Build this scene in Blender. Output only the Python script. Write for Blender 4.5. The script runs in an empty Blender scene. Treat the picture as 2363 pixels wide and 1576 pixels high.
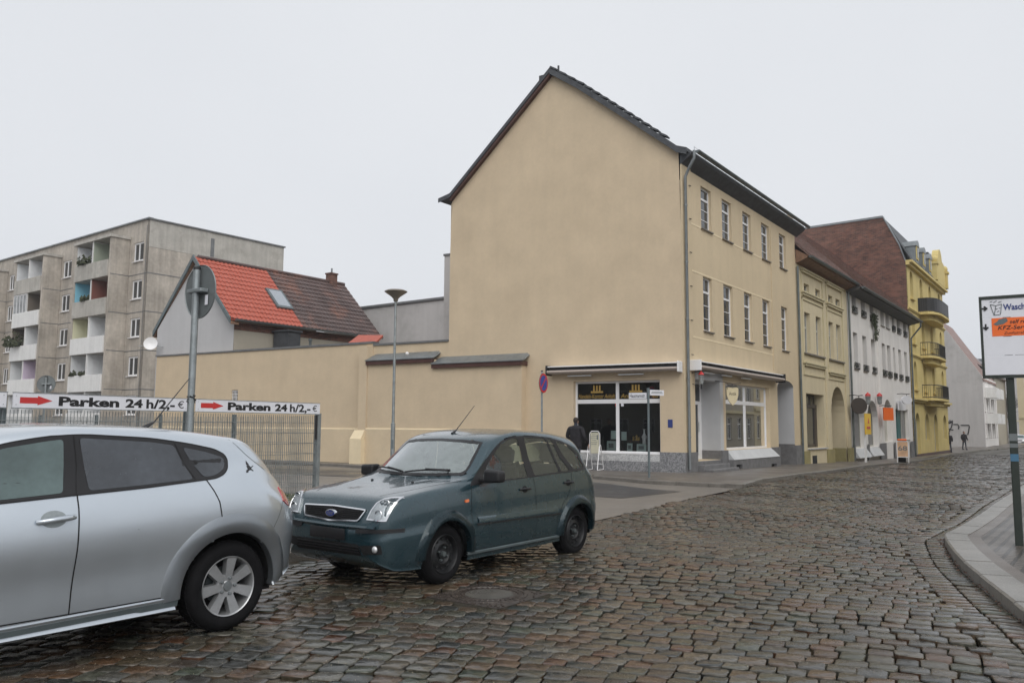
import bpy, bmesh, math, random
import numpy as np
from mathutils import Vector, Matrix
from mathutils.bvhtree import BVHTree
from mathutils.geometry import delaunay_2d_cdt
R = math.radians
random.seed(7); rng = np.random.default_rng(7)
sc = bpy.context.scene
# ------------------------------------------------------------------ camera
FOC, PITCH, ROLL, CAMH = 1865.99, .1035583, -.00630083, 1.55
CX, CY = 1181.5, 788.0
cp, sp = math.cos(PITCH), math.sin(PITCH)
_r = Vector((1, 0, 0)); _f = Vector((0, cp, sp)); _u = Vector((0, -sp, cp))
_r2 = _r*math.cos(ROLL) - _u*math.sin(ROLL); _u2 = _u*math.cos(ROLL) + _r*math.sin(ROLL)
cam = bpy.data.cameras.new("camera"); camo = bpy.data.objects.new("camera", cam); sc.collection.objects.link(camo)
camo.matrix_world = Matrix(((_r2.x, _u2.x, -_f.x, 0), (_r2.y, _u2.y, -_f.y, 0), (_r2.z, _u2.z, -_f.z, CAMH), (0, 0, 0, 1)))
cam.sensor_width = 36; cam.lens = FOC/2363*36; cam.clip_end = 3000; cam.clip_start = .05
sc.camera = camo
# ------------------------------------------------------------------ light
w = bpy.data.worlds.new("World"); sc.world = w; w.use_nodes = True
nt = w.node_tree; N = nt.nodes; L = nt.links
bg = N['Background']; sky = N.new('ShaderNodeTexSky'); sky.sky_type = 'NISHITA'; sky.sun_disc = False
SUN_EL, SUN_AZ = R(48), R(168)
sky.sun_elevation = SUN_EL; sky.sun_rotation = SUN_AZ; sky.air_density = 1.0; sky.dust_density = 6; sky.ozone_density = 1
hs = N.new('ShaderNodeHueSaturation'); hs.inputs['Saturation'].default_value = .12; L.new(sky.outputs[0], hs.inputs['Color'])
tc = N.new('ShaderNodeTexCoord'); nz = N.new('ShaderNodeTexNoise'); nz.inputs['Scale'].default_value = 1.6; nz.inputs['Detail'].default_value = 3
L.new(tc.outputs['Generated'], nz.inputs['Vector'])
cr = N.new('ShaderNodeValToRGB'); cr.color_ramp.elements[0].position = .3; cr.color_ramp.elements[1].position = .7
cr.color_ramp.elements[0].color = (7.5, 7.8, 8.3, 1); cr.color_ramp.elements[1].color = (8.2, 8.45, 8.85, 1)
L.new(nz.outputs['Fac'], cr.inputs['Fac'])
mx = N.new('ShaderNodeMix'); mx.data_type = 'RGBA'; mx.inputs[0].default_value = .86      # thick cloud layer over the clear sky
L.new(hs.outputs[0], mx.inputs[6]); L.new(cr.outputs[0], mx.inputs[7]); L.new(mx.outputs[2], bg.inputs['Color'])
bg.inputs['Strength'].default_value = .088
sun = bpy.data.lights.new("sun", 'SUN'); suno = bpy.data.objects.new("sun", sun); sc.collection.objects.link(suno)
sun.energy = 1.35; sun.angle = R(60); sun.color = (1, .96, .9)
suno.rotation_euler = (R(90)-SUN_EL, 0, R(180)-SUN_AZ)
sc.view_settings.view_transform = 'Standard'; sc.view_settings.look = 'None'
sc.view_settings.gamma = 1; sc.view_settings.exposure = 0.28; sc.view_settings.use_curve_mapping = False
# ------------------------------------------------------------------ pixel measurements on the photo -> metres on real planes
def ray(px, py): return _r2*((px-CX)/FOC) - _u2*((py-CY)/FOC) + _f
def gz(y):                       # the street falls gently away from the crossing
    ys = [-50, 26, 35, 42, 55, 66, 90, 140, 400]; zs = [0, 0, -.13, -.29, -.52, -.61, -.58, -.3, 0]
    return float(np.interp(y, ys, zs))
def G(px, py, dz=0.0):
    d = ray(px, py); z = dz
    for _ in range(12):
        t = (z-CAMH)/d.z; z = gz(d.y*t)+dz
    return Vector((d.x*t, d.y*t, z))
class Frame:                     # local x along the wall, y into the building, z up
    def __init__(s, o, ang): s.o = Vector((o[0], o[1], 0)); s.ang = ang; s.M = Matrix.Translation(s.o) @ Matrix.Rotation(ang, 4, 'Z'); s.Mi = s.M.inverted()
    def P(s, px, py, y=0.0):     # where a photo point meets the plane at depth y in this frame -> (x, z)
        d = ray(px, py); o = s.Mi @ Vector((0, 0, CAMH)); dl = s.Mi.to_3x3() @ d
        t = (y-o.y)/dl.y; q = o+dl*t; return q.x, q.z
    def X(s, px, py, x=0.0):     # same for the plane at x = const -> (y, z)
        d = ray(px, py); o = s.Mi @ Vector((0, 0, CAMH)); dl = s.Mi.to_3x3() @ d
        t = (x-o.x)/dl.x; q = o+dl*t; return q.y, q.z
# ------------------------------------------------------------------ objects
def link(o): sc.collection.objects.link(o); return o
def tag(o, label=None, cat=None, group=None, kind=None):
    if label: o['label'] = label
    if cat: o['category'] = cat
    if group: o['group'] = group
    if kind: o['kind'] = kind
    return o
def thing(name, label, cat, loc=(0, 0, 0), rz=0, group=None):
    o = link(bpy.data.objects.new(name, None)); o.location = loc; o.rotation_euler = (0, 0, rz); o.empty_display_size = .3
    o['_m'] = 1; del o['_m']
    return tag(o, label, cat, group)
def wm(o):                       # world matrix without a depsgraph update
    m = o.matrix_basis.copy()
    while o.parent: o = o.parent; m = o.matrix_basis @ m
    return m
def copy_tree(o, parent=None):
    c = o.copy(); link(c); c.parent = parent
    for ch in [x for x in bpy.data.objects if x.parent is o]: copy_tree(ch, c)
    return c
class MB:
    def __init__(s): s.v = []; s.f = []; s.m = []; s.mi = 0; s.T = Matrix.Identity(4)
    def add(s, vs, fs):
        b = len(s.v); s.v += [tuple(s.T @ Vector(v)) for v in vs]; s.f += [tuple(b+i for i in f) for f in fs]; s.m += [s.mi]*len(fs); return s
    def box(s, x0, x1, y0, y1, z0, z1, bev=0):
        if x0 > x1: x0, x1 = x1, x0
        if y0 > y1: y0, y1 = y1, y0
        if z0 > z1: z0, z1 = z1, z0
        if bev:
            b = min(bev, (x1-x0)*.45, (y1-y0)*.45, (z1-z0)*.45); bm = bmesh.new(); bmesh.ops.create_cube(bm, size=1)
            for v in bm.verts: v.co = Vector(((x0+x1)/2+v.co.x*(x1-x0), (y0+y1)/2+v.co.y*(y1-y0), (z0+z1)/2+v.co.z*(z1-z0)))
            bmesh.ops.bevel(bm, geom=bm.edges[:], offset=b, segments=2, affect='EDGES', profile=.5)
            bm.verts.index_update(); s.add([v.co.copy() for v in bm.verts], [[v.index for v in f.verts] for f in bm.faces]); bm.free(); return s
        vs = [(x, y, z) for z in (z0, z1) for y in (y0, y1) for x in (x0, x1)]
        return s.add(vs, [(0, 2, 3, 1), (4, 5, 7, 6), (0, 1, 5, 4), (2, 6, 7, 3), (0, 4, 6, 2), (1, 3, 7, 5)])
    def prism(s, poly, a, b, axis='y'):  # polygon in the two other axes, extruded from a to b
        def mk(p, t): return {'y': (p[0], t, p[1]), 'x': (t, p[0], p[1]), 'z': (p[0], p[1], t)}[axis]
        n = len(poly); vs = [mk(p, a) for p in poly]+[mk(p, b) for p in poly]
        return s.add(vs, [tuple(range(n)), tuple(range(2*n-1, n-1, -1))]+[(i, (i+1) % n, (i+1) % n+n, i+n) for i in range(n)])
    def hexa(s, p): return s.add(p, [(0, 3, 2, 1), (4, 5, 6, 7), (0, 1, 5, 4), (1, 2, 6, 5), (2, 3, 7, 6), (3, 0, 4, 7)])
    def tube(s, pts, r, n=8, cap=True):
        pts = [Vector(p) for p in pts]; rs = r if isinstance(r, (list, tuple)) else [r]*len(pts); vs = []
        prev = None
        for i, p in enumerate(pts):
            d = (pts[min(i+1, len(pts)-1)]-pts[max(i-1, 0)]).normalized()
            if prev is None:
                a = Vector((0, 0, 1)) if abs(d.z) < .9 else Vector((1, 0, 0)); x = d.cross(a).normalized()
            else: x = (prev-d*prev.dot(d)).normalized()
            prev = x; y = d.cross(x)
            vs += [p+x*rs[i]*math.cos(2*math.pi*k/n)+y*rs[i]*math.sin(2*math.pi*k/n) for k in range(n)]
        fs = [(i*n+k, i*n+(k+1) % n, (i+1)*n+(k+1) % n, (i+1)*n+k) for i in range(len(pts)-1) for k in range(n)]
        if cap: fs += [tuple(range(n-1, -1, -1)), tuple((len(pts)-1)*n+k for k in range(n))]
        return s.add(vs, fs)
    def lathe(s, prof, n=24, axis='z', c=(0, 0, 0)):   # profile of (radius, height)
        vs = []
        for r, h in prof:
            for k in range(n):
                a = 2*math.pi*k/n; x, y = r*math.cos(a), r*math.sin(a)
                v = {'z': (x, y, h), 'y': (x, h, y), 'x': (h, x, y)}[axis]; vs.append((v[0]+c[0], v[1]+c[1], v[2]+c[2]))
        fs = [(i*n+k, i*n+(k+1) % n, (i+1)*n+(k+1) % n, (i+1)*n+k) for i in range(len(prof)-1) for k in range(n)]
        return s.add(vs, fs)
    def ball(s, c, r, n=10, m=7):
        rx, ry, rz = r if isinstance(r, (tuple, list)) else (r, r, r); vs = []
        for i in range(m+1):
            t = math.pi*i/m
            for k in range(n): vs.append((c[0]+rx*math.sin(t)*math.cos(2*math.pi*k/n), c[1]+ry*math.sin(t)*math.sin(2*math.pi*k/n), c[2]+rz*math.cos(t)))
        return s.add(vs, [(i*n+k, (i+1)*n+k, (i+1)*n+(k+1) % n, i*n+(k+1) % n) for i in range(m) for k in range(n)])
    def grid(s, f, nu, nv):
        vs = [f(i/nu, j/nv) for j in range(nv+1) for i in range(nu+1)]
        return s.add(vs, [(j*(nu+1)+i, j*(nu+1)+i+1, (j+1)*(nu+1)+i+1, (j+1)*(nu+1)+i) for j in range(nv) for i in range(nu)])
    def build(s, name, mat, parent=None, F=None, smooth=None, merge=False):
        me = bpy.data.meshes.new(name)
        T = (F.M if F else (wm(parent) if parent else Matrix.Identity(4)))
        if parent: T = wm(parent).inverted() @ T
        me.from_pydata([tuple(T @ Vector(v)) for v in s.v], [], s.f)
        for m in (mat if isinstance(mat, (list, tuple)) else [mat]): me.materials.append(m)
        if s.m: me.polygons.foreach_set('material_index', s.m)
        bm = bmesh.new(); bm.from_mesh(me)
        if merge: bmesh.ops.remove_doubles(bm, verts=bm.verts, dist=1e-4)
        bmesh.ops.recalc_face_normals(bm, faces=bm.faces); bm.to_mesh(me); bm.free()
        if smooth is not None:
            me.polygons.foreach_set('use_smooth', [True]*len(me.polygons)); me.set_sharp_from_angle(angle=R(smooth))
        me.update()
        o = link(bpy.data.objects.new(name, me)); o.parent = parent
        return o
# ------------------------------------------------------------------ materials
def mat(name, col, rough=.6, metal=0, spec=.5, var=.0, vs=3.0, bump=0, bs=40, stain=None, ss=1.0, sa=.5, rv=0, coat=0, streak=0, trans=0, back=None, bd=.01):
    m = bpy.data.materials.new(name); m.use_nodes = True; T = m.node_tree; n = T.nodes; l = T.links; b = n['Principled BSDF']
    b.inputs['Roughness'].default_value = rough; b.inputs['Metallic'].default_value = metal; b.inputs['Specular IOR Level'].default_value = spec
    b.inputs['Coat Weight'].default_value = coat; b.inputs['Coat Roughness'].default_value = .04
    b.inputs['Transmission Weight'].default_value = trans
    c = (*col, 1); out = None
    tcn = n.new('ShaderNodeTexCoord')
    def noise(scale, det=4, vec=None, rgh=.55):
        q = n.new('ShaderNodeTexNoise'); q.inputs['Scale'].default_value = scale; q.inputs['Detail'].default_value = det; q.inputs['Roughness'].default_value = rgh
        l.new(vec or tcn.outputs['Object'], q.inputs['Vector']); return q.outputs['Fac']
    def ramp(src, p0, p1, c0, c1):
        q = n.new('ShaderNodeValToRGB'); q.color_ramp.elements[0].position = p0; q.color_ramp.elements[1].position = p1
        q.color_ramp.elements[0].color = (*c0, 1); q.color_ramp.elements[1].color = (*c1, 1); l.new(src, q.inputs['Fac']); return q.outputs[0]
    def mixc(f, a, bb, mode='MIX'):
        q = n.new('ShaderNodeMix'); q.data_type = 'RGBA'; q.blend_type = mode
        if isinstance(f, (int, float)): q.inputs[0].default_value = f
        else: l.new(f, q.inputs[0])
        for i, s in ((6, a), (7, bb)):
            if isinstance(s, tuple): q.inputs[i].default_value = (*s[:3], 1)
            else: l.new(s, q.inputs[i])
        return q.outputs[2]
    cur = c
    if var:
        cur = ramp(noise(vs, 6), .3, .7, tuple(x*(1-var) for x in col), tuple(min(1, x*(1+var)) for x in col))
        cur = mixc(1.0, cur, ramp(noise(vs*9, 3), .3, .7, (1-var*.4,)*3, (1+var*.4,)*3), 'MULTIPLY')
    if streak:
        mp = n.new('ShaderNodeMapping'); mp.inputs['Scale'].default_value = (2.2, 2.2, .16); l.new(tcn.outputs['Object'], mp.inputs['Vector'])
        cur = mixc(1.0, cur, ramp(noise(1.3, 5, mp.outputs[0]), .35, .72, (1-streak,)*3, (1, 1, 1)), 'MULTIPLY')
    if stain:
        f = ramp(noise(ss, 6, rgh=.65), .52, .68, (0, 0, 0), (sa, sa, sa)); cur = mixc(f, cur, stain)
    if isinstance(cur, tuple): b.inputs['Base Color'].default_value = cur
    else: l.new(cur, b.inputs['Base Color'])
    if back:
        g = n.new('ShaderNodeNewGeometry'); l.new(mixc(g.outputs['Backfacing'], cur if not isinstance(cur, tuple) else cur, back), b.inputs['Base Color'])
    if rv: l.new(ramp(noise(vs*1.7, 5), .35, .65, (max(0, rough-rv),)*3, (rough+rv,)*3), b.inputs['Roughness'])
    if bump:
        bp = n.new('ShaderNodeBump'); bp.inputs['Strength'].default_value = bump; bp.inputs['Distance'].default_value = bd
        l.new(noise(bs, 5), bp.inputs['Height']); l.new(bp.outputs[0], b.inputs['Normal'])
    m['tools'] = 0; del m['tools']
    return m
def glassmat(name, tint=(.8, .9, .87), refl=1.0, rough=.02, fog=0, veilc=(.3, .34, .34), ior=1.5):
    m = bpy.data.materials.new(name); m.use_nodes = True; T = m.node_tree; n = T.nodes; l = T.links; n.remove(n['Principled BSDF'])
    tr = n.new('ShaderNodeBsdfTransparent'); tr.inputs[0].default_value = (*tint, 1)
    gl = n.new('ShaderNodeBsdfGlossy'); gl.inputs['Roughness'].default_value = rough; gl.inputs['Color'].default_value = (.95, .97, 1, 1)
    fr = n.new('ShaderNodeFresnel'); fr.inputs[0].default_value = ior
    mu = n.new('ShaderNodeMath'); mu.operation = 'MULTIPLY'; mu.use_clamp = True; mu.inputs[1].default_value = refl; l.new(fr.outputs[0], mu.inputs[0])
    base = tr.outputs[0]
    if fog:
        df = n.new('ShaderNodeBsdfDiffuse'); df.inputs[0].default_value = (*veilc, 1); a = n.new('ShaderNodeMixShader')
        tcn = n.new('ShaderNodeTexCoord'); mp = n.new('ShaderNodeMapping'); mp.inputs['Scale'].default_value = (1, 1, .25); l.new(tcn.outputs['Object'], mp.inputs[0])
        q = n.new('ShaderNodeTexNoise'); q.inputs['Scale'].default_value = 12; q.inputs['Detail'].default_value = 8; l.new(mp.outputs[0], q.inputs['Vector'])
        q2 = n.new('ShaderNodeMapRange'); q2.inputs[3].default_value = fog*.65; q2.inputs[4].default_value = min(1, fog*1.3); l.new(q.outputs['Fac'], q2.inputs[0])
        l.new(q2.outputs[0], a.inputs[0]); l.new(tr.outputs[0], a.inputs[1]); l.new(df.outputs[0], a.inputs[2]); base = a.outputs[0]
    ms = n.new('ShaderNodeMixShader'); l.new(mu.outputs[0], ms.inputs[0]); l.new(base, ms.inputs[1]); l.new(gl.outputs[0], ms.inputs[2])
    l.new(ms.outputs[0], n['Material Output'].inputs[0]); return m
M = {}
M['plaster'] = mat('plaster_sand', (.62, .505, .36), .9, spec=.2, var=.055, vs=1.1, bump=.6, bs=70, bd=.008, streak=.04, stain=(.50, .40, .28), ss=.5, sa=.3)
M['plaster_front'] = mat('plaster_front', (.63, .52, .36), .9, spec=.2, var=.05, vs=.7, bump=.5, bs=90, bd=.006, streak=.06)
M['plinthrender'] = mat('plinth_render', (.62, .51, .36), .85, spec=.25, var=.06, vs=.8, bump=.4, bs=90, stain=(.45, .38, .28), ss=.7, sa=.35, bd=.006)
M['ledge'] = mat('ledge', (.76, .64, .44), .7, var=.05)
M['cream'] = mat('cream_render', (.64, .56, .39), .88, spec=.2, var=.06, vs=.9, bump=.3, bs=60, streak=.08, bd=.006)
M['creamtrim'] = mat('cream_trim', (.56, .50, .33), .85, var=.06)
M['olive'] = mat('olive_plinth', (.30, .26, .12), .7, var=.15, vs=2)
M['white'] = mat('white_render', (.80, .78, .76), .88, spec=.2, var=.05, vs=.8, bump=.3, bs=60, streak=.10, bd=.006)
M['yellow'] = mat('yellow_render', (.66, .54, .235), .85, spec=.2, var=.07, vs=.8, bump=.25, bs=60, streak=.10, bd=.006)
M['greywall'] = mat('grey_render', (.50, .485, .48), .9, spec=.2, var=.05, vs=.5, bump=.3, bs=70, stain=(.30, .29, .28), ss=.45, sa=.5, streak=.10, bd=.006)
M['gablegrey'] = mat('gable_render', (.52, .52, .53), .9, spec=.2, var=.04, vs=.6, bump=.3, bs=70, streak=.06, bd=.006)
M['taupe'] = mat('taupe_render', (.40, .37, .31), .9, spec=.2, var=.06, vs=.8, bump=.3, bs=70, bd=.006)
M['concrete'] = mat('exposed_aggregate', (.50, .455, .40), .92, spec=.2, var=.24, vs=.5, bump=.8, bs=30, stain=(.33, .29, .25), ss=.6, sa=.45, streak=.26, bd=.02)
M['concretelight'] = mat('balcony_concrete', (.50, .48, .44), .9, spec=.2, var=.12, vs=.9, stain=(.31, .29, .26), ss=1.1, sa=.6, streak=.2)
M['parapet'] = mat('balcony_white', (.78, .78, .77), .8, var=.06, vs=1.2, stain=(.45, .44, .42), ss=1.2, sa=.3, streak=.1)
M['brick'] = None
M['slate'] = mat('slate', (.055, .06, .068), .6, var=.3, vs=4, bump=.4, bs=14)
M['zinc'] = mat('zinc', (.24, .26, .27), .45, metal=.6, var=.15, vs=3, rv=.1)
M['zincdark'] = mat('gutter_metal', (.13, .15, .155), .45, metal=.5, var=.2, vs=3)
M['capdark'] = mat('cap_sheet', (.17, .175, .18), .5, metal=.3, var=.15)
M['browntrim'] = mat('brown_fascia', (.075, .032, .026), .5, var=.2)
M['wood'] = mat('soffit_wood', (.22, .13, .085), .7, var=.3, vs=6)
M['pvc'] = mat('window_frame_white', (.80, .80, .81), .4, var=.02)
M['frameold'] = mat('window_frame_grey', (.50, .49, .44), .5, var=.1)
M['framedark'] = mat('frame_dark', (.06, .05, .045), .5)
M['sill'] = mat('window_sill', (.16, .14, .12), .5, var=.2)
M['pane'] = mat('window_glass', (.035, .04, .045), .06, spec=.8, rv=.02, vs=1)
M['panelight'] = mat('curtained_glass', (.20, .21, .21), .08, spec=.8, var=.5, vs=2.5)
M['shopglass'] = glassmat('shop_glass', (.82, .86, .86), 2.2)
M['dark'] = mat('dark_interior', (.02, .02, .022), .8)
M['black'] = mat('black_plastic', (.018, .018, .02), .5)
M['rubber'] = mat('rubber', (.022, .022, .023), .75, spec=.2, var=.3, vs=20)
M['granite'] = None
M['steel'] = mat('galvanised_steel', (.30, .33, .34), .42, metal=.55, var=.2, vs=6, rv=.1)
M['steeldark'] = mat('grey_post', (.13, .16, .17), .5, metal=.2, var=.15, vs=5)
M['signback'] = mat('sign_back', (.19, .21, .215), .45, metal=.4, var=.1, vs=5)
M['signwhite'] = mat('sign_white', (.74, .75, .80), .35, var=.03, vs=2)
M['red'] = mat('sign_red', (.55, .035, .035), .35)
M['blue'] = mat('sign_blue', (.035, .07, .33), .35)
M['orange'] = mat('sign_orange', (.85, .16, .025), .4)
M['yellowsign'] = mat('sign_yellow', (.85, .55, .03), .4)
M['ink'] = mat('black_lettering', (.012, .012, .014), .5)
M['navy'] = mat('navy_lettering', (.03, .05, .20), .5)
M['gold'] = mat('gold_lettering', (.50, .33, .10), .4, metal=.3)
M['darkgreen'] = mat('dark_green_post', (.022, .03, .024), .45, var=.2, vs=6)
M['doorwhite'] = mat('door_surround', (.50, .51, .53), .8, var=.03)
M['plinthgrey'] = mat('plinth_grey', (.16, .16, .165), .6, var=.2, vs=5)
M['slab'] = mat('pale_sill_slab', (.50, .51, .52), .5, var=.08, vs=2)
M['cloth'] = mat('dark_coat', (.018, .017, .021), .9, var=.3, vs=8)
M['jeans'] = mat('dark_trousers', (.03, .035, .05), .9)
M['stickerblue'] = mat('blue_sticker', (.06, .16, .26), .5)
M['skin'] = mat('skin', (.45, .27, .2), .6)
M['hair'] = mat('hair', (.03, .022, .018), .8)
M['paper'] = mat('paper', (.52, .63, .60), .7, var=.05)
M['grass'] = mat('grass_blades', (.10, .13, .035), .8, var=.4, vs=9)
M['plant'] = mat('balcony_plant', (.05, .06, .03), .8, var=.4, vs=9)
def brickmat(name, c1, c2, mort, sx=1.0, dark=.5, rough=.9):
    m = mat(name, c1, rough, spec=.2); T = m.node_tree; n = T.nodes; l = T.links; b = n['Principled BSDF']
    tcn = n.new('ShaderNodeTexCoord'); sepa = n.new('ShaderNodeSeparateXYZ'); com = n.new('ShaderNodeCombineXYZ'); ad = n.new('ShaderNodeMath')
    l.new(tcn.outputs['Object'], sepa.inputs[0]); l.new(sepa.outputs[0], ad.inputs[0]); l.new(sepa.outputs[1], ad.inputs[1]); l.new(ad.outputs[0], com.inputs[0]); l.new(sepa.outputs[2], com.inputs[1])
    br = n.new('ShaderNodeTexBrick'); br.inputs['Scale'].default_value = sx; br.inputs['Brick Width'].default_value = .25; br.inputs['Row Height'].default_value = .075
    br.inputs['Mortar Size'].default_value = .008; br.inputs['Color1'].default_value = (*c1, 1); br.inputs['Color2'].default_value = (*c2, 1); br.inputs['Mortar'].default_value = (*mort, 1)
    l.new(com.outputs[0], br.inputs['Vector'])
    q = n.new('ShaderNodeTexNoise'); q.inputs['Scale'].default_value = 1.1; q.inputs['Detail'].default_value = 12; q.inputs['Roughness'].default_value = .82; mp_ = n.new('ShaderNodeMapping'); mp_.inputs['Scale'].default_value = (.55, .55, 1.6); l.new(tcn.outputs['Object'], mp_.inputs[0]); l.new(mp_.outputs[0], q.inputs['Vector'])
    r = n.new('ShaderNodeValToRGB'); r.color_ramp.elements[0].position = .35; r.color_ramp.elements[1].position = .68; r.color_ramp.elements[0].color = (dark, dark, dark, 1); r.color_ramp.elements[1].color = (1.5, 1.35, 1.25, 1); l.new(q.outputs['Fac'], r.inputs[0])
    x = n.new('ShaderNodeMix'); x.data_type = 'RGBA'; x.blend_type = 'MULTIPLY'; x.inputs[0].default_value = 1; l.new(br.outputs['Color'], x.inputs[6]); l.new(r.outputs[0], x.inputs[7]); l.new(x.outputs[2], b.inputs['Base Color'])
    bp = n.new('ShaderNodeBump'); bp.inputs['Distance'].default_value = .01; bp.inputs['Strength'].default_value = .6; bp.invert = True; l.new(br.outputs['Fac'], bp.inputs['Height']); l.new(bp.outputs[0], b.inputs['Normal'])
    return m
M['brick'] = brickmat('red_brick_firewall', (.21, .105, .083), (.105, .068, .06), (.19, .155, .14))
def granitemat(name, a, bcol, sc_=60, rough=.45):
    m = mat(name, a, rough); T = m.node_tree; n = T.nodes; l = T.links; b = n['Principled BSDF']; tcn = n.new('ShaderNodeTexCoord')
    v = n.new('ShaderNodeTexVoronoi'); v.inputs['Scale'].default_value = sc_; l.new(tcn.outputs['Object'], v.inputs['Vector'])
    q = n.new('ShaderNodeTexNoise'); q.inputs['Scale'].default_value = sc_*.35; q.inputs['Detail'].default_value = 6; l.new(tcn.outputs['Object'], q.inputs['Vector'])
    ad = n.new('ShaderNodeMath'); ad.operation = 'MULTIPLY'; l.new(v.outputs['Distance'], ad.inputs[0]); l.new(q.outputs['Fac'], ad.inputs[1])
    r = n.new('ShaderNodeValToRGB'); r.color_ramp.elements[0].position = .1; r.color_ramp.elements[1].position = .35; r.color_ramp.elements[0].color = (*a, 1); r.color_ramp.elements[1].color = (*bcol, 1); l.new(ad.outputs[0], r.inputs[0]); l.new(r.outputs[0], b.inputs['Base Color'])
    return m
M['granite'] = granitemat('granite_plinth', (.10, .105, .115), (.30, .30, .31), 30)
M['granitelight'] = granitemat('granite_sill_panel', (.22, .225, .23), (.42, .42, .42), 30)
# ------------------------------------------------------------------ wall builder
def arch_pts(xa, xb, zs, zt, n=12):
    cx = (xa+xb)/2; rx = (xb-xa)/2; rz = zt-zs
    return [(cx-rx*math.cos(math.pi*i/n), zs+rz*math.sin(math.pi*i/n)) for i in range(n+1)]
def wall(mb, x0, x1, z0, z1, holes, y=0.0, depth=.25, outer=None, reveal_mi=None):
    """sheet in the xz plane at y with real openings and reveals going in by depth. hole: (xa, xb, za, zb[, spring])"""
    xs = sorted(set([x0, x1]+[h[0] for h in holes]+[h[1] for h in holes])); zs = sorted(set([z0, z1]+[h[2] for h in holes]+[h[3] for h in holes]))
    xs = [x for x in xs if x0-1e-6 <= x <= x1+1e-6]; zs = [z for z in zs if z0-1e-6 <= z <= z1+1e-6]
    for i in range(len(xs)-1):
        for j in range(len(zs)-1):
            cx, cz = (xs[i]+xs[i+1])/2, (zs[j]+zs[j+1])/2
            if any(h[0] < cx < h[1] and h[2] < cz < h[3] for h in holes): continue
            mb.add([(xs[i], y, zs[j]), (xs[i+1], y, zs[j]), (xs[i+1], y, zs[j+1]), (xs[i], y, zs[j+1])], [(0, 1, 2, 3)])
    o = mb.mi
    for h in holes:
        xa, xb, za, zb = h[:4]; d = h[5] if len(h) > 5 else depth
        if len(h) > 4 and h[4] is not None:
            ar = arch_pts(xa, xb, h[4], zb)
            for k in range(len(ar)-1):
                p, q = ar[k], ar[k+1]; mb.add([(p[0], y, p[1]), (q[0], y, q[1]), (q[0], y, zb), (p[0], y, zb)], [(0, 1, 2, 3)])
            prof = [(xa, za)]+ar+[(xb, za)]
        else: prof = [(xa, za), (xa, zb), (xb, zb), (xb, za)]
        if reveal_mi is not None: mb.mi = reveal_mi
        n = len(prof)
        for k in range(n):
            p, q = prof[k], prof[(k+1) % n]; mb.add([(p[0], y, p[1]), (q[0], y, q[1]), (q[0], y+d, q[1]), (p[0], y+d, p[1])], [(0, 1, 2, 3)])
        mb.mi = o
def window(par, F, xa, xb, za, zb, y=.2, fr='pvc', pane='pane', fw=.06, mull=1, trans=None, bars=(), sill=True, sillm='sill', spring=None, sd=.06, y0=0.0, name='window'):
    m = MB(); fy = y
    if spring is not None:
        ar = arch_pts(xa, xb, spring, zb, 14); ai = arch_pts(xa+fw, xb-fw, spring, zb-fw, 14)
        for k in range(14):
            a, b, c, d = ar[k], ar[k+1], ai[k+1], ai[k]
            m.hexa([(a[0], fy, a[1]), (b[0], fy, b[1]), (c[0], fy, c[1]), (d[0], fy, d[1]), (a[0], fy+.05, a[1]), (b[0], fy+.05, b[1]), (c[0], fy+.05, c[1]), (d[0], fy+.05, d[1])])
        zt = spring
    else:
        m.box(xa, xb, fy, fy+.05, zb-fw, zb); zt = zb-fw
    m.box(xa, xa+fw, fy, fy+.05, za+fw, zt); m.box(xb-fw, xb, fy, fy+.05, za+fw, zt); m.box(xa, xb, fy, fy+.05, za, za+fw)
    zm = zt
    if trans is not None: zm = za+(zb-za)*trans; m.box(xa+fw, xb-fw, fy-.004, fy+.05, zm-fw*.6, zm+fw*.6); ztop = zm-fw*.6
    else: ztop = zb-fw
    for k in range(1, mull):
        xm = xa+(xb-xa)*k/mull; m.box(xm-fw*.55, xm+fw*.55, fy-.003, fy+.05, za+fw, (zb-fw*.5) if spring is not None or trans is None else zb-fw)
    for bz in bars:
        zz = za+(ztop-za)*bz; m.box(xa+fw, xb-fw, fy+.008, fy+.04, zz-.012, zz+.012)
    w = m.build(name, M[fr], par, F)
    p = MB(); py = fy+.03
    if spring is not None: p.add([(q[0], py, q[1]) for q in [(xa+fw, za+fw)]+ai+[(xb-fw, za+fw)]], [tuple(range(17))])
    else: p.add([(xa+fw*.5, py, za+fw*.5), (xb-fw*.5, py, za+fw*.5), (xb-fw*.5, py, zb-fw*.5), (xa+fw*.5, py, zb-fw*.5)], [(0, 1, 2, 3)])
    q = p.build('pane', M[pane], w, F)
    if sill:
        s = MB(); s.box(xa-.04, xb+.04, y0-sd, fy-.002, za-.045, za-.004); s.build('sill', M[sillm], w, F)
    return w
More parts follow.
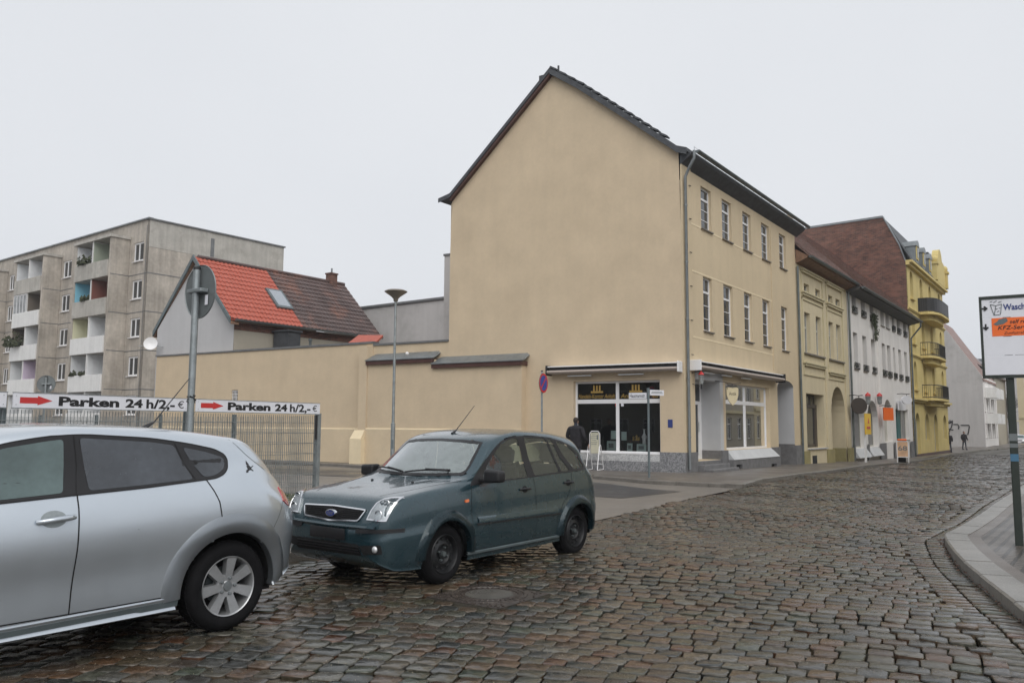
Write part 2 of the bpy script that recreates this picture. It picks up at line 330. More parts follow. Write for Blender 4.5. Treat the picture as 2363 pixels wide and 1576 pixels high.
def text(par, F, s, x, z, h, wid, y, m, bold=0.0, shear=0.0, name='lettering', align='LEFT', flip=False, depth=.002, T=None):
    cu = bpy.data.curves.new('t', 'FONT'); cu.body = s; cu.size = 1; cu.offset = bold; cu.shear = shear; cu.extrude = 0; cu.resolution_u = 3
    o = bpy.data.objects.new('t', cu); link(o); bpy.context.view_layer.update()
    me = bpy.data.meshes.new_from_object(o.evaluated_get(bpy.context.evaluated_depsgraph_get()))
    bpy.data.objects.remove(o); bpy.data.curves.remove(cu)
    vs = [v.co.copy() for v in me.vertices]; fs = [tuple(p.vertices) for p in me.polygons]; bpy.data.meshes.remove(me)
    x0 = min(v.x for v in vs); x1 = max(v.x for v in vs); hh = .70
    sx = wid/(x1-x0); sz = h/hh; mb = MB(); mb.T = T or Matrix.Identity(4)
    ox = {'LEFT': x, 'CENTER': x-wid/2}[align]
    mb.add([((ox+(v.x-x0)*sx), y, z+v.y*sz) for v in vs], fs)
    return mb.build(name, M[m], par, F)
# ================================================================== frames of the place
_c = G(1580, 1090, .1); _c.z = 0
FU = Frame(_c, R(90-36.1))        # main street facades: x along the street, y into the house
FV = Frame(_c, R(-31.1))          # gable wall and side street wall: x towards the corner (negative to the left)
WORLD = Frame((0, 0), 0)
def sxy(F, x, y, z=0.0): return F.M @ Vector((x, y, z))
def V2(v): return (v[0], v[1])
# ================================================================== ground
def inpoly(P, poly):
    x, y = P[:, 0], P[:, 1]; c = np.zeros(len(P), bool); n = len(poly); j = n-1
    for i in range(n):
        xi, yi = poly[i]; xj, yj = poly[j]
        with np.errstate(divide='ignore', invalid='ignore'):
            t = ((yi > y) != (yj > y)) & (x < (xj-xi)*(y-yi)/(yj-yi+1e-12)+xi)
        c ^= t; j = i
    return c
def flat(name, poly, dz, m, kind='structure', step=3.0, thick=None, group=None):
    """a sheet over a polygon, cut into strips so that it follows the fall of the street"""
    P = [Vector(p) for p in poly]; xs = [p.x for p in P]; ys = [p.y for p in P]
    pts = [Vector((p.x, p.y)) for p in P]; n0 = len(pts); edges = [(i, (i+1) % n0) for i in range(n0)]
    gx = np.arange(min(xs), max(xs), step); gy = np.arange(min(ys), max(ys), step)
    g = np.array([(a+.01, b+.013) for a in gx for b in gy])
    if len(g): g = g[inpoly(g, [(p.x, p.y) for p in P])]; pts += [Vector((float(a), float(b))) for a, b in g]
    vo, eo, fo, *_ = delaunay_2d_cdt(pts, edges, [], 1, 1e-5)
    mb = MB(); mb.add([(v.x, v.y, gz(v.y)+dz) for v in vo], [tuple(f) for f in fo])
    if thick:
        for a, b in edges:
            p, q = pts[a], pts[b]; k = max(1, int((q-p).length/step))
            for i in range(k):
                s = p.lerp(q, i/k); e = p.lerp(q, (i+1)/k)
                mb.add([(s.x, s.y, gz(s.y)+dz), (e.x, e.y, gz(e.y)+dz), (e.x, e.y, gz(e.y)+dz-thick), (s.x, s.y, gz(s.y)+dz-thick)], [(0, 1, 2, 3)])
    return tag(mb.build(name, m, smooth=30), kind=kind)
def spline(pts, n=8):
    P = [Vector((p[0], p[1])) for p in pts]; out = []
    for i in range(len(P)-1):
        p0, p1, p2, p3 = P[max(i-1, 0)], P[i], P[i+1], P[min(i+2, len(P)-1)]
        for k in range(n):
            t = k/n; out.append(.5*((2*p1)+(p2-p0)*t+(2*p0-5*p1+4*p2-p3)*t*t+(3*p1-p0-3*p2+p3)*t**3))
    return out+[P[-1]]
def wet(name, cols, rough, sc_, bump=.4, bs=60, island=False, bd=.01, rlo=.12, joint=None, pud=.5):
    m = mat(name, cols[0], rough, spec=.5); T = m.node_tree; n = T.nodes; l = T.links; b = n['Principled BSDF']; tcn = n.new('ShaderNodeTexCoord')
    r = n.new('ShaderNodeValToRGB'); e = r.color_ramp.elements
    while len(e) < len(cols): e.new(.5)
    for i, c in enumerate(cols): e[i].position = i/(len(cols)-1) if not island else .02+.96*i/(len(cols)-1); e[i].color = (*c, 1)
    q = n.new('ShaderNodeTexNoise'); q.inputs['Scale'].default_value = sc_; q.inputs['Detail'].default_value = 6; l.new(tcn.outputs['Object'], q.inputs['Vector'])
    if island: g = n.new('ShaderNodeNewGeometry'); l.new(g.outputs['Random Per Island'], r.inputs[0])
    else:
        mr = n.new('ShaderNodeMapRange'); mr.inputs[1].default_value = .3; mr.inputs[2].default_value = .7; l.new(q.outputs['Fac'], mr.inputs[0]); l.new(mr.outputs[0], r.inputs[0])
    q3 = n.new('ShaderNodeTexNoise'); q3.inputs['Scale'].default_value = bs; q3.inputs['Detail'].default_value = 4; l.new(tcn.outputs['Object'], q3.inputs['Vector'])
    x = n.new('ShaderNodeMix'); x.data_type = 'RGBA'; x.blend_type = 'MULTIPLY'; x.inputs[0].default_value = 1; l.new(r.outputs[0], x.inputs[6])
    r2 = n.new('ShaderNodeValToRGB'); r2.color_ramp.elements[0].position = .3; r2.color_ramp.elements[1].position = .7; r2.color_ramp.elements[0].color = (.62, .62, .62, 1); r2.color_ramp.elements[1].color = (1.3, 1.3, 1.3, 1); l.new(q3.outputs['Fac'], r2.inputs[0]); l.new(r2.outputs[0], x.inputs[7])
    l.new(x.outputs[2], b.inputs['Base Color'])
    q4 = n.new('ShaderNodeTexNoise'); q4.inputs['Scale'].default_value = .55; q4.inputs['Detail'].default_value = 5; l.new(tcn.outputs['Object'], q4.inputs['Vector'])
    ad = n.new('ShaderNodeMath'); ad.operation = 'ADD'; l.new(q4.outputs['Fac'], ad.inputs[0]); mu = n.new('ShaderNodeMath'); mu.operation = 'MULTIPLY'; mu.inputs[1].default_value = .35; l.new(q3.outputs['Fac'], mu.inputs[0]); l.new(mu.outputs[0], ad.inputs[1])
    mr = n.new('ShaderNodeMapRange'); mr.inputs[1].default_value = .5; mr.inputs[2].default_value = .85; mr.inputs[3].default_value = rlo; mr.inputs[4].default_value = rough; l.new(ad.outputs[0], mr.inputs[0]); l.new(mr.outputs[0], b.inputs['Roughness'])
    bp = n.new('ShaderNodeBump'); bp.inputs['Strength'].default_value = bump; bp.inputs['Distance'].default_value = bd; l.new(q3.outputs['Fac'], bp.inputs['Height']); l.new(bp.outputs[0], b.inputs['Normal'])
    return m
M['stone'] = wet('wet_cobblestone', [(.062, .060, .056), (.030, .034, .030), (.088, .072, .052), (.070, .034, .020), (.044, .052, .036), (.100, .092, .078), (.026, .029, .028), (.088, .052, .030), (.062, .060, .046), (.055, .041, .028)], .34, 2, bump=.6, bs=22, island=True, bd=.008, rlo=.07)
M['joint'] = wet('joint_grit', [(.035, .03, .024), (.075, .066, .052), (.05, .05, .03)], .7, 9, bump=1, bs=160, rlo=.25)
M['asphaltdark'] = wet('wet_asphalt', [(.045, .046, .05), (.06, .061, .066)], .5, 1.2, bump=.5, bs=160, bd=.006, rlo=.25)
M['asphaltold'] = wet('old_asphalt', [(.16, .145, .13), (.20, .18, .16)], .6, .7, bump=.5, bs=130, bd=.006, rlo=.33)
M['pave'] = wet('wet_footway', [(.115, .10, .088), (.155, .135, .118), (.09, .08, .07)], .55, .8, bump=.4, bs=90, bd=.006, rlo=.28)
M['kerb'] = wet('granite_kerb', [(.185, .18, .168), (.25, .24, .225)], .5, 3, bump=.4, bs=60, rlo=.3)
M['kerbdark'] = wet('weathered_kerb', [(.13, .12, .105), (.19, .175, .155)], .45, 3, bump=.4, bs=60, rlo=.25)
def pavebrick(name, c1, c2, mort, rot=0.6, w_=.2, h_=.1, rough=.5, off=.5, msz=.012):
    m = wet(name, [c1, c2], rough, 1.2, bump=.3, bs=90, bd=.004, rlo=.3); T = m.node_tree; n = T.nodes; l = T.links; b = n['Principled BSDF']
    tcn = n.new('ShaderNodeTexCoord'); mp = n.new('ShaderNodeMapping'); mp.inputs['Rotation'].default_value = (0, 0, rot); l.new(tcn.outputs['Object'], mp.inputs[0])
    br = n.new('ShaderNodeTexBrick'); br.offset = off; br.inputs['Scale'].default_value = 1; br.inputs['Brick Width'].default_value = w_; br.inputs['Row Height'].default_value = h_; br.inputs['Mortar Size'].default_value = msz
    br.inputs['Color1'].default_value = (1, 1, 1, 1); br.inputs['Color2'].default_value = (.72, .72, .72, 1); br.inputs['Mortar'].default_value = (*mort, 1); l.new(mp.outputs[0], br.inputs['Vector'])
    old = b.inputs['Base Color'].links[0].from_socket; x = n.new('ShaderNodeMix'); x.data_type = 'RGBA'; x.blend_type = 'MULTIPLY'; x.inputs[0].default_value = 1; l.new(old, x.inputs[6]); l.new(br.outputs['Color'], x.inputs[7]); l.new(x.outputs[2], b.inputs['Base Color'])
    bp = [q for q in n if q.type == 'BUMP'][0]; b2 = n.new('ShaderNodeBump'); b2.invert = True; b2.inputs['Strength'].default_value = .8; b2.inputs['Distance'].default_value = .01; l.new(br.outputs['Fac'], b2.inputs['Height']); l.new(bp.outputs[0], b2.inputs['Normal']); l.new(b2.outputs[0], b.inputs['Normal'])
    return m
M['clinker'] = pavebrick('clinker_paving', (.17, .15, .135), (.21, .19, .17), (.2, .2, .2), rot=R(-53), w_=.21, h_=.11)
M['mosaic'] = pavebrick('small_stone_paving', (.105, .09, .076), (.145, .125, .106), (.25, .25, .25), rot=R(-53), w_=.13, h_=.13, off=0.0, msz=.022)
M['edging'] = wet('edging_strip', [(.11, .095, .085), (.145, .125, .11)], .5, 2, bump=.3, bs=80, rlo=.3)
# ---- outlines
al = R(37.9); AX = Vector((math.sin(al), math.cos(al))); AN = Vector((math.cos(al), -math.sin(al)))     # along the street, towards its right side
# right footway: kerb line measured on the ground
rk = [G(4200, 990, .0) * 0 + G(2363, 1128)]+[G(2300, 1172), G(2245, 1213), G(2195, 1243), G(2180, 1252), G(2188, 1272), G(2215, 1308), G(2262, 1352), G(2363, 1440)]
rkf = (Vector(V2(rk[0]))+AX*62); rkn = Vector(V2(rk[-1]))+(Vector(V2(rk[-1]))-Vector(V2(rk[-2]))).normalized()*8
RK = [rkf]+spline([V2(p) for p in rk], 4)+[rkn]
# left kerb behind the parked cars
k1 = Vector(V2(G(663, 1298))); LKn = k1-AX*9
LK = [LKn, k1, k1+AX*2.4, k1+AX*4.6]
# far (north) corner kerb
fk = [G(1712, 1127), G(1760, 1112), G(1850, 1099), G(1900, 1093), G(2000, 1078), G(2093, 1068.5), G(2180, 1053), G(2260, 1040.5)]
fkp = [Vector(V2(p)) for p in fk]; FK = fkp+[fkp[-1]+Vector((math.sin(R(42)), math.cos(R(42))))*22, fkp[-1]+Vector((math.sin(R(46)), math.cos(R(46))))*70]
# mouth of the side street (line where the cobbles stop)
mo = [Vector(V2(G(*p))) for p in [(1359, 1203.6), (1496, 1174), (1600, 1148), (1692, 1130), (1712, 1127)]]
road = [LKn, k1, k1+AX*2.4]+[k1+AX*3.6]+[mo[0]-(mo[1]-mo[0])*.6]+mo+FK[1:]+[RK[0]+AX*40]+RK
ROAD = [(p.x, p.y) for p in road]
print('kerb pts', [tuple(round(c, 1) for c in p) for p in ROAD])
# base ground to the horizon
mb = MB(); ext = [-900, -200, -80, -40, -20, -8, 0, 8, 20, 40, 80, 160, 500, 1200]; eyt = [-200, -30, 0, 8, 14, 20, 26, 30, 35, 42, 48, 55, 66, 90, 140, 260, 500, 1500]
vs = [(x, y, gz(y)-.075) for y in eyt for x in ext]; nx = len(ext)
mb.add(vs, [(j*nx+i, j*nx+i+1, (j+1)*nx+i+1, (j+1)*nx+i) for j in range(len(eyt)-1) for i in range(nx-1)])
tag(mb.build('ground', M['asphaltold']), kind='structure')
flat('road', ROAD, -.050, M['joint'], step=2.5)
# ---- cobblestones as real setts
def setts(cen, base, hw, hl, ang, z, tilt, seed, fine):
    """numpy batch of rounded blocks"""
    n = len(cen); r_ = np.random.default_rng(seed)
    split_ = 2
    if fine:
        a = np.array([(-1, -.72), (-.72, -1), (.72, -1), (1, -.72), (1, .72), (.72, 1), (-.72, 1), (-1, .72)])
        rings = [(1.0, -.05), (1.0, -.008), (1.0, -.008), (.972, -.002), (.90, .0005)]
    else: a = np.array([(-1, -1), (1, -1), (1, 1), (-1, 1)]); rings = [(1.0, -.03), (1.0, -.005), (1.0, -.005), (.93, .001)]
    k = len(a); V = []
    jit = r_.normal(0, .045, (n, k, 2))
    for s, dz in rings:
        p = (a[None]*s+jit*s)*np.stack([hw, hl], 1)[:, None, :]; c, si = np.cos(ang)[:, None], np.sin(ang)[:, None]
        x = cen[:, 0, None]+p[..., 0]*c-p[..., 1]*si; y = cen[:, 1, None]+p[..., 0]*si+p[..., 1]*c
        zz = z[:, None]+dz+p[..., 0]*tilt[:, 0, None]+p[..., 1]*tilt[:, 1, None]
        if dz < -.02: zz = z[:, None]+dz+0*zz
        V.append(np.stack([x, y, zz], 2))
    cz = z+.0015+r_.normal(0, .0015, n); V.append(np.stack([cen[:, 0], cen[:, 1], cz], 1)[:, None, :])
    V = np.concatenate(V, 1); m = V.shape[1]; F = []
    for q in range(len(rings)-1):
        if q == 1: continue
        for i in range(k): F.append((q*k+i, q*k+(i+1) % k, (q+1)*k+(i+1) % k, (q+1)*k+i))
    T = [((len(rings)-1)*k+i, (len(rings)-1)*k+(i+1) % k, m-1) for i in range(k)]
    off = (np.arange(n)*m)[:, None, None]
    return V.reshape(-1, 3), (np.array(F)[None]+off).reshape(-1, 4), (np.array(T)[None]+off).reshape(-1, 3)
def sett_obj(name, batches, m):
    V = np.concatenate([b[0] for b in batches]); o = 0; Q = []; T = []
    for b in batches: Q.append(b[1]+o); T.append(b[2]+o); o += len(b[0])
    Q = np.concatenate(Q); T = np.concatenate(T); me = bpy.data.meshes.new(name); me.vertices.add(len(V)); me.vertices.foreach_set('co', V.astype(np.float32).ravel())
    me.loops.add(len(Q)*4+len(T)*3); me.loops.foreach_set('vertex_index', np.concatenate([Q.ravel(), T.ravel()]).astype(np.int32))
    me.polygons.add(len(Q)+len(T)); ls = np.concatenate([np.arange(len(Q))*4, len(Q)*4+np.arange(len(T))*3]); me.polygons.foreach_set('loop_start', ls.astype(np.int32))
    me.polygons.foreach_set('use_smooth', np.ones(len(ls), bool)); me.materials.append(m); me.update(calc_edges=True); me.validate()
    return link(bpy.data.objects.new(name, me))
gzv = np.vectorize(gz)
def wob(x, y): return .018*np.sin(x*1.1+.6*y)+.014*np.sin(.45*x-1.3*y+1)+.01*np.sin(2.3*x+1.9*y)
CC = np.array([-5.0, -10.7]); cen = []; sz = []; an = []
r = 12.0
while r < 92:
    far = r > 45; dr = .172*(1+.05*random.uniform(-1, 1)) if not far else .2; row = locals().get('row', 0)+1
    th = math.atan2(6, 12)-.0; a0, a1 = R(-8), R(78)       # azimuth range seen from the arc centre
    a = a0+(.088*(row % 2)+random.uniform(-.02, .02))/r
    while a < a1:
        wd = random.gauss(.176, .014) if not far else .28
        t = a+wd/2/r; rr = r+.03*math.sin(a*r*.9+r*2.1)+.022*math.sin(a*r*.35+r*.8)
        cen.append((CC[0]+rr*math.sin(t), CC[1]+rr*math.cos(t))); sz.append(((wd-.009)/2, (dr-.009)/2)); an.append(-t+random.gauss(0, .025)); a += wd/r
    r += dr
cen = np.array(cen); sz = np.array(sz); an = np.array(an)
# gutter strip along the right kerb is laid separately
def offs(pl, d):
    out = []
    for i, p in enumerate(pl):
        t = (pl[min(i+1, len(pl)-1)]-pl[max(i-1, 0)]).normalized(); out.append(p+Vector((t.y, -t.x))*d)
    return out
GUT = offs(RK, .43)
side = 1
mid = Vector((2.0, 9.0))
if min((mid-q).length for q in GUT) > min((mid-q).length for q in RK): GUT = offs(RK, -.43); side = -1
rd = [p for p in road[:len(road)-len(RK)]]+GUT
keep = inpoly(cen, [(p.x, p.y) for p in rd])
MH = Vector(V2(G(1130, 1362)))
ml, mr = Vector(V2(G(979, 1372))), Vector(V2(G(1275, 1364))); ME = (mr-ml).normalized(); MH = (ml+mr)/2; HD = .585
keep &= (np.abs((cen[:, 0]-MH.x)*ME.x+(cen[:, 1]-MH.y)*ME.y)+np.abs((cen[:, 0]-MH.x)*ME.y-(cen[:, 1]-MH.y)*ME.x) > HD+.03) & (cen[:, 1] > 2.5)
cen, sz, an = cen[keep], sz[keep], an[keep]
dist = np.hypot(cen[:, 0], cen[:, 1]); z = gzv(cen[:, 1])+wob(cen[:, 0], cen[:, 1])+rng.normal(0, .0035, len(cen)); tl = rng.normal(0, .028, (len(cen), 2))
nr = dist < 17
B = [setts(cen[nr], 0, sz[nr, 0], sz[nr, 1], an[nr], z[nr], tl[nr], 1, True), setts(cen[~nr], 0, sz[~nr, 0], sz[~nr, 1], an[~nr], z[~nr], tl[~nr], 2, False)]
print('setts', len(cen), nr.sum())
# gutter courses
gc = []; gs = []; ga = []
for d in (.115, .345):
    pl = offs(RK, side*d)
    for i in range(len(pl)-1):
        p, q = pl[i], pl[i+1]; ln = (q-p).length; t = (q-p)/max(ln, 1e-6); s = 0
        while s < ln-.02 and ln > .05:
            wd = min(random.uniform(.12, .17) if (p-Vector((0, 0))).length < 40 else .4, ln-s)
            if wd > .05: c = p+t*(s+wd/2); gc.append((c.x, c.y)); gs.append(((wd-.012)/2, .107)); ga.append(math.atan2(t.y, t.x))
            s += wd
gc = np.array(gc); gs = np.array(gs); ga = np.array(ga); kk = gc[:, 1] > 2.5; gc, gs, ga = gc[kk], gs[kk], ga[kk]
B.append(setts(gc, 0, gs[:, 0], gs[:, 1], ga, gzv(gc[:, 1])+wob(gc[:, 0], gc[:, 1])*.5+rng.normal(0, .002, len(gc)), rng.normal(0, .012, (len(gc), 2)), 3, True))
tag(sett_obj('cobblestone_road', B, M['stone']), kind='structure')
# ---- footways and kerbs
def kerb(name, pl, hgt=.12, wid=.28, ins=1, stone=1.0, mtl='kerb', dz0=-.06):
    mb = MB()
    for i in range(len(pl)-1):
        p, q = pl[i], pl[i+1]; L_ = (q-p).length
        if L_ < .03: continue
        t = (q-p)/L_; n_ = Vector((t.y, -t.x))*ins*wid; k = max(1, round(L_/stone))
        if p.y > 60: k = max(1, int(L_/6))
        for j in range(k):
            a = p+t*(L_*j/k+.004); b = p+t*(L_*(j+1)/k-.004); hh = hgt+random.uniform(-.004, .004)
            c = [(a.x, a.y), (b.x, b.y), (b.x+n_.x, b.y+n_.y), (a.x+n_.x, a.y+n_.y)]; bz = .018
            e = [(a.x+n_.x*.07, a.y+n_.y*.07), (b.x+n_.x*.07, b.y+n_.y*.07)]
            lo = [(x, y, gz(y)+dz0) for x, y in c]; up = [(c[0][0], c[0][1], gz(a.y)+hh-bz), (c[1][0], c[1][1], gz(b.y)+hh-bz), (c[2][0], c[2][1], gz(b.y)+hh), (c[3][0], c[3][1], gz(a.y)+hh), (e[0][0], e[0][1], gz(a.y)+hh), (e[1][0], e[1][1], gz(b.y)+hh)]
            mb.add(lo+up, [(0, 1, 5, 4), (4, 5, 9, 8), (8, 9, 6, 7), (1, 2, 6, 9, 5), (0, 4, 8, 7, 3), (2, 3, 7, 6)])
    return tag(mb.build(name, M[mtl]), kind='structure')
kerb('kerb', RK, ins=-side)
e1 = offs(RK, -side*.28); e2 = offs(RK, -side*.43)
flat('footway', [V2(p) for p in e1]+[V2(p) for p in reversed(e2)], .112, M['edging'], step=1.5)
flat('footway', [V2(p) for p in e2]+[(60, 0), (95, 60)], .110, M['mosaic'], step=4)
# left footway by the cars and the corner going round into the side street
sd = Vector((-math.sin(R(58.9)), math.cos(R(58.9))))            # into the side street (away, left)
corner = spline([V2(k1+AX*2.6), V2(k1+AX*3.6+sd*.35), V2(k1+AX*4.3+sd*1.6), V2(k1+AX*4.5+sd*3.2)], 4)
LKL = [LKn, k1]+corner+[corner[-1]+sd*45]
kerb('kerb', LKL, ins=-1, mtl='kerbdark'); 
lf = offs(LKL, -.28)
flat('footway', [V2(p) for p in lf]+[V2(LKn+sd*60)], .112, M['clinker'], step=3)
kerb('kerb', [Vector(V2(G(1367, 1104))), Vector(V2(G(1491, 1116)))]+FK, ins=-1, hgt=.10, mtl='kerbdark', wid=.16)
wl = [Vector(V2(G(1367, 1104))), Vector(V2(G(1250, 1100))), Vector(V2(G(900, 1084))), Vector(V2(G(750, 1075))), Vector(V2(G(750, 1075)))+sd*40]
kerb('kerb', list(reversed(wl)), ins=-1, hgt=.11, mtl='kerbdark', wid=.16)
fwf = [V2(p) for p in reversed(offs(wl, .15))]+[V2(Vector(V2(G(1491, 1116)))+Vector((-.1, .3)))]+[V2(p) for p in offs(FK, -.15)]
back = [V2(sxy(FU, 75, 3)), V2(sxy(FU, 0, 1.0)), V2(sxy(FV, -45, 1.0))]
flat('footway', fwf+back, .098, M['pave'], step=2.5)
# side street surfaces
hs_ = [V2(p) for p in [mo[0]-(mo[1]-mo[0])*.6]]+[V2(p) for p in mo]+[V2(G(1655, 1117)), V2(G(1491, 1116)), V2(G(1367, 1104)), V2(G(1250, 1100)), V2(G(900, 1084)), V2(G(750, 1075)), V2(Vector(V2(G(750, 1075)))+sd*40), V2(corner[-1]+sd*45), V2(corner[-1]), V2(corner[-3])]
flat('side_street', [V2(k1+AX*2.6)]+hs_, -.004, M['asphaltold'], step=3)
dk = [G(735, 1082), G(850, 1086), G(1000, 1092), G(1367, 1112), G(1499, 1128), G(1573, 1133.7), G(1433, 1149.5), G(1372, 1145), G(1000, 1115), G(850, 1101), G(735, 1097)]
flat('side_street_lane', [V2(Vector(V2(dk[0]))+sd*40)]+[V2(p) for p in dk]+[V2(Vector(V2(dk[-1]))+sd*40)], .004, M['asphaltdark'], step=3)
# ================================================================== main corner building
def fu(px, py, y=0.0): return FU.P(px, py, y)
def fv(px, py, y=0.0): return FV.P(px, py, y)
b = thing('corner_house', 'large sand yellow rendered corner house with blank gable, slate roof and shop at the corner', 'building', (_c.x, _c.y, .1), FU.ang)
RL = fv(1563, 366); AP = fv(1267.4, 180); LE = fv(1040.5, 469.6); GX0 = LE[0]; GH = .1
ZE = RL[1]                                                       # eaves height of the gable corner
print('gable', RL, AP, LE, 'eave end', fu(1858.9, 526.5), fu(1834, 560))
LEN = fu(1836, 640)[0]
# gable wall with shop window opening
wx0, wzt = fv(1323.4, 880.8); wx1, _ = fv(1522.6, 874.7); _, wzs = fv(1455, 1046.5)
mb = MB(); wall(mb, GX0, 0, .02, min(LE[1], ZE)-2, [(wx0, wx1, wzs, wzt, None, .22)], depth=.22)
zt = min(LE[1], ZE)-2
PR = [fv(q[0], q[1], -.18) for q in ((1038, 446), (1150, 305), (1268, 156.5), (1330, 189), (1440, 258), (1540, 322), (1561, 336))]
up = [(min(0, max(GX0, x)), 0, z-.13) for x, z in PR][::-1]
mb.add([(GX0, 0, zt), (0, 0, zt)]+up, [tuple(range(2+len(up)))])
mb.build('gable_wall', M['plaster'], b, FV)
# front facade
W = []
rows = [[(1617.3, 1641, 427.6, 523.9), (1666.1, 1687.6, 459.9, 551.6), (1713.9, 1732.7, 488.7, 574.6), (1757.2, 1774.9, 513.5, 596), (1798.2, 1813, 536.8, 613.8)],
        [(1623.2, 1643.6, 636.7, 762.5), (1670.2, 1691.3, 656, 776.2), (1718, 1735.7, 674.8, 785.8), (1760.5, 1777, 690.4, 795.8), (1803.8, 1818.2, 706.3, 805.8)]]
for r_ in rows:
    z0 = np.mean([fu(q[0], q[3])[1] for q in r_]); z1 = np.mean([fu(q[0], q[2])[1] for q in r_])
    for q in r_:
        ym = (q[2]+q[3])/2; W.append((fu(q[0], ym)[0], fu(q[1], ym)[0], z0, z1))
REC = .17
holes = [(a, c, z0, z1, None, REC) for a, c, z0, z1 in W]
dxa = fu(1604, 900)[0]; dxb = fu(1660, 900)[0]; dzt = fu(1606, 874)[1]; dzb = fu(1632, 1078)[1]
sxa = fu(1675, 960)[0]; sxb = fu(1777, 960)[0]; szt = fu(1676, 883.5)[1]; szb = fu(1680, 1038)[1]
pxa = fu(1795, 950)[0]; pxb = fu(1832, 950)[0]; pzt = fu(1815, 878)[1]; pzs = fu(1796, 892)[1]
print('door', dxa, dxb, dzt, dzb, 'shop', sxa, sxb, szt, szb, 'pass', pxa, pxb, pzt, pzs, 'LEN', LEN)
gfz = min(z0 for _, _, z0, _ in W)
PL = fu(1600, 1043)[1]
dzb2 = .42
front_holes = holes+[(dxa, dxb, dzb2, dzt, None, .75), (sxa, sxb, szb, szt, None, .22), (pxa, pxb, -.3, pzt, pzs, 1.6)]
mb = MB(); wall(mb, 0, LEN, -.3, ZE, front_holes, depth=REC)
mb.build('front_wall', M['plaster_front'], b, FU)
mb = MB(); mb.box(GX0+.0, GX0+.02, .02, 11, 0, LE[1]); mb.T = Matrix.Identity(4); mb.build('rear_side_wall', M['plaster'], b, FV)
mb = MB(); mb.box(LEN-.02, LEN, .05, 9.5, -.3, ZE+.8); mb.build('party_wall', M['plaster'], b, FU)
for i, (a, c, z0, z1) in enumerate(W):
    w = window(b, FU, a, c, z0, z1, y=REC-.07, fw=.06, mull=1, trans=.73, bars=(.34, .68), sd=.07)
# raised corner strip and the vertical joint between the two parts of the facade, thin string lines
mb = MB()
cs = fu(1592, 500)[0]
mb.box(0, cs, -.045, -.002, PL, ZE-.2); mb.build('corner_strip', M['plaster_front'], b, FU); mb = MB(); js = fu(1779, 640)[0]; mb.box(js, js+.07, -.03, -.002, pzt+.35, ZE-.6)
mb.build('joint_strip', M['plaster_front'], b, FU)
mb = MB()
for z_ in (W[0][2]-.02, W[5][3]+.05, W[5][2]-.3):
    prev = cs
    for (a, c, z0, z1) in sorted([q for q in W if q[2] < z_ < q[3]])+[(js, js, 0, 0)]:
        if a-prev > .05: mb.box(prev, a, -.008, -.001, z_-.03, z_+.03)
        prev = c
mb.build('string_line', M['ledge'], b, FU)
# granite plinth: gable side, corner, doorway, front
mb = MB(); mb.box(fv(1524.9, 1060)[0], .06, -.07, -.003, .0, PL); mb.build('plinth', M['granite'], b, FV)
for q in ((-.06, dxa, 0, PL), (dxb, sxa, -.05, PL), (sxb, pxa, -.1, PL+.02), (pxb, LEN, -.2, PL+.05)):
    mb = MB(); mb.box(q[0], q[1], -.07, -.003, q[2], q[3]); mb.build('plinth', M['plinthgrey'], b, FU)
mb = MB(); z3 = fv(1440, 1063.5)[1]
x9 = wx0-.4; x10 = fv(1524.9, 1060)[0]-.004
mb.hexa([(x9, -.12, -.02), (x10, -.12, -.02), (x10, -.003, -.02), (x9, -.003, -.02), (x9, -.12, z3), (x10, -.12, z3), (x10, -.003, z3), (x9, -.003, z3)])
mb.build('plinth', M['granite'], b, FV)
mb = MB(); zt_ = wzs-.02
mb.hexa([(x9, -.12, z3+.004), (x10, -.12, z3+.004), (x10, -.003, z3+.004), (x9, -.003, z3+.004), (x9, -.035, zt_), (x10, -.035, zt_), (x10, -.003, zt_), (x9, -.003, zt_)])
mb.build('sill_panel', M['granitelight'], b, FV)
# sloping pale slab under the front shop window and base with cellar vents
mb = MB(); z4 = fu(1684, 1060)[1]; z5 = szb
mb.hexa([(sxa+.0, -.28, z4), (sxb+.25, -.28, z4), (sxb+.25, -.075, z4), (sxa, -.075, z4), (sxa, -.26, z4+.02), (sxb+.25, -.26, z4+.02), (sxb, -.02, z5-.01), (sxa, -.02, z5-.01)])
mb.build('sill_slab', M['slab'], b, FU)
mb = MB()
for va, vb in ((sxa, sxa+.25), (sxa+.85, sxb-.75), (sxb-.1, sxb+.25)): mb.box(va, vb, -.26, -.075, -.12, z4-.004)
mb.box(sxa+.25, sxa+.85, -.26, -.075, .22, z4-.004); mb.box(sxb-.75, sxb-.1, -.26, -.075, .12, z4-.004)
mb.build('cellar_base', M['plinthgrey'], b, FU)
for q in ((sxa+.25, sxa+.85, .22), (sxb-.75, sxb-.1, .12)):
    mb = MB(); mb.box(q[0], q[1], -.15, -.08, -.1, q[2]); mb.build('cellar_vent', M['dark'], b, FU)
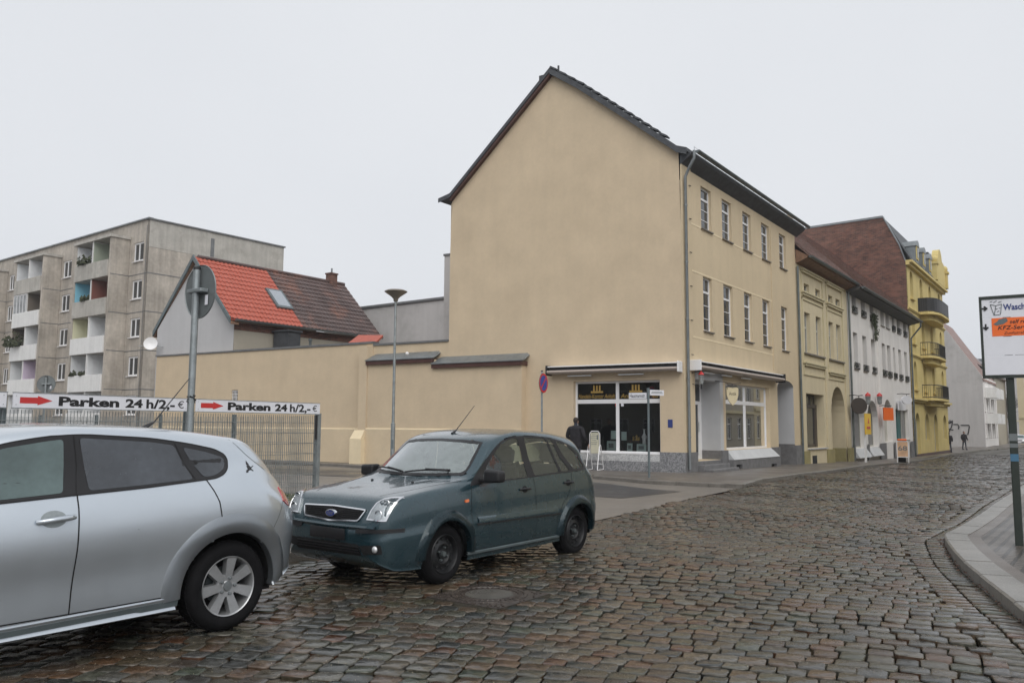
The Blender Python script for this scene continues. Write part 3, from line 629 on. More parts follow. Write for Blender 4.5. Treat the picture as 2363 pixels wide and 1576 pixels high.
# white door surround, recessed door, steps
mb = MB(); sw = .28
mb.box(dxb+.002, dxb+sw, -.02, -.002, PL+.004, dzt+sw); mb.box(dxa-.0, dxb, -.02, -.002, dzt+.002, dzt+sw)
mb.box(dxb-.01, dxb-.002, .0, .74, PL, dzt-.01); mb.box(dxa+.002, dxb-.012, .0, .74, dzt-.012, dzt-.002)
mb.build('door_surround', M['doorwhite'], b, FU)
mb = MB(); mb.box(dxb-.02, dxb-.011, -.07, .74, dzb2-.2, PL-.004); mb.build('plinth', M['plinthgrey'], b, FU)
d = MB(); y0 = .68; fz = dzt-.75
d.box(dxa, dxb, y0, y0+.05, dzb2, dzb2+.14); d.box(dxa, dxa+.06, y0, y0+.05, dzb2+.14, dzt); d.box(dxb-.12, dxb, y0, y0+.05, dzb2+.14, dzt); d.box(dxa, dxb, y0-.004, y0+.05, fz-.06, fz+.06); d.box(dxa, dxb, y0, y0+.05, dzt-.08, dzt); d.box(dxb-.30, dxb-.125, y0-.006, y0+.045, dzb2+.14, fz-.06)
door = d.build('door', M['pvc'], b, FU)
p_ = MB(); p_.box(dxa+.06, dxb-.12, y0+.02, y0+.03, dzb2+.14, dzt-.08); p_.build('pane', M['pane'], door, FU)
hnd = MB(); hnd.tube([(dxb-.36, y0-.05, dzb2+.95), (dxb-.36, y0-.05, dzb2+1.3)], .012); hnd.build('handle', M['steel'], door, FU)
st = MB(); st.box(dxa-.0, dxb+.1, -.02, .68, .0, dzb2-.004, .02); st.box(dxa-.02, dxb+.12, -.30, -.025, 0, .30, .02); st.box(dxa-.03, dxb+.14, -.62, -.305, -.02, .17, .025)
st.build('door_steps', M['plinthgrey'], b, FU)
# passage on the right of the facade: white reveal is the doorway of the archway
mb = MB(); mb.box(pxb-.012, pxb-.002, .0, 1.58, PL+.1, pzs); ar = arch_pts(pxa+.002, pxb-.004, pzs, pzt-.004, 12)
for k in range(12): a, c = ar[k], ar[k+1]; mb.add([(a[0], -.012, a[1]), (c[0], -.012, c[1]), (c[0], 1.58, c[1]), (a[0], 1.58, a[1])], [(0, 1, 2, 3)])
mb.build('passage_lining', M['doorwhite'], b, FU)
mb = MB(); mb.box(pxb-.02, pxb-.013, -.01, 1.58, -.2, PL+.1); mb.build('plinth', M['plinthgrey'], b, FU)
mb = MB(); mb.box(pxa, pxb, 1.55, 1.6, -.3, pzt); pdoor = mb.build('gate', M['framedark'], b, FU)
# ---- gable shop window: big white frame with panes
def shopwin(par, F, xa, xb, za, zb, y, tz, fw=.07, name='shop_window', glass='shopglass'):
    m = MB(); m.box(xa, xa+fw, y, y+.06, za, zb); m.box(xb-fw, xb, y, y+.06, za, zb); m.box(xa+fw, xb-fw, y, y+.06, za, za+fw); m.box(xa+fw, xb-fw, y, y+.06, zb-fw, zb)
    xm = (xa+xb)/2; m.box(xm-.055, xm+.055, y-.005, y+.06, za+fw, zb-fw); m.box(xa+fw, xm-.055, y-.005, y+.06, tz-.07, tz+.07); m.box(xm+.055, xb-fw, y-.005, y+.06, tz-.07, tz+.07)
    o = m.build(name, M['pvc'], par, F); g = MB(); g.add([(xa+.03, y+.03, za+.03), (xb-.03, y+.03, za+.03), (xb-.03, y+.03, zb-.03), (xa+.03, y+.03, zb-.03)], [(0, 1, 2, 3)]); g.build('pane', M[glass], o, F)
    return o
tz = fv(1430, 925.5)[1]; sw1 = shopwin(b, FV, wx0, wx1, wzs, wzt, .16, tz)
tz2 = fu(1725, 930)[1]; sw2 = shopwin(b, FU, sxa, sxb, szb, szt, .16, tz2, name='shop_window')
mb = MB(); mb.box(wx0-.08, wx1+.02, -.02, .158, wzs-.012, wzs+.03); mb.build('sill', M['pvc'], sw1, FV)
def room(F, xa, xb, za, zb, d):
    m = MB(); y = .24
    m.add([(xa, y, za), (xb, y, za), (xb, y, zb), (xa, y, zb), (xa, y+d, za), (xb, y+d, za), (xb, y+d, zb), (xa, y+d, zb)], [(4, 5, 6, 7), (0, 4, 7, 3), (1, 2, 6, 5), (0, 1, 5, 4), (3, 7, 6, 2)])
    return m
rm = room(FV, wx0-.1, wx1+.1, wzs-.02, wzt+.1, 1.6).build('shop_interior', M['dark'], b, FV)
rm = room(FU, sxa-.1, sxb+.1, szb-.02, szt+.1, 1.3).build('shop_interior', mat('shop_back', (.16, .15, .12), .9, var=.5, vs=1.2), b, FU)
# gold marks and lettering on the upper panes
xm = (wx0+wx1)/2
for cxx in ((wx0+xm)/2+.03, (xm+wx1)/2-.12):
    g = MB(); zc = tz+.36
    for k in (-1, 0, 1): g.box(cxx+k*.11-.03, cxx+k*.11+.03, .150, .156, zc, zc+.19)
    g.box(cxx-.23, cxx+.23, .150, .156, zc-.07, zc-.004); g.build('shop_emblem', M['gold'], sw1, FV)
text(sw1, FV, 'Handels-Kontor Anhalt', wx0+.12, tz+.11, .15, (xm-wx0)-.2, .152, 'gold', shear=.25)
text(sw1, FV, 'Antik', xm+.12, tz+.11, .15, .5, .152, 'gold', shear=.25); text(sw1, FV, '& Mehr', xm+1.0, tz+.11, .15, .5, .152, 'gold', shear=.25)
# ---- roof: slate, with bell-cast eaves. ridge runs along the street
s_ = lambda *a: fv(*a)
AO = fv(1268, 156.5, -.18)
prof = []   # (x in FV, z) outer line of the roof seen at the gable, from left tip to right tip
for q in ((1012, 458), (1038, 446), (1150, 305), (1268, 156.5), (1330, 189), (1440, 258), (1540, 322), (1561, 336), (1584, 340)): prof.append(fv(q[0], q[1], -.18))
def roof_run(name, prof, m, t=.16, y0=-.18, y1=LEN+.45, par=b):
    """roof slab whose section lies in the gable plane and which runs along the street"""
    mb = MB(); n = len(prof); ux = sxy(FU, 1, 0)-sxy(FU, 0, 0); 
    e0 = [sxy(FV, x, y0, z) for x, z in prof]; base = [sxy(FV, x, y0, z-t*(1.0)) for x, z in prof]
    run = ux*(y1-y0); e1 = [p+run for p in e0]; b1 = [p+run for p in base]
    V = e0+base+e1+b1; F_ = []
    for i in range(n-1): F_ += [(i, i+1, 2*n+i+1, 2*n+i), (n+i, 3*n+i, 3*n+i+1, n+i+1), (i, n+i, n+i+1, i+1), (2*n+i, 2*n+i+1, 3*n+i+1, 3*n+i)]
    F_ += [(0, 2*n, 3*n, n), (n-1, 2*n-1, 4*n-1, 3*n-1)]
    mb.add([tuple(v) for v in V], F_); return mb.build(name, m, par, WORLD)
roof = roof_run('roof', prof, M['slate'], t=.12)
# slate dressed verge boards along the two slopes (gable edge)
mb = MB()
def vb(mb, p, q, w_, y0, y1):
    mb.hexa([(p[0], y0, p[1]-w_), (q[0], y0, q[1]-w_), (q[0], y1, q[1]-w_), (p[0], y1, p[1]-w_), (p[0], y0, p[1]), (q[0], y0, q[1]), (q[0], y1, q[1]), (p[0], y1, p[1])])
for i in range(len(prof)-1):
    p, q = prof[i], prof[i+1]; vb(mb, (p[0], p[1]-.02), (q[0], q[1]-.02), .22 if i >= 3 else .16, -.21, -.183)
mb.build('verge', M['slate'], roof, FV)
mb = MB()
for i in range(1, 3):
    p, q = prof[i], prof[i+1]; vb(mb, (p[0], p[1]-.19), (q[0], q[1]-.19), .11, -.176, -.004)
mb.build('verge_board', M['browntrim'], roof, FV)
mb = MB(); rng2 = random.Random(3)
for i in (3, 4, 5):
    p, q = prof[i], prof[i+1]; k = int(math.hypot(q[0]-p[0], q[1]-p[1])/.35)
    for j in range(k):
        t = j/k; x = p[0]+(q[0]-p[0])*t; z = p[1]+(q[1]-p[1])*t; mb.hexa([(x, -.2, z-.01), (x+.28, -.2, z-.16), (x+.28, .1, z-.16), (x, .1, z-.01), (x+.04, -.2, z+.05), (x+.3, -.2, z-.11), (x+.3, .1, z-.11), (x+.04, .1, z+.05)])
mb.build('verge_tile', M['slate'], roof, FV)
mb = MB(); cx_, cz_ = fv(1251, 172); mb.box(cx_-.3, cx_+.35, .3, 1.0, cz_-.4, cz_+.12); mb.tube([fv(1277, 165)[0:1]+(0.4,)+(AO[1]-.1,), (fv(1277, 165)[0], .4, AO[1]+.28)], .04); mb.build('chimney', M['slate'], roof, FV)
# eaves: slate clad soffit box, gutter, snow guard, downpipe
ey = -.50; ez = prof[-1][1]
mb = MB(); mb.hexa([(0, -.38, ez-.22), (LEN+.3, -.38, ez-.22), (LEN+.3, .0, ez-.50), (0, 0, ez-.50), (0, -.42, ez-.14), (LEN+.3, -.42, ez-.14), (LEN+.3, .0, ez-.14), (0, 0, ez-.14)]); mb.build('eaves_box', M['slate'], roof, FU)
def gutter(name, F, xa, xb, y, z, r, m, par):
    g = MB(); n = 10; pr = [(y-r*math.cos(math.pi*i/n), z-r*math.sin(math.pi*i/n)) for i in range(n+1)]
    pr2 = [(y-(r-.012)*math.cos(math.pi*i/n), z-(r-.012)*math.sin(math.pi*i/n)) for i in range(n+1)][::-1]; P = pr+pr2; m_ = len(P)
    g.add([(xa, a, c) for a, c in P]+[(xb, a, c) for a, c in P], [(i, (i+1) % m_, (i+1) % m_+m_, i+m_) for i in range(m_)])
    g.add([(xa, a, c) for a, c in pr], [tuple(range(n+1))]); g.add([(xb, a, c) for a, c in pr], [tuple(range(n+1))]); return g.build(name, m, par, F, smooth=50)
gut = gutter('gutter', FU, .25, LEN+.5, ey, ez-.02, .09, M['zincdark'], roof)
mb = MB()
for z_ in (.10, .2): mb.tube([(.5, ey+.2, ez+z_), (LEN+.3, ey+.2, ez+z_)], .006, 4)
x = .5
while x < LEN+.3: mb.tube([(x, ey+.2, ez-.02), (x, ey+.2, ez+.21)], .009, 5); x += .95
mb.build('snow_guard', M['steel'], roof, FU)
px_ = fu(1588, 700)[0]
dp = MB(); xg = fu(1602, 365, ey)[0]; zc1 = fu(1570, 408)[1]
dp.tube([(xg, ey, ez-.1), (xg, ey, ez-.35), ((xg+.12)/2, -.3, (ez-.35+zc1)/2), (.12, -.13, zc1), (.12, -.13, .85), (.12, -.13, .2)], [.05]*6, 10)
for z_ in np.arange(1.2, zc1, 1.9): dp.tube([(.12, -.13, z_), (.12, -.13, z_+.04)], .062, 10)
dp.build('downpipe', M['zinc'], b, FU, smooth=40)
mb = MB()
for z_ in np.linspace(3.9, 9.6, 6):
    mb = MB(); mb.tube([(.56, -.05, z_+.01), (.56, -.09, z_+.01), (.66, -.09, z_+.01), (.66, -.05, z_+.01)], .012, 5); mb.build('wall_hook', M['black'], b, FU)
# ---- buttress-like thick lower walls on the gable side with little lean-to caps
def thick(xa, xb, zt, y, m, capdrop=.0, ends=True):
    mb = MB(); mb.box(xa, xb, -y, -.003, .0, zt); mb.build('buttress_wall', m, b, FV)
TH = .32
ax, az_ = fv(849, 835, -TH); bx, bz_ = fv(1010, 826, -TH); cx2, cz2 = fv(1003, 843, -TH); dx2, dz2 = fv(1204, 834, -TH)
thick(ax, cx2, az_-.02, TH, M['plaster']); thick(cx2-.003, dx2, dz2-.02, TH+.003, M['plaster'])
def leancap(xa, xb, z, y):
    mb = MB(); mb.hexa([(xa-.05, -y-.14, z+.02), (xb+.15, -y-.14, z+.02), (xb+.15, -.003, z+.26), (xa-.05, -.003, z+.26), (xa-.05, -y-.14, z+.05), (xb+.15, -y-.14, z+.05), (xb+.05, -.003, z+.33), (xa+.15, -.003, z+.33)])
    c = mb.build('lean_to_cap', M['zinc'], b, FV); mb = MB(); mb.box(xa-.03, xb+.06, -y-.11, -.005, z-.13, z+.015); mb.build('fascia', M['browntrim'], c, FV)
leancap(ax, cx2-.1, az_, TH); leancap(cx2-.05, dx2, dz2, TH+.003)
mb = MB(); lz = fv(900, 991, -TH)[1]; mb.box(ax, dx2+.0, -TH-.05, -TH-.004, .0, lz); mb.build('plinth', M['plinthrender'], b, FV)
mb = MB(); mb.hexa([(ax, -TH-.05, lz+.002), (dx2, -TH-.05, lz+.002), (dx2, -TH-.004, lz+.002), (ax, -TH-.004, lz+.002), (ax, -TH-.045, lz+.03), (dx2, -TH-.045, lz+.03), (dx2, -TH-.004, lz+.05), (ax, -TH-.004, lz+.05)]); mb.build('ledge', M['ledge'], b, FV)
mb = MB(); mb.ball((fv(947, 818, -TH)[0], -TH-.2, fv(947, 818, -TH)[1]+.02), .07); mb.build('wall_lamp', M['pvc'], b, FV)
# ---- side street boundary wall, with cap, pilaster, plinth and barred vent
bw = thing('boundary_wall', 'long sand yellow rendered wall with dark cap running along the side street', 'wall', tuple(sxy(FV, -25, 0, .1)), FV.ang)
x0, z0 = fv(362, 829); x1, z1 = fv(538.5, 811.5); x2, z2 = fv(844, 795); x3, z3_ = fv(1036, 788)
print('wall', x0, z0, x1, z1, x2, z2, x3, z3_)
ZW = (z1+z2)/2; xl = fv(358, 900)[0]
vx, vz = fv(541, 914)
mb = MB(); wall(mb, xl, ax+.0, .0, ZW, [(vx-.2, vx+.22, vz-.28, vz+.28, None, .15)], depth=.15)
mb.box(ax-.0, GX0-.002, .0, .3, 0, z3_); mb.add([(xl, .3, 0), (ax, .3, 0), (ax, .3, ZW), (xl, .3, ZW)], [(0, 1, 2, 3)]); mb.add([(xl, 0, ZW), (ax, 0, ZW), (ax, .3, ZW), (xl, .3, ZW)], [(0, 1, 2, 3)]); mb.add([(xl, 0, 0), (xl, 0, ZW), (xl, .3, ZW), (xl, .3, 0)], [(0, 1, 2, 3)])
mb.build('wall', M['plaster'], bw, FV)
mb = MB(); mb.box(x1-.0, ax-.0, -.05, .34, ZW+.003, ZW+.09); mb.box(ax-.0+.003, GX0-.01, -.05, .34, z3_+.003, z3_+.08); mb.box(xl-.05, x1-.003, -.05, .12, ZW+.003, ZW+.07); mb.build('cap', M['capdark'], bw, FV)
zl2 = fv(740, 990)[1]
mb = MB(); mb.box(xl, ax-.06, -.05, -.003, 0, zl2); mb.build('plinth', M['plinthrender'], bw, FV)
mb = MB(); mb.hexa([(xl, -.05, zl2+.002), (ax-.45, -.05, zl2+.002), (ax-.45, -.003, zl2+.002), (xl, -.003, zl2+.002), (xl, -.045, zl2+.03), (ax-.45, -.045, zl2+.03), (ax-.45, -.003, zl2+.05), (xl, -.003, zl2+.05)]); mb.build('ledge', M['ledge'], bw, FV)
mb = MB(); mb.box(ax-.42, ax-.003, -TH-.05, -.006, 0, ZW-.12); mb.build('pilaster', M['plaster'], bw, FV)
zp = fv(838, 1012)[1]; zp2 = fv(838, 992)[1]
mb = MB(); mb.box(ax-.6, ax+.0, -TH-.3, -TH-.054, 0, zp); mb.hexa([(ax-.6, -TH-.3, zp+.002), (ax-.02, -TH-.3, zp+.002), (ax-.02, -TH-.054, zp+.002), (ax-.6, -TH-.054, zp+.002), (ax-.55, -TH-.08, zp2), (ax-.02, -TH-.08, zp2), (ax-.02, -TH-.054, zp2), (ax-.55, -TH-.054, zp2)]); mb.build('pilaster_foot', M['ledge'], bw, FV)
mb = MB()
for k in range(5): mb.box(vx-.17+k*.09, vx-.15+k*.09, .03, .05, vz-.27, vz+.27)
for k in range(4): mb.box(vx-.19, vx+.21, .028, .052, vz-.22+k*.15, vz-.20+k*.15)
g_ = mb.build('vent_grille', M['pvc'], bw, FV); mb = MB(); mb.box(vx-.2, vx+.22, .12, .14, vz-.28, vz+.28); mb.build('backing', M['pane'], g_, FV)
mb = MB(); mb.box(vx-.32, vx+.34, -.09, -.003, vz-.36, vz-.31); mb.build('vent_sill', M['ledge'], bw, FV)
# ---- awnings, closed
def awning(F, xa, xb, za, zb, y, label, lamps):
    t = thing('awning', label, 'awning', tuple(F.M @ Vector(((xa+xb)/2, 0, za-.2))), F.ang, 'folded awnings over the shop windows')
    mb = MB(); mb.box(xa, xb, -.36, -.04, za+.16, za+.20, .01); mb.box(xa, xb, -.06, -.035, za-.05, za+.19); mb.build('casing', M['pvc'], t, F)
    mb = MB(); mb.tube([(xa+.03, -.22, za+.06), (xb-.03, -.22, za+.06)], .085, 12); mb.build('rolled_fabric', M['black'], t, F, smooth=40)
    mb = MB(); mb.tube([(xa+.02, -.38, za+.0), (xb-.02, -.38, za+.0)], .05, 10); mb.box(xa+.02, xb-.02, -.36, -.1, za-.07, za-.045); mb.build('front_rail', mat('awning_rail', (.42, .36, .32), .5), t, F, smooth=40)
    for xx in (xa-.02, xb-.03):
        mb = MB(); mb.box(xx, xx+.05, -.44, -.03, za-.12, za+.23, .015); mb.build('end_cap', M['pvc'] if (xx < xa) == (F is FU) else M['black'], t, F)
    for xx in lamps: mb = MB(); mb.box(xx-.45, xx+.45, -.25, -.16, za-.17, za-.12, .01); mb.build('strip_lamp', M['slab'], t, F)
ya, yz = fv(1262, 856, -.35); yb, yz2 = fv(1566, 838, -.35)
awning(FV, ya, yb, (yz+yz2)/2-.1, 0, 0, 'white folded awning above the wide shop window in the gable wall', [ya+1.2, ya+3.1])
ua, uz = fu(1603, 838, -.35); ub, uz2 = fu(1808, 870, -.35)
awning(FU, .45, ub, (uz+uz2)/2-.1, 0, 0, 'dark and white folded awning above the corner shop door and street window', [1.6, 3.2, 5.2])
# small enamel plaque, lantern, hanging shield
t = MB(); xq, zq = fv(1547, 977); t.box(xq-.08, xq+.08, -.02, -.002, zq-.13, zq+.13, .008); o = t.build('wall_plaque', M['navy'], None, FV); tag(o, 'small blue enamel plaque on the wall right of the gable shop window', 'sign')
ln = thing('wall_lantern', 'small wrought lantern with red top beside the shop door under the awning', 'lantern', tuple(sxy(FU, .62, -.3, fu(1592, 880)[1])), FU.ang)
zl_ = fu(1593, 878)[1]
mb = MB(); mb.lathe([(.0, zl_+.32), (.10, zl_+.2), (.11, zl_+.18), (.0, zl_+.18)], 8, c=(.62, -.35, 0)); mb.build('cap', M['red'], ln, FU); mb = MB(); mb.lathe([(.09, zl_+.17), (.07, zl_-.12), (.0, zl_-.12)], 8, c=(.62, -.35, 0)); mb.build('glass', M['panelight'], ln, FU)
mb = MB(); mb.tube([(.62, -.02, zl_+.25), (.62, -.25, zl_+.3), (.62, -.35, zl_+.32)], .014, 6); mb.tube([(.62, -.35, zl_-.12), (.62, -.35, zl_-.28)], .02, 6); mb.tube([(.62, -.02, zl_-.1), (.62, -.3, zl_-.2)], .012, 6); mb.build('bracket', M['black'], ln, FU)
sh = thing('hanging_shield', 'cream shield sign reading Antik hanging over the street shop window', 'sign', tuple(sxy(FU, sxa+.6, -.5, 2.6)), FU.ang)
# hangs square to the facade so it faces the crossing
xs_, _z = fu(1690, 915); zc = fu(1690, 912, -.5)[1]
Tm = Matrix.Translation((fu(1690, 912, -.5)[0], 0, zc)) @ Matrix.Rotation(R(-62), 4, 'Z')
mb = MB(); mb.T = Matrix.Translation((fu(1690, 912, -.5)[0], -.5, zc)) @ Matrix.Rotation(R(-25), 4, 'Z')
pl = [(-.28, .25), (-.2, .28), (0, .25), (.2, .28), (.28, .25), (.27, 0), (.17, -.22), (0, -.36), (-.17, -.22), (-.27, 0)]
mb.prism(pl, -.015, .015); mb.build('shield', mat('shield_cream', (.62, .54, .36), .6, var=.05), sh, FU)
text(sh, FU, 'Antik', 0, .0, .12, .34, -.018, 'ink', align='CENTER', T=Matrix.Translation((fu(1690, 912, -.5)[0], -.5, zc)) @ Matrix.Rotation(R(-25), 4, 'Z'))
mb = MB(); xx = fu(1690, 912, -.5)[0]; mb.tube([(xx-.35, -.01, zc+.5), (xx-.2, -.3, zc+.46), (xx, -.5, zc+.4), (xx+.25, -.72, zc+.42)], .014, 6); mb.tube([(xx-.25, -.45, zc+.33), (xx+.25, -.55, zc+.33)], .02, 6); mb.tube([(xx, -.5, zc+.4), (xx, -.5, zc+.3)], .01, 5)
for q in (-1, 1): mb.tube([(xx+q*.28, -.5-q*.05, zc+.34), (xx+q*.36, -.5-q*.05, zc+.28), (xx+q*.33, -.5-q*.05, zc+.2)], .012, 5)
mb.build('bracket', M['black'], sh, FU)
# ================================================================== houses further along the street
def zc(*pts):  # mean height of photo points on the facade plane
    return float(np.mean([fu(*p)[1] for p in pts]))
def c2(x, y): return 1820+x/6.53, 620+y/6.53
def c3(x, y): return 1820+x/6.276, 840+y/6.276
def c4(x, y): return 1940+x/6.533, 660+y/6.533
def c5(x, y): return 1920+x/7.84, 880+y/7.84
def tileroof(name, par, F, xa, xb, y0, z0, y1, z1, m, wave=.03, pitch=.21, rows=.33, t=.06, fine=True):
    """pantile roof plane from eaves (y0, z0) to ridge (y1, z1)"""
    L_ = math.hypot(y1-y0, z1-z0); nr = max(3, int(L_/rows)); nx = max(4, int((xb-xa)/pitch)*4 if fine else 2); dy, dz = (y1-y0)/L_, (z1-z0)/L_
    V = []; Fc = []; xs = np.linspace(xa, xb, nx+1)
    for j in range(nr):
        for e in (0, 1):
            s = (j+e)*L_/nr; lift = .035 if e == 0 else .0
            for i, x in enumerate(xs):
                h = lift+(wave*(.5+.5*math.sin(2*math.pi*(x-xa)/pitch)) if fine else 0); V.append((x, y0+dy*s-dz*h*(1 if dy > 0 else 1), z0+dz*s+abs(dy)*h))
    n = nx+1
    for j in range(nr):
        for i in range(nx): Fc.append(((2*j)*n+i, (2*j)*n+i+1, (2*j+1)*n+i+1, (2*j+1)*n+i))
        if j: 
            for i in range(nx): Fc.append(((2*j-1)*n+i, (2*j-1)*n+i+1, (2*j)*n+i+1, (2*j)*n+i))
    mb = MB(); mb.add(V, Fc); mb.hexa([(xa, y0, z0-t), (xb, y0, z0-t), (xb, y1, z1-t), (xa, y1, z1-t), (xa, y0, z0), (xb, y0, z0), (xb, y1, z1), (xa, y1, z1)])
    return mb.build(name, m, par, F)
M['tilered'] = mat('red_roof_tile', (.41, .10, .065), .45, spec=.4, var=.12, vs=5)
M['tiledark'] = mat('brown_glazed_tile', (.085, .055, .05), .38, spec=.5, var=.35, vs=.7, stain=(.30, .12, .07), ss=.5, sa=.5)
M['tileweather'] = mat('weathered_tile', (.24, .15, .13), .6, var=.3, vs=2, stain=(.35, .33, .31), ss=1.5, sa=.6)
M['stucco'] = M['creamtrim']
# ---------------- cream house
U1 = fu(1953, 690)[0]; ZT = zc((1842, 604), (1950, 662)); GR = gz(35)-.15
ch = thing('cream_house', 'narrow cream stucco house with arched gateway, between the corner house and the white house', 'building', tuple(sxy(FU, LEN, 0, gz(37))), FU.ang)
small = [(230, 308, 215, 335), (402, 472, 298, 412), (596, 660, 393, 500), (707, 770, 447, 552)]; big = [(243, 325, 652, 1265), (415, 490, 715, 1300), (610, 678, 795, 1350), (723, 786, 843, 1375)]
zs0 = zc(*[c2(q[0], q[3]) for q in small]); zs1 = zc(*[c2(q[0], q[2]) for q in small]); zb0 = zc(*[c2(q[0], q[3]) for q in big]); zb1 = zc(*[c2(q[0], q[2]) for q in big])
Hs = [(fu(*c2(q[0], (q[2]+q[3])/2))[0], fu(*c2(q[1], (q[2]+q[3])/2))[0], zs0, zs1, None, .2) for q in small]; Hb = [(fu(*c2(q[0], (q[2]+q[3])/2))[0], fu(*c2(q[1], (q[2]+q[3])/2))[0], zb0, zb1, None, .24) for q in big]
ca, cb = fu(*c3(262, 800))[0], fu(*c3(520, 800))[0]; cz1 = zc(c3(250, 425), c3(525, 448)); cz0 = zc(c3(280, 1218), c3(505, 1208))
ga, gb = fu(*c3(626, 900))[0], fu(*c3(822, 900))[0]; gzt = zc(c3(705, 328)); gsp = gzt-(gb-ga)/2
print('cream', U1, ZT, zs0, zs1, zb0, zb1, 'shop', ca, cb, cz0, cz1, 'gate', ga, gb, gsp, gzt)
mb = MB(); wall(mb, LEN+.02, U1, GR-.3, ZT+.1, Hs+Hb+[(ca, cb, cz0, cz1, None, .45), (ga, gb, GR-.3, gzt, gsp, 1.1)]); mb.build('wall', M['cream'], ch, FU)
for q in Hs: window(ch, FU, q[0], q[1], q[2], q[3], y=.13, fr='frameold', fw=.05, sill=False)
for q in Hb: window(ch, FU, q[0], q[1], q[2], q[3], y=.16, fr='frameold', pane='panelight', fw=.07, trans=.64, mull=2, sill=False)
for (qa, qb) in ((0, 1), (2, 3)):
    xa, xb = Hb[qa][0]-.35, Hb[qb][1]+.35
    mb = MB(); mb.box(xa, xb, -.10, -.003, zb0-.09, zb0-.02); mb.build('sill', M['sill'], ch, FU)
    for zz, nm in ((zb1+.75, 'hood'), (zs1+.45, 'hood'), (cz1+1.25 if qa == 0 else cz1+1.05, 'hood')):
        mb = MB(); mb.box(xa-.1, xb+.1, -.15, -.003, zz+.10, zz+.17); mb.box(xa, xb, -.10, -.003, zz, zz+.098); mb.build(nm, M['stucco'], ch, FU)
    for (u_, v_, z0_, z1_) in ((xa-.05, xb+.05, zb0-1.05, zb1+.70), (xa-.05, xb+.05, zs0-.45, zs1+.42)):
        for (a_, b_, c_, d_) in ((u_, u_+.07, z0_, z1_), (v_-.07, v_, z0_, z1_), (u_+.07, v_-.07, z0_, z0_+.06)):
            mb = MB(); mb.box(a_, b_, -.045, -.003, c_, d_); mb.build('moulding', M['stucco'], ch, FU)
for xx in (LEN+.3, (cb+ga)/2-.1, gb+.35): mb = MB(); mb.box(xx-.18, xx+.18, -.06, -.004, cz0-.1, cz1+1.2); mb.build('pilaster', M['cream'], ch, FU)
for q in ((LEN+.05, ca), (cb, ga), (gb, U1-.03)): mb = MB(); mb.box(q[0], q[1], -.12, -.062, GR-.3, cz0-.11); mb.build('plinth', M['olive'], ch, FU)
mb = MB(); mb.box(ca, cb, -.055, -.003, GR-.3, cz0-.06); mb.build('plinth', M['cream'], ch, FU); mb = MB(); mb.box(ca+.5, ca+1.2, -.07, -.058, GR+.1, GR+.55); mb.build('cellar_vent', M['dark'], ch, FU)
mb = MB(); mb.box(ca-.05, cb+.05, -.13, .3, cz0-.055, cz0-.004); mb.build('sill', M['slab'], ch, FU)
m = MB(); y = .38; fw = .08; tzc = cz0+(cz1-cz0)*.78
m.box(ca, ca+fw, y, y+.06, cz0, cz1); m.box(cb-fw-.35, cb-.35, y, y+.06, cz0, tzc); m.box(ca+fw, cb-.35, y, y+.06, cz1-fw, cz1); m.box(ca+fw, cb-fw, y-.05, y+.07, tzc-.09, tzc+.09); m.box(ca+fw, cb-fw-.35, y, y+.06, cz0, cz0+.15); m.box(cb-.35, cb, y-.02, y+.06, cz0, tzc-.09)
for t_ in (.33, .66): m.box(ca+(cb-ca)*t_-.05, ca+(cb-ca)*t_+.05, y, y+.06, tzc+.09, cz1-fw)
w = m.build('shop_window', M['framedark'], ch, FU); mb = MB(); mb.box(ca+.04, cb-.3, y+.03, y+.04, cz0+.1, cz1-.04); mb.build('pane', M['pane'], w, FU)
mb = MB(); mb.box(ga-.1, gb+.1, 1.08, 1.14, GR-.3, gzt+.2); g_ = mb.build('gate', M['framedark'], ch, FU); mb = MB(); mb.box(ga, gb, 1.02, 1.075, gsp-.6, gsp-.45); mb.build('transom', M['wood'], g_, FU)
mb = MB(); mb.box(gb-.013, gb-.003, .0, 1.07, GR-.3, cz0-.12); mb.build('plinth', M['olive'], ch, FU)
ZTE = ZT+.12
mb = MB(); mb.hexa([(LEN+.05, -.5, ZTE-.08), (U1, -.5, ZTE-.08), (U1, .0, ZT-.15), (LEN+.05, .0, ZT-.15), (LEN+.05, -.55, ZTE+.02), (U1, -.55, ZTE+.02), (U1, 0, ZT+.5), (LEN+.05, 0, ZT+.5)]); mb.build('soffit', M['wood'], ch, FU)
r_ = tileroof('roof', ch, FU, LEN+.05, U1+.05, -.60, ZTE+.06, 5.2, ZTE+5.9, M['tileweather'], fine=False)
gutter('gutter', FU, LEN+.1, U1, -.64, ZTE+.02, .09, M['zincdark'], r_)
mb = MB(); mb.box(LEN+.1, U1, 5.2, 10, GR, ZTE+5.5); mb.build('rear_wing', M['cream'], ch, FU)
mb = MB(); mb.tube([(LEN+.06, -.08, ZT-.3), (LEN+.06, -.08, GR)], .05, 8); mb.build('downpipe', M['zincdark'], ch, FU)
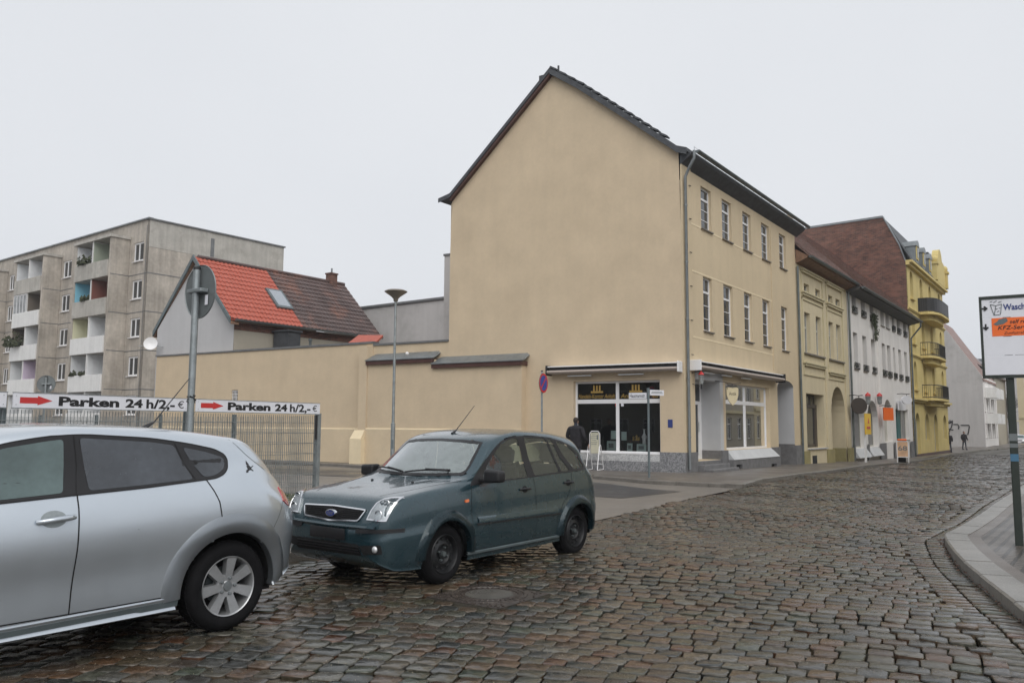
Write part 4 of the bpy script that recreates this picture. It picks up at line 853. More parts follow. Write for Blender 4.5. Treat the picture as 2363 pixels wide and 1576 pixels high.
# ---------------- white house
U2 = fu(2096, 760)[0]; ZW2 = zc((1955, 681), (2096, 741)); GW = gz(50)-.25
wh = thing('white_house', 'long white rendered house with deep narrow windows, flower boxes and small shops below', 'building', tuple(sxy(FU, U1, 0, gz(46))), FU.ang)
t1 = [(165, 228, 130, 392), (307, 362, 185, 455), (440, 490, 255, 520), (603, 642, 325, 588), (682, 720, 360, 625), (772, 800, 420, 668), (848, 887, 478, 705), (944, 980, 532, 748)]
t2 = [(197, 257, 700, 1245), (337, 393, 757, 1278), (467, 520, 806, 1310), (633, 671, 856, 1340), (710, 750, 886, 1362), (799, 824, 930, 1385), (877, 917, 960, 1408), (967, 1006, 990, 1422)]
za0 = zc(*[c4(q[0], q[3]) for q in t1]); za1 = zc(*[c4(q[0], q[2]) for q in t1]); zb_0 = zc(*[c4(q[0], q[3]) for q in t2]); zb_1 = zc(*[c4(q[0], q[2]) for q in t2])
H1 = []; H2 = []
for q in t1: c_ = fu(*c4((q[0]+q[1])/2, (q[2]+q[3])/2))[0]; h_ = .5 if q is not t1[5] else .4; H1.append((c_-h_, c_+h_, za0, za1, None, .3))
for q in t2: c_ = fu(*c4((q[0]+q[1])/2, (q[2]+q[3])/2))[0]; h_ = .5 if q is not t2[5] else .36; H2.append((c_-h_, c_+h_, zb_0, zb_1, None, .3))
ar_ = []
for l, r2_, tp, bt in ((385, 610, 330, 1215), (640, 838, 350, 1190), (947, 1092, 332, 1100)):
    xa = fu(*c5(l, 800))[0]; xb = fu(*c5(r2_, 800))[0]; zt_ = zc(c5((l+r2_)/2, tp)); ar_.append((xa, xb, zc(c5(l+20, bt)), zt_, zt_-(xb-xa)/2*.9, .4))
xa4 = fu(*c5(1160, 800))[0]; xb4 = fu(*c5(1388, 800))[0]; z41 = zc(c5(1160, 505), c5(1380, 505)); z40 = zc(c5(1165, 1065))
print('white', U2, ZW2, za0, za1, zb_0, zb_1, ar_, xa4, xb4, z40, z41)
mb = MB(); wall(mb, U1+.02, U2, GW-.4, ZW2+.1, H1+H2+ar_+[(xa4, xb4, z40, z41, None, .3)], depth=.35); mb.build('wall', M['white'], wh, FU)
def planter(par, xa, xb, z, i):
    mb = MB(); mb.box(xa+.02, xb-.02, -.10, .1, z+.0, z+.04)
    for k in range(6): mb.box(xa+.03+(xb-xa-.06)*k/5-.012, xa+.03+(xb-xa-.06)*k/5+.012, -.1, -.08, z+.04, z+.34)
    mb.box(xa+.02, xb-.02, -.105, -.075, z+.30, z+.33); o = mb.build('flower_box_rail', M['black'], par, FU)
    mb = MB(); r_ = random.Random(i)
    for k in range(60): x, yy, zz = r_.uniform(xa+.08, xb-.08), r_.uniform(-.09, .08), z+.05+r_.random()*.26; s = .05; a = r_.random()*6; mb.add([(x-s*math.cos(a), yy-s*math.sin(a), zz), (x+s*math.cos(a), yy+s*math.sin(a), zz+.03), (x, yy, zz+s*1.4)], [(0, 1, 2)])
    mb.build('planting', M['plant'], o, FU)
for i, q in enumerate(H1+H2):
    w = window(wh, FU, q[0], q[1], q[2], q[3], y=.22, fr='frameold', pane='panelight' if i % 3 == 1 else 'pane', fw=.06, mull=2 if q[1]-q[0] > .9 else 1, trans=None, sill=True, sd=.08)
    if i not in (3, 4): planter(w, q[0], q[1], q[2], i)
hp = MB(); r_ = random.Random(4); q = H1[2]
for k in range(420):
    t = r_.random(); x = q[0]+.1+t*(.6)+r_.gauss(0, .18)+(.9-q[2]*0)*max(0, r_.gauss(.3, .35)); zz = q[2]+.45-1.6*r_.random()**1.3*(1 if x > q[0]+.5 else .5); s = .06; a = r_.random()*6
    hp.add([(x-s*math.cos(a), -.12-s*math.sin(a)*.8, zz), (x+s*math.cos(a), -.12+s*math.sin(a)*.8, zz+.04), (x+r_.gauss(0, .03), -.14, zz-s*1.6)], [(0, 1, 2)])
o = hp.build('hanging_plant', M['plant'], None, FU); tag(o, 'dark trailing plant hanging from a top floor window box of the white house', 'plant')
mb = MB(); x = fu(*c4(560, 900))[0]; mb.box(x-.18, x+.18, -.06, -.003, gz(45)+.3, ZW2-.2); mb.build('pilaster', M['white'], wh, FU)
for i, q in enumerate(ar_):
    if i == 2: 
        mb = MB(); mb.box(q[0]+.0, q[1]-.0, .32, .4, GW, q[3]); mb.build('door', M['frameold'], wh, FU); continue
    w = window(wh, FU, q[0], q[1], q[2], q[3], y=.3, fr='frameold', fw=.08, spring=q[4], mull=2, sill=False, name='shop_window')
    mb = MB(); mb.hexa([(q[0], -.3, q[2]-.5), (q[1], -.3, q[2]-.5), (q[1], -.06, q[2]-.5), (q[0], -.06, q[2]-.5), (q[0], -.28, q[2]-.47), (q[1], -.28, q[2]-.47), (q[1], .0, q[2]-.02), (q[0], .0, q[2]-.02)]); mb.build('sill_slab', M['slab'], wh, FU)
w = window(wh, FU, xa4, xb4, z40, z41, y=.2, fr='frameold', fw=.07, mull=3, sill=True, name='shop_window')
mb = MB(); mb.box(xa4+.9, xa4+1.9, .1, .19, z40, z41-.1); mb.build('teal_door', mat('teal_paint', (.02, .13, .13), .5), wh, FU)
for q in ((U1+.1, ar_[0][0]), (ar_[0][1], ar_[1][0]), (ar_[1][1], ar_[2][0]), (ar_[2][1], xa4), (xb4, U2-.05)): 
    if q[1]-q[0] > .15: mb = MB(); mb.box(q[0], q[1], -.09, -.065, GW-.4, gz(45)+.98); mb.build('plinth', M['plinthgrey'], wh, FU)
ZWE = ZW2+.15
mb = MB(); mb.hexa([(U1, -.68, ZWE-.1), (U2+.3, -.68, ZWE-.1), (U2+.3, .0, ZW2-.12), (U1, .0, ZW2-.12), (U1, -.72, ZWE+.02), (U2+.3, -.72, ZWE+.02), (U2+.3, 0, ZW2+.6), (U1, 0, ZW2+.6)]); mb.build('soffit', mat('grey_soffit', (.10, .10, .10), .8, var=.15), wh, FU)
r_ = tileroof('roof', wh, FU, U1+.05, U2+.3, -.78, ZWE+.06, 5.5, ZWE+6.0, M['tileweather'], fine=False)
gutter('gutter', FU, U1+.1, U2+.4, -.82, ZWE+.02, .1, M['zincdark'], r_)
mb = MB(); mb.tube([(U2+.1, -.8, ZWE-.05), (U2+.1, -.78, ZWE-.4), (U2+.02, -.15, ZWE-1.2), (U2+.02, -.12, GW)], .06, 8); mb.build('downpipe', M['zincdark'], wh, FU)
mb = MB(); mb.box(U1+.1, U2, 5.5, 11, GW, ZWE+5.6); mb.build('rear_wing', M['white'], wh, FU)
mb = MB(); mb.tube([(U1+.06, -.1, ZT-.1), (U1+.06, -.1, 3.2)], .055, 8); mb.tube([(U1+.06, -.1, 3.2), (U1+.06, -.1, GR)], .056, 8); mb.build('downpipe', M['zincdark'], wh, FU)
# signs of the white house
def hang(name, label, px, py, y, w_, h_, m, txt=None, ellipse=False, tm='ink', arm=True, cat='sign', rot=0):
    x, z = fu(px, py, y); t = thing(name, label, cat, tuple(sxy(FU, x, y, z)), FU.ang)
    mb = MB(); T = Matrix.Translation((x, y, z)) @ Matrix.Rotation(rot, 4, 'Z'); mb.T = T
    if ellipse: mb.prism([(w_/2*math.cos(a), h_/2*math.sin(a)) for a in np.linspace(0, 2*math.pi, 24)[:-1]], -.03, .03)
    else: mb.box(-w_/2, w_/2, -.03, .03, -h_/2, h_/2)
    mb.build('board', M[m], t, FU)
    if arm: mb = MB(); mb.tube([(x, -.02, z+h_/2+.12), (x, y*.5, z+h_/2+.14), (x, y, z+h_/2+.1), (x, y-.2, z+h_/2+.12)], .025, 6); mb.tube([(x, y, z+h_/2+.1), (x, y, z+h_/2-.02)], .02, 5); mb.build('bracket', M['black'], t, FU)
    if txt: text(t, FU, txt, 0, -h_*.18, h_*.4, w_*.75, -.034, tm, align='CENTER', T=T)
    return t
hang('oval_sign', 'dark brown oval sign over the first arched shop window of the white house', *c5(490, 440), -.5, 1.5, .85, 'framedark', ellipse=True, rot=-.3)
hang('hanging_sign', 'small orange hanging sign in front of the arched doorway of the white house', *c5(1018, 590), -.5, 1.1, .75, 'orange', rot=-.3)
hang('oval_sign', 'white oval sign with red rim high on the right end of the white house', *c5(1352, 335), -.6, 1.3, .55, 'signwhite', ellipse=True, rot=-.3)
hang('shop_sign', 'white flat sign with black band over the teal shop front', *c5(1260, 440), -.15, 2.3, .6, 'signwhite', arm=False)
x, z = fu(*c5(1260, 440), -.15)
for px_, col in ((640, 'a'), (850, 'b')):
    x, z = fu(*c5(px_+10, 330), -.25); t = thing('wall_lantern', 'small lantern with red cap on the white house, ' + ('above the flag sign' if col == 'a' else 'right of the flag sign'), 'lantern', tuple(sxy(FU, x, -.25, z)), FU.ang, 'lanterns on the white house')
    mb = MB(); mb.lathe([(0, z+.42), (.14, z+.3), (.16, z+.2), (0, z+.2)], 8, c=(x, -.25, 0)); mb.build('cap', M['red'], t, FU); mb = MB(); mb.lathe([(.15, z+.19), (.12, z-.25), (0, z-.3)], 8, c=(x, -.25, 0)); mb.build('glass', M['panelight'], t, FU)
# yellow flag sign on a white pole
x, z = fu(*c5(640, 1000), -1.2); t = thing('flag_sign', 'square yellow sign on a thin white pole in front of the white house', 'sign', tuple(sxy(FU, x-.2, -1.2, gz(44)+.1)), FU.ang)
zz = fu(*c5(655, 760), -1.2)[1]; mb = MB(); mb.box(x-.45, x+.75, -1.23, -1.19, zz-.55, zz+.5); mb.build('board', M['yellowsign'], t, FU)
mb = MB(); mb.box(x-.32, x-.2, -1.19, -1.1, gz(44)+.1, zz+.3); mb.build('pole', M['pvc'], t, FU)
mb = MB(); mb.prism([(x+.05, zz+.0), (x+.2, zz+.28), (x+.35, zz)], -1.24, -1.232); mb.build('emblem', M['red'], t, FU); mb = MB(); mb.box(x-.15, x+.55, -1.24, -1.232, zz-.28, zz-.15); mb.build('emblem', M['red'], t, FU)
# ---------------- yellow house with brick firewall
U3 = U2+.05; U4 = fu(2180, 800)[0]; GY = gz(60)-.2
ye = thing('yellow_house', 'tall ornate yellow house with three balconies, arched windows and bare brick firewall', 'building', tuple(sxy(FU, U3, 0, gz(58))), FU.ang)
ZC = zc((2093, 605)); 
print('yellow', U3, U4, ZC)
bw_ = [FU.X(px, py, U3) for px, py in ((2092, 605), (2074, 566), (2037, 503), (1860, 529))]
fy = [(q[0], q[1]) for q in bw_]; yb_, zb2_ = fy[-1]
poly = [(0, GY), (0, fy[0][1]), (fy[1][0], fy[1][1]), (fy[2][0], fy[2][1]), (fy[3][0], fy[3][1]), (fy[3][0]+3, fy[3][1]-.6), (fy[3][0]+3, GY)]
mb = MB(); mb.prism(poly, U3, U3+.35, axis='x'); mb.build('firewall', M['brick'], ye, FU)
mb = MB()
for i in range(1, 5): p, q = poly[i], poly[i+1]; mb.hexa([(U3-.06, p[0], p[1]+.01), (U3+.4, p[0], p[1]+.01), (U3+.4, q[0], q[1]+.01), (U3-.06, q[0], q[1]+.01), (U3-.06, p[0], p[1]+.16), (U3+.4, p[0], p[1]+.16), (U3+.4, q[0], q[1]+.16), (U3-.06, q[0], q[1]+.16)])
mb.build('wall_cap', M['zinc'], ye, FU)
aw = []
flz = [zc(c) for c in ((2104, 918), (2104, 918-97), (2104, 918-190))]
z1f = fu(2105, 922)[1]; fh = (ZC-z1f)/3.0
def yw(x, w_, zb, zt, sp=True): return (x-w_/2, x+w_/2, zb, zt, (zt-w_/2*.95) if sp else None, .3)
W3 = U4-U3; cols = [U3+W3*.12, U3+W3*.36, U3+W3*.60, U3+W3*.88]
for k in range(3):
    for c_ in cols: aw.append(yw(c_, 1.15, z1f+fh*k+.9, z1f+fh*k+fh*.86))
gz1 = gz(58)
for c_ in cols: aw.append(yw(c_, 1.7, gz1+ (.15 if c_ in (cols[0], cols[2]) else 1.2), z1f-.9))
mb = MB(); wall(mb, U3+.02, U4, GY-.4, ZC, aw, depth=.3); mb.build('wall', M['yellow'], ye, FU)
for q in aw: window(ye, FU, q[0], q[1], q[2], q[3], y=.22, fr='frameold', pane='pane', fw=.08, mull=2, spring=q[4], sill=False)
for z_, o_, h_ in ((z1f, .35, .3), (z1f+fh*1-.1, .14, .16), (z1f+fh*2-.1, .14, .16), (ZC-.12, .45, .34)):
    mb = MB(); mb.box(U3-.0, U4+.1, -o_, -.003, z_, z_+h_*.5); mb.box(U3, U4+.06, -o_*.55, -.003, z_-h_*.5, z_-.002); mb.build('cornice', M['ledge' if False else 'yellow'], ye, FU)
for q in aw[:12]:
    mb = MB(); mb.box(q[0]-.12, q[1]+.12, -.16, -.003, q[2]-.2, q[2]-.06); mb.build('sill', M['yellow'], ye, FU)
mb = MB(); mb.box(U3+.05, U4, -.08, -.003, GY-.4, gz1+.25); mb.build('plinth', M['browntrim'], ye, FU)
def balcony(z, xa, xb, d, sheet=False, hr=1.0):
    n = 14; xm = (xa+xb)/2; pts = []
    for i in range(n+1): t = i/n; a = math.pi*t; pts.append((xm-(xb-xa)/2*math.copysign(abs(math.cos(a))**.6, math.cos(a)), -d*math.sin(a)**.5 if 0 < i < n else -.02))
    mb = MB(); mb.prism([(x, y) for x, y in pts], z-.16, z, axis='z'); mb.prism([(xm+(x-xm)*.8, y*.7) for x, y in pts], z-.55, z-.165, axis='z'); sl = mb.build('balcony', M['yellow'], ye, FU)
    mb = MB()
    for a, b_ in zip(pts[:-1], pts[1:]):
        for hz in (.08, hr): mb.tube([(a[0], a[1]*.97, z+hz), (b_[0], b_[1]*.97, z+hz)], .03, 5)
        if sheet: mb.add([(a[0], a[1]*.98, z+.05), (b_[0], b_[1]*.98, z+.05), (b_[0], b_[1]*.98, z+hr), (a[0], a[1]*.98, z+hr)], [(0, 1, 2, 3)])
        L_ = math.hypot(b_[0]-a[0], b_[1]-a[1]); k = max(1, int(L_/.13))
        for j in range(k): t = j/k; x, y = a[0]+(b_[0]-a[0])*t, (a[1]+(b_[1]-a[1])*t)*.97; mb.tube([(x, y, z), (x, y, z+hr)], .012, 4, cap=False)
    mb.build('railing', M['black'], sl, FU)
bx0, bx1 = cols[1]-1.5, cols[2]+.9
balcony(z1f+.22, bx0, bx1, 1.15); balcony(z1f+fh+.1, bx0, bx1, 1.05); balcony(z1f+fh*2.02, bx0-.2, bx1+.8, 1.35, sheet=True, hr=1.05)
# steep slate roof with dormers, shaped gable turret
rz = fy[2][1]; ry = fy[2][0]
mb = MB(); mb.hexa([(U3+.36, -.3, ZC+.06), (U4, -.3, ZC+.06), (U4, ry, rz-.1), (U3+.36, ry, rz-.1), (U3+.36, -.3, ZC+.2), (U4, -.3, ZC+.2), (U4, ry, rz+.05), (U3+.36, ry, rz+.05)]); mb.build('roof', M['slate'], ye, FU)
mb = MB(); mb.hexa([(U3+.36, ry, rz-.15), (U4, ry, rz-.15), (U4, ry+9, rz-2.2), (U3+.36, ry+9, rz-2.2), (U3+.36, ry, rz), (U4, ry, rz), (U4, ry+9, rz-2), (U3+.36, ry+9, rz-2)]); mb.build('roof', M['slate'], ye, FU)
sl_ = (rz-ZC)/(ry+.3)
for c_, up_ in ((U3+W3*.13, .05), (U3+W3*.30, .05), (U3+W3*.47, .05)):
    zb = ZC+.3+up_; yq = (zb-ZC)/sl_-.3; mb = MB(); mb.box(c_-.5, c_+.5, yq-.3, yq+1.0, zb-.2, zb+1.0); ar2 = arch_pts(c_-.6, c_+.6, zb+1.0, zb+1.45, 8); mb.prism([(p[0], p[1]) for p in ar2], yq-.4, yq+1.3); dm = mb.build('dormer', M['zinc'], ye, FU)
    mb = MB(); mb.box(c_-.42, c_+.42, yq-.36, yq-.31, zb+.0, zb+1.05); w = mb.build('window', M['yellow'], dm, FU); mb = MB(); mb.box(c_-.22, c_+.22, yq-.385, yq-.365, zb+.15, zb+.9); mb.build('pane', M['pane'], w, FU)
tx0, tx1 = U3+W3*.66, U4
tp = fu(2158, 578)[1]
pl_ = [(tx0, ZC+.2), (tx0, ZC+1.3), (tx0+.3, ZC+1.9), (tx0+.9, ZC+2.2)]+[((tx0+tx1)/2-1.0*math.cos(a), tp-1.1+1.1*math.sin(a)) for a in np.linspace(0.2, math.pi-.2, 9)]+[(tx1-.9, ZC+2.2), (tx1-.3, ZC+1.9), (tx1, ZC+1.3), (tx1, ZC+.2)]
mb = MB(); mb.prism(pl_, -.35, .15); mb.build('shaped_gable', M['yellow'], ye, FU)
for xx in (tx0+.1, tx1-.1): mb = MB(); mb.box(xx-.3, xx+.3, -.5, .0, ZC+.2, ZC+1.5); mb.box(xx-.4, xx+.4, -.6, .1, ZC+1.5, ZC+1.7); mb.ball((xx, -.25, ZC+1.95), .3); mb.build('finial', M['yellow'], ye, FU)
mb = MB(); mb.box(tx0+.2, tx1-.2, .15, 4, ZC+.3, tp-.6); mb.build('turret_roof', M['slate'], ye, FU)
mb = MB(); mb.box(U3+.36, U4, .3, ry+9, GY, ZC-.05); mb.build('body', M['yellow'], ye, FU)
# ---------------- grey gable further on
gp = G(2250, 1031, .1); gl = FU.Mi @ gp; U5 = gl.x; print('grey gable u', U5, 'y', gl.y)
gg = [FU.X(px, py, U5) for px, py in ((2266, 868), (2180, 757))]; print(gg)
gh = thing('grey_gable_house', 'plain pale grey firewall of a gabled house beyond the yellow house, graffiti along its foot', 'building', tuple(sxy(FU, U5, gg[0][0], gz(72))), FU.ang)
sl2 = (gg[1][1]-gg[0][1])/(gg[1][0]-gg[0][0]); yr = gg[1][0]+1.0; zr = gg[1][1]+sl2*1.0; y0_ = gg[0][0]
mb = MB(); mb.prism([(y0_, -1.5), (y0_, gg[0][1]), (yr, zr), (yr+yr-y0_, gg[0][1]), (yr+yr-y0_, -1.5)], U5, U5+.3, axis='x'); mb.build('firewall', M['greywall'], gh, FU)
mb = MB(); mb.hexa([(U5+.31, y0_-.1, gg[0][1]-.5), (U5+14, y0_-.1, gg[0][1]-.5), (U5+14, yr, zr-.35), (U5+.31, yr, zr-.35), (U5+.31, y0_-.1, gg[0][1]-.35), (U5+14, y0_-.1, gg[0][1]-.35), (U5+14, yr, zr-.2), (U5+.31, yr, zr-.2)]); mb.build('roof', M['tileweather'], gh, FU)
HH = []
for k in range(4):
    for c_ in np.arange(U5+1.5, U5+13.5, 2.2): HH.append((c_-.5, c_+.5, gz(80)+1.1+k*2.9, gz(80)+2.7+k*2.9))
HH = [h for h in HH if h[3] < gg[0][1]-.3]
mb = MB(); wall(mb, U5+.3, U5+14, -1.5, gg[0][1], HH, y=y0_, depth=.2); mb.build('wall', M['white'], gh, FU)
for h in HH: window(gh, FU, h[0], h[1], h[2], h[3], y=y0_+.12, fr='pvc', fw=.08, mull=2, y0=y0_)
for k in range(1, 4):
    for c_ in (U5+4, U5+9):
        if gz(80)+k*2.9+1 < gg[0][1]: mb = MB(); mb.box(c_-1.6, c_+1.6, y0_-1.1, y0_-.01, gz(80)+k*2.9-.2, gz(80)+k*2.9+.95); mb.build('balcony', M['parapet'], gh, FU)
# second, taller roof with dormer just behind
d2 = thing('red_dormer_house', 'red tiled roof with grey dormer showing above the grey gable, left of the sign board', 'building', tuple(sxy(FU, U5+15, y0_, gz(85))), FU.ang)
zz = gg[0][1]+1.2; rx_ = U5+15
mb = MB(); mb.hexa([(rx_, y0_, zz-.5), (rx_+16, y0_, zz-.5), (rx_+16, y0_+4, zz+3.2), (rx_, y0_+4, zz+3.2), (rx_, y0_, zz-.3), (rx_+16, y0_, zz-.3), (rx_+16, y0_+4, zz+3.4), (rx_, y0_+4, zz+3.4)]); mb.build('roof', M['tiledark'], d2, FU)
mb = MB(); mb.box(rx_+1, rx_+15, y0_+.3, y0_+8, -1, zz-.3); mb.build('wall', M['taupe'], d2, FU)
mb = MB(); mb.box(rx_+2, rx_+4, y0_+.2, y0_+3, zz-.2, zz+1.4); mb.build('dormer', M['zincdark'], d2, FU)
# graffiti strokes on the foot of the grey wall, dark bins, notice board
def onX(px, py): return FU.X(px, py, U5-.02)
gr = MB()
def stroke(pts, r=.06):
    P = [onX(*p) for p in pts]; gr.tube([(U5-.02, a, c) for a, c in P], r, 5)
stroke([(2186, 978), (2194, 975), (2198, 970)]); stroke([(2184, 980), (2190, 990), (2200, 992)]); stroke([(2198, 972), (2196, 984), (2190, 996)]); stroke([(2200, 979), (2210, 979), (2213, 984), (2212, 990)]); stroke([(2217, 981), (2236, 981), (2237, 984), (2235, 996), (2233, 1003)]); stroke([(2186, 988), (2184, 996), (2190, 1002)]); stroke([(2188, 972), (2190, 976)]); stroke([(2192, 969), (2193, 975)])
o = gr.build('graffiti', M['ink'], gh, WORLD if False else FU)
# ================================================================== houses on the left, behind the boundary wall
# ---------------- small house with half red half brown roof
def fvx(px, py, y=0.0): return FV.P(px, py, y)
Gy = .35
gl0, _ = fvx(361.5, 800, Gy); gr0, _ = fvx(538, 800, Gy)
apx, apz = fvx(455, 600, Gy); elz = fvx(361, 757, Gy)[1]; erz = fvx(545, 737, Gy)[1]
print('redhouse', gl0, gr0, apx, apz, elz, erz)
rh = thing('red_roof_house', 'low grey gabled house behind the wall, roof tiled half bright red and half dark brown', 'building', tuple(sxy(FV, gl0, Gy, .1)), FV.ang)
# the ridge runs away from the gable: find its direction from the eaves line in the photo
HR = Frame(V2(sxy(FV, gr0, Gy)), R(90-36.1))     # x runs back along the house, y to its left
el = HR.P(878, 780.6, -.25); er = HR.P(553, 735.8, -.25); print('eave run', er, el)
ZEv = er[1]; LX = el[0]; zsl = (el[1]-er[1])/(el[0]-er[0])
wd_ = (Vector(V2(sxy(FV, gr0, Gy)))-Vector(V2(sxy(FV, gl0, Gy)))).length*math.cos(R(5)); RY = wd_*(gr0-apx)/(gr0-gl0)
mb = MB(); mb.add([(gl0, Gy, 0), (gr0, Gy, 0), (gr0, Gy, erz-.1), (apx, Gy, apz), (gl0, Gy, elz-.1)], [(0, 1, 2, 3, 4)]); mb.build('gable_wall', M['gablegrey'], rh, FV)
mb = MB(); mb.box(0.02, LX, .0, .2, 0, ZEv-.1); mb.build('side_wall', M['taupe'], rh, HR)
mb = MB(); mb.box(0.0, LX, -.02, -.003, ZEv-.5, ZEv-.15); mb.build('brick_frieze', M['brick'], rh, HR)
zr_ = apz+.12
split = HR.P(613, 626, RY)[0]; print('ridge', RY, zr_, 'len', LX, 'split', split)
tileroof('roof', rh, HR, -.42, split, -.35, ZEv-.05, RY, zr_, M['tilered'], wave=.045, pitch=.24)
tileroof('roof', rh, HR, split, LX, -.35, ZEv-.05, RY, zr_, M['tiledark'], wave=.045, pitch=.24)
mb = MB(); mb.hexa([(-.42, RY, zr_-.06), (LX, RY, zr_-.06), (LX, wd_+.4, elz-.2), (-.42, wd_+.4, elz-.2), (-.42, RY, zr_+.04), (LX, RY, zr_+.04), (LX, wd_+.4, elz-.1), (-.42, wd_+.4, elz-.1)]); mb.build('roof', M['tiledark'], rh, HR)
mb = MB(); mb.tube([(-.2, RY, zr_+.04), (LX, RY, zr_+.04)], .11, 8); mb.build('ridge_tile', M['tiledark'], rh, HR)
# barge boards
for (ya, za, yb2, zb_) in ((-.35, ZEv-.1, RY, zr_), (RY, zr_, wd_+.45, elz-.25)):
    mb = MB(); mb.hexa([(-.5, ya, za-.16), (-.43, ya, za-.16), (-.43, yb2, zb_-.16), (-.5, yb2, zb_-.16), (-.5, ya, za+.1), (-.43, ya, za+.1), (-.43, yb2, zb_+.1), (-.5, yb2, zb_+.1)]); mb.build('barge_board', M['steeldark'], rh, HR)
    mb = MB(); mb.hexa([(-.43, ya, za-.2), (.02, ya, za-.2), (.02, yb2, zb_-.2), (-.43, yb2, zb_-.2), (-.43, ya, za-.1), (.02, ya, za-.1), (.02, yb2, zb_-.1), (-.43, yb2, zb_-.1)]); mb.build('soffit', M['wood'], rh, HR)
gutter('gutter', HR, -.2, LX, -.4, ZEv-.05, .09, M['zinc'], rh)
# skylight, chimney
sx, sz = HR.P(643, 692, 1.0); t_ = (sz-(ZEv-.05))/(zr_-ZEv+.05); sy = -.35+(RY+.35)*t_
sx = HR.P(643, 692, sy)[0]; sz = ZEv-.05+(zr_-ZEv+.05)*t_
nrm = Vector((0, -(zr_-ZEv), RY+.35)).normalized(); upv = Vector((0, RY+.35, zr_-ZEv)).normalized(); c0 = Vector((sx, sy, sz))+nrm*.07
def q4(a, b_, w_, h_): return c0+Vector((1, 0, 0))*a*w_+upv*b_*h_
mb = MB(); mb.hexa([q4(-1, -1, .5, .75)+nrm*-.1, q4(1, -1, .5, .75)+nrm*-.1, q4(1, 1, .5, .75)+nrm*-.1, q4(-1, 1, .5, .75)+nrm*-.1, q4(-1, -1, .5, .75)+nrm*.06, q4(1, -1, .5, .75)+nrm*.06, q4(1, 1, .5, .75)+nrm*.06, q4(-1, 1, .5, .75)+nrm*.06]); sk = mb.build('skylight', M['steeldark'], rh, HR)
mb = MB(); mb.add([q4(-1, -1, .38, .62)+nrm*.07, q4(1, -1, .38, .62)+nrm*.07, q4(1, 1, .38, .62)+nrm*.07, q4(-1, 1, .38, .62)+nrm*.07], [(0, 1, 2, 3)]); mb.build('pane', mat('sky_glass', (.5, .53, .56), .03, metal=.9), sk, HR)
cxx = HR.P(765, 650, RY)[0]; mb = MB(); mb.box(cxx-.24, cxx+.24, RY-.22, RY+.22, zr_-.2, zr_+.48); mb.box(cxx-.28, cxx+.28, RY-.26, RY+.26, zr_+.48, zr_+.56); mb.build('chimney', M['brick'], rh, HR)
mb = MB(); mb.tube([(cxx, RY, zr_+.5), (cxx, RY, zr_+.85)], .05, 8); mb.build('chimney_pot', M['zinc'], rh, HR)
# low slate clad chimney and vent pipe between wall and house, small tiled lean-to
sc_, sz_ = FV.P(667, 800, 3.0); zt_ = FV.P(667, 764, 3.0)[1]
mb = MB(); mb.box(sc_-.55, sc_+.45, 2.5, 3.3, 0, zt_-.08); mb.box(sc_-.62, sc_+.52, 2.43, 3.37, zt_-.08, zt_); o = mb.build('slate_chimney', M['slate'], None, FV); tag(o, 'squat dark slate clad chimney behind the boundary wall, below the red roof', 'chimney')
vx2, _ = FV.P(716, 795, 2.0); zz = FV.P(716, 787, 2.0)[1]; mb = MB(); mb.tube([(vx2, 2, 3), (vx2, 2, zz)], .06, 8); mb.tube([(vx2, 2, zz), (vx2, 2, zz+.12)], .09, 8); o = mb.build('vent_pipe', M['zincdark'], None, FV); tag(o, 'thin vent pipe with cap behind the boundary wall', 'pipe')
lt = thing('tiled_lean_to', 'small bright red tiled lean-to roof behind the wall where it meets the brown roof', 'outbuilding', tuple(sxy(FV, FV.P(820, 790, 2)[0], 2, .1)), FV.ang)
a1_, za_ = FV.P(785, 786, 2.2); b1_, zb3 = FV.P(850, 786, 2.2)
mb = MB(); mb.hexa([(a1_-.2, 1.4, za_-1.1), (b1_, 1.4, zb3-1.1), (b1_, 3.2, zb3+.25), (a1_+.2, 3.2, za_+.25), (a1_-.2, 1.4, za_-1.0), (b1_, 1.4, zb3-1.0), (b1_, 3.2, zb3+.35), (a1_+.2, 3.2, za_+.35)]); mb.build('roof', M['tilered'], lt, FV)
mb = MB(); mb.box(a1_+.2, b1_-.2, 1.7, 3.2, 0, za_-.9); mb.build('wall', M['taupe'], lt, FV)
# satellite dish on the left end of the house
dx_, dz_ = fvx(354, 797, Gy); dx_ += .45; d_ = thing('satellite_dish', 'white satellite dish on an arm at the left edge of the grey gable', 'dish', tuple(sxy(FV, dx_+.6, -.2, dz_)), FV.ang)
mb = MB(); mb.T = Matrix.Translation((dx_+.05, -.15, dz_)) @ Matrix.Rotation(R(45), 4, 'Z') @ Matrix.Rotation(R(78), 4, 'X'); mb.lathe([(.0, .0), (.15, .015), (.26, .045), (.33, .08), (.32, .09), (.22, .045), (.0, .015)], 20); mb.build('reflector', M['pvc'], d_, FV, smooth=40)
mb = MB(); mb.tube([(dx_+.4, .3, dz_-.1), (dx_+.05, -.1, dz_-.05)], .025, 6); mb.tube([(dx_+.05, -.1, dz_-.15), (dx_-.35, -.55, dz_-.1)], .015, 6); mb.build('arm', M['steel'], d_, FV)
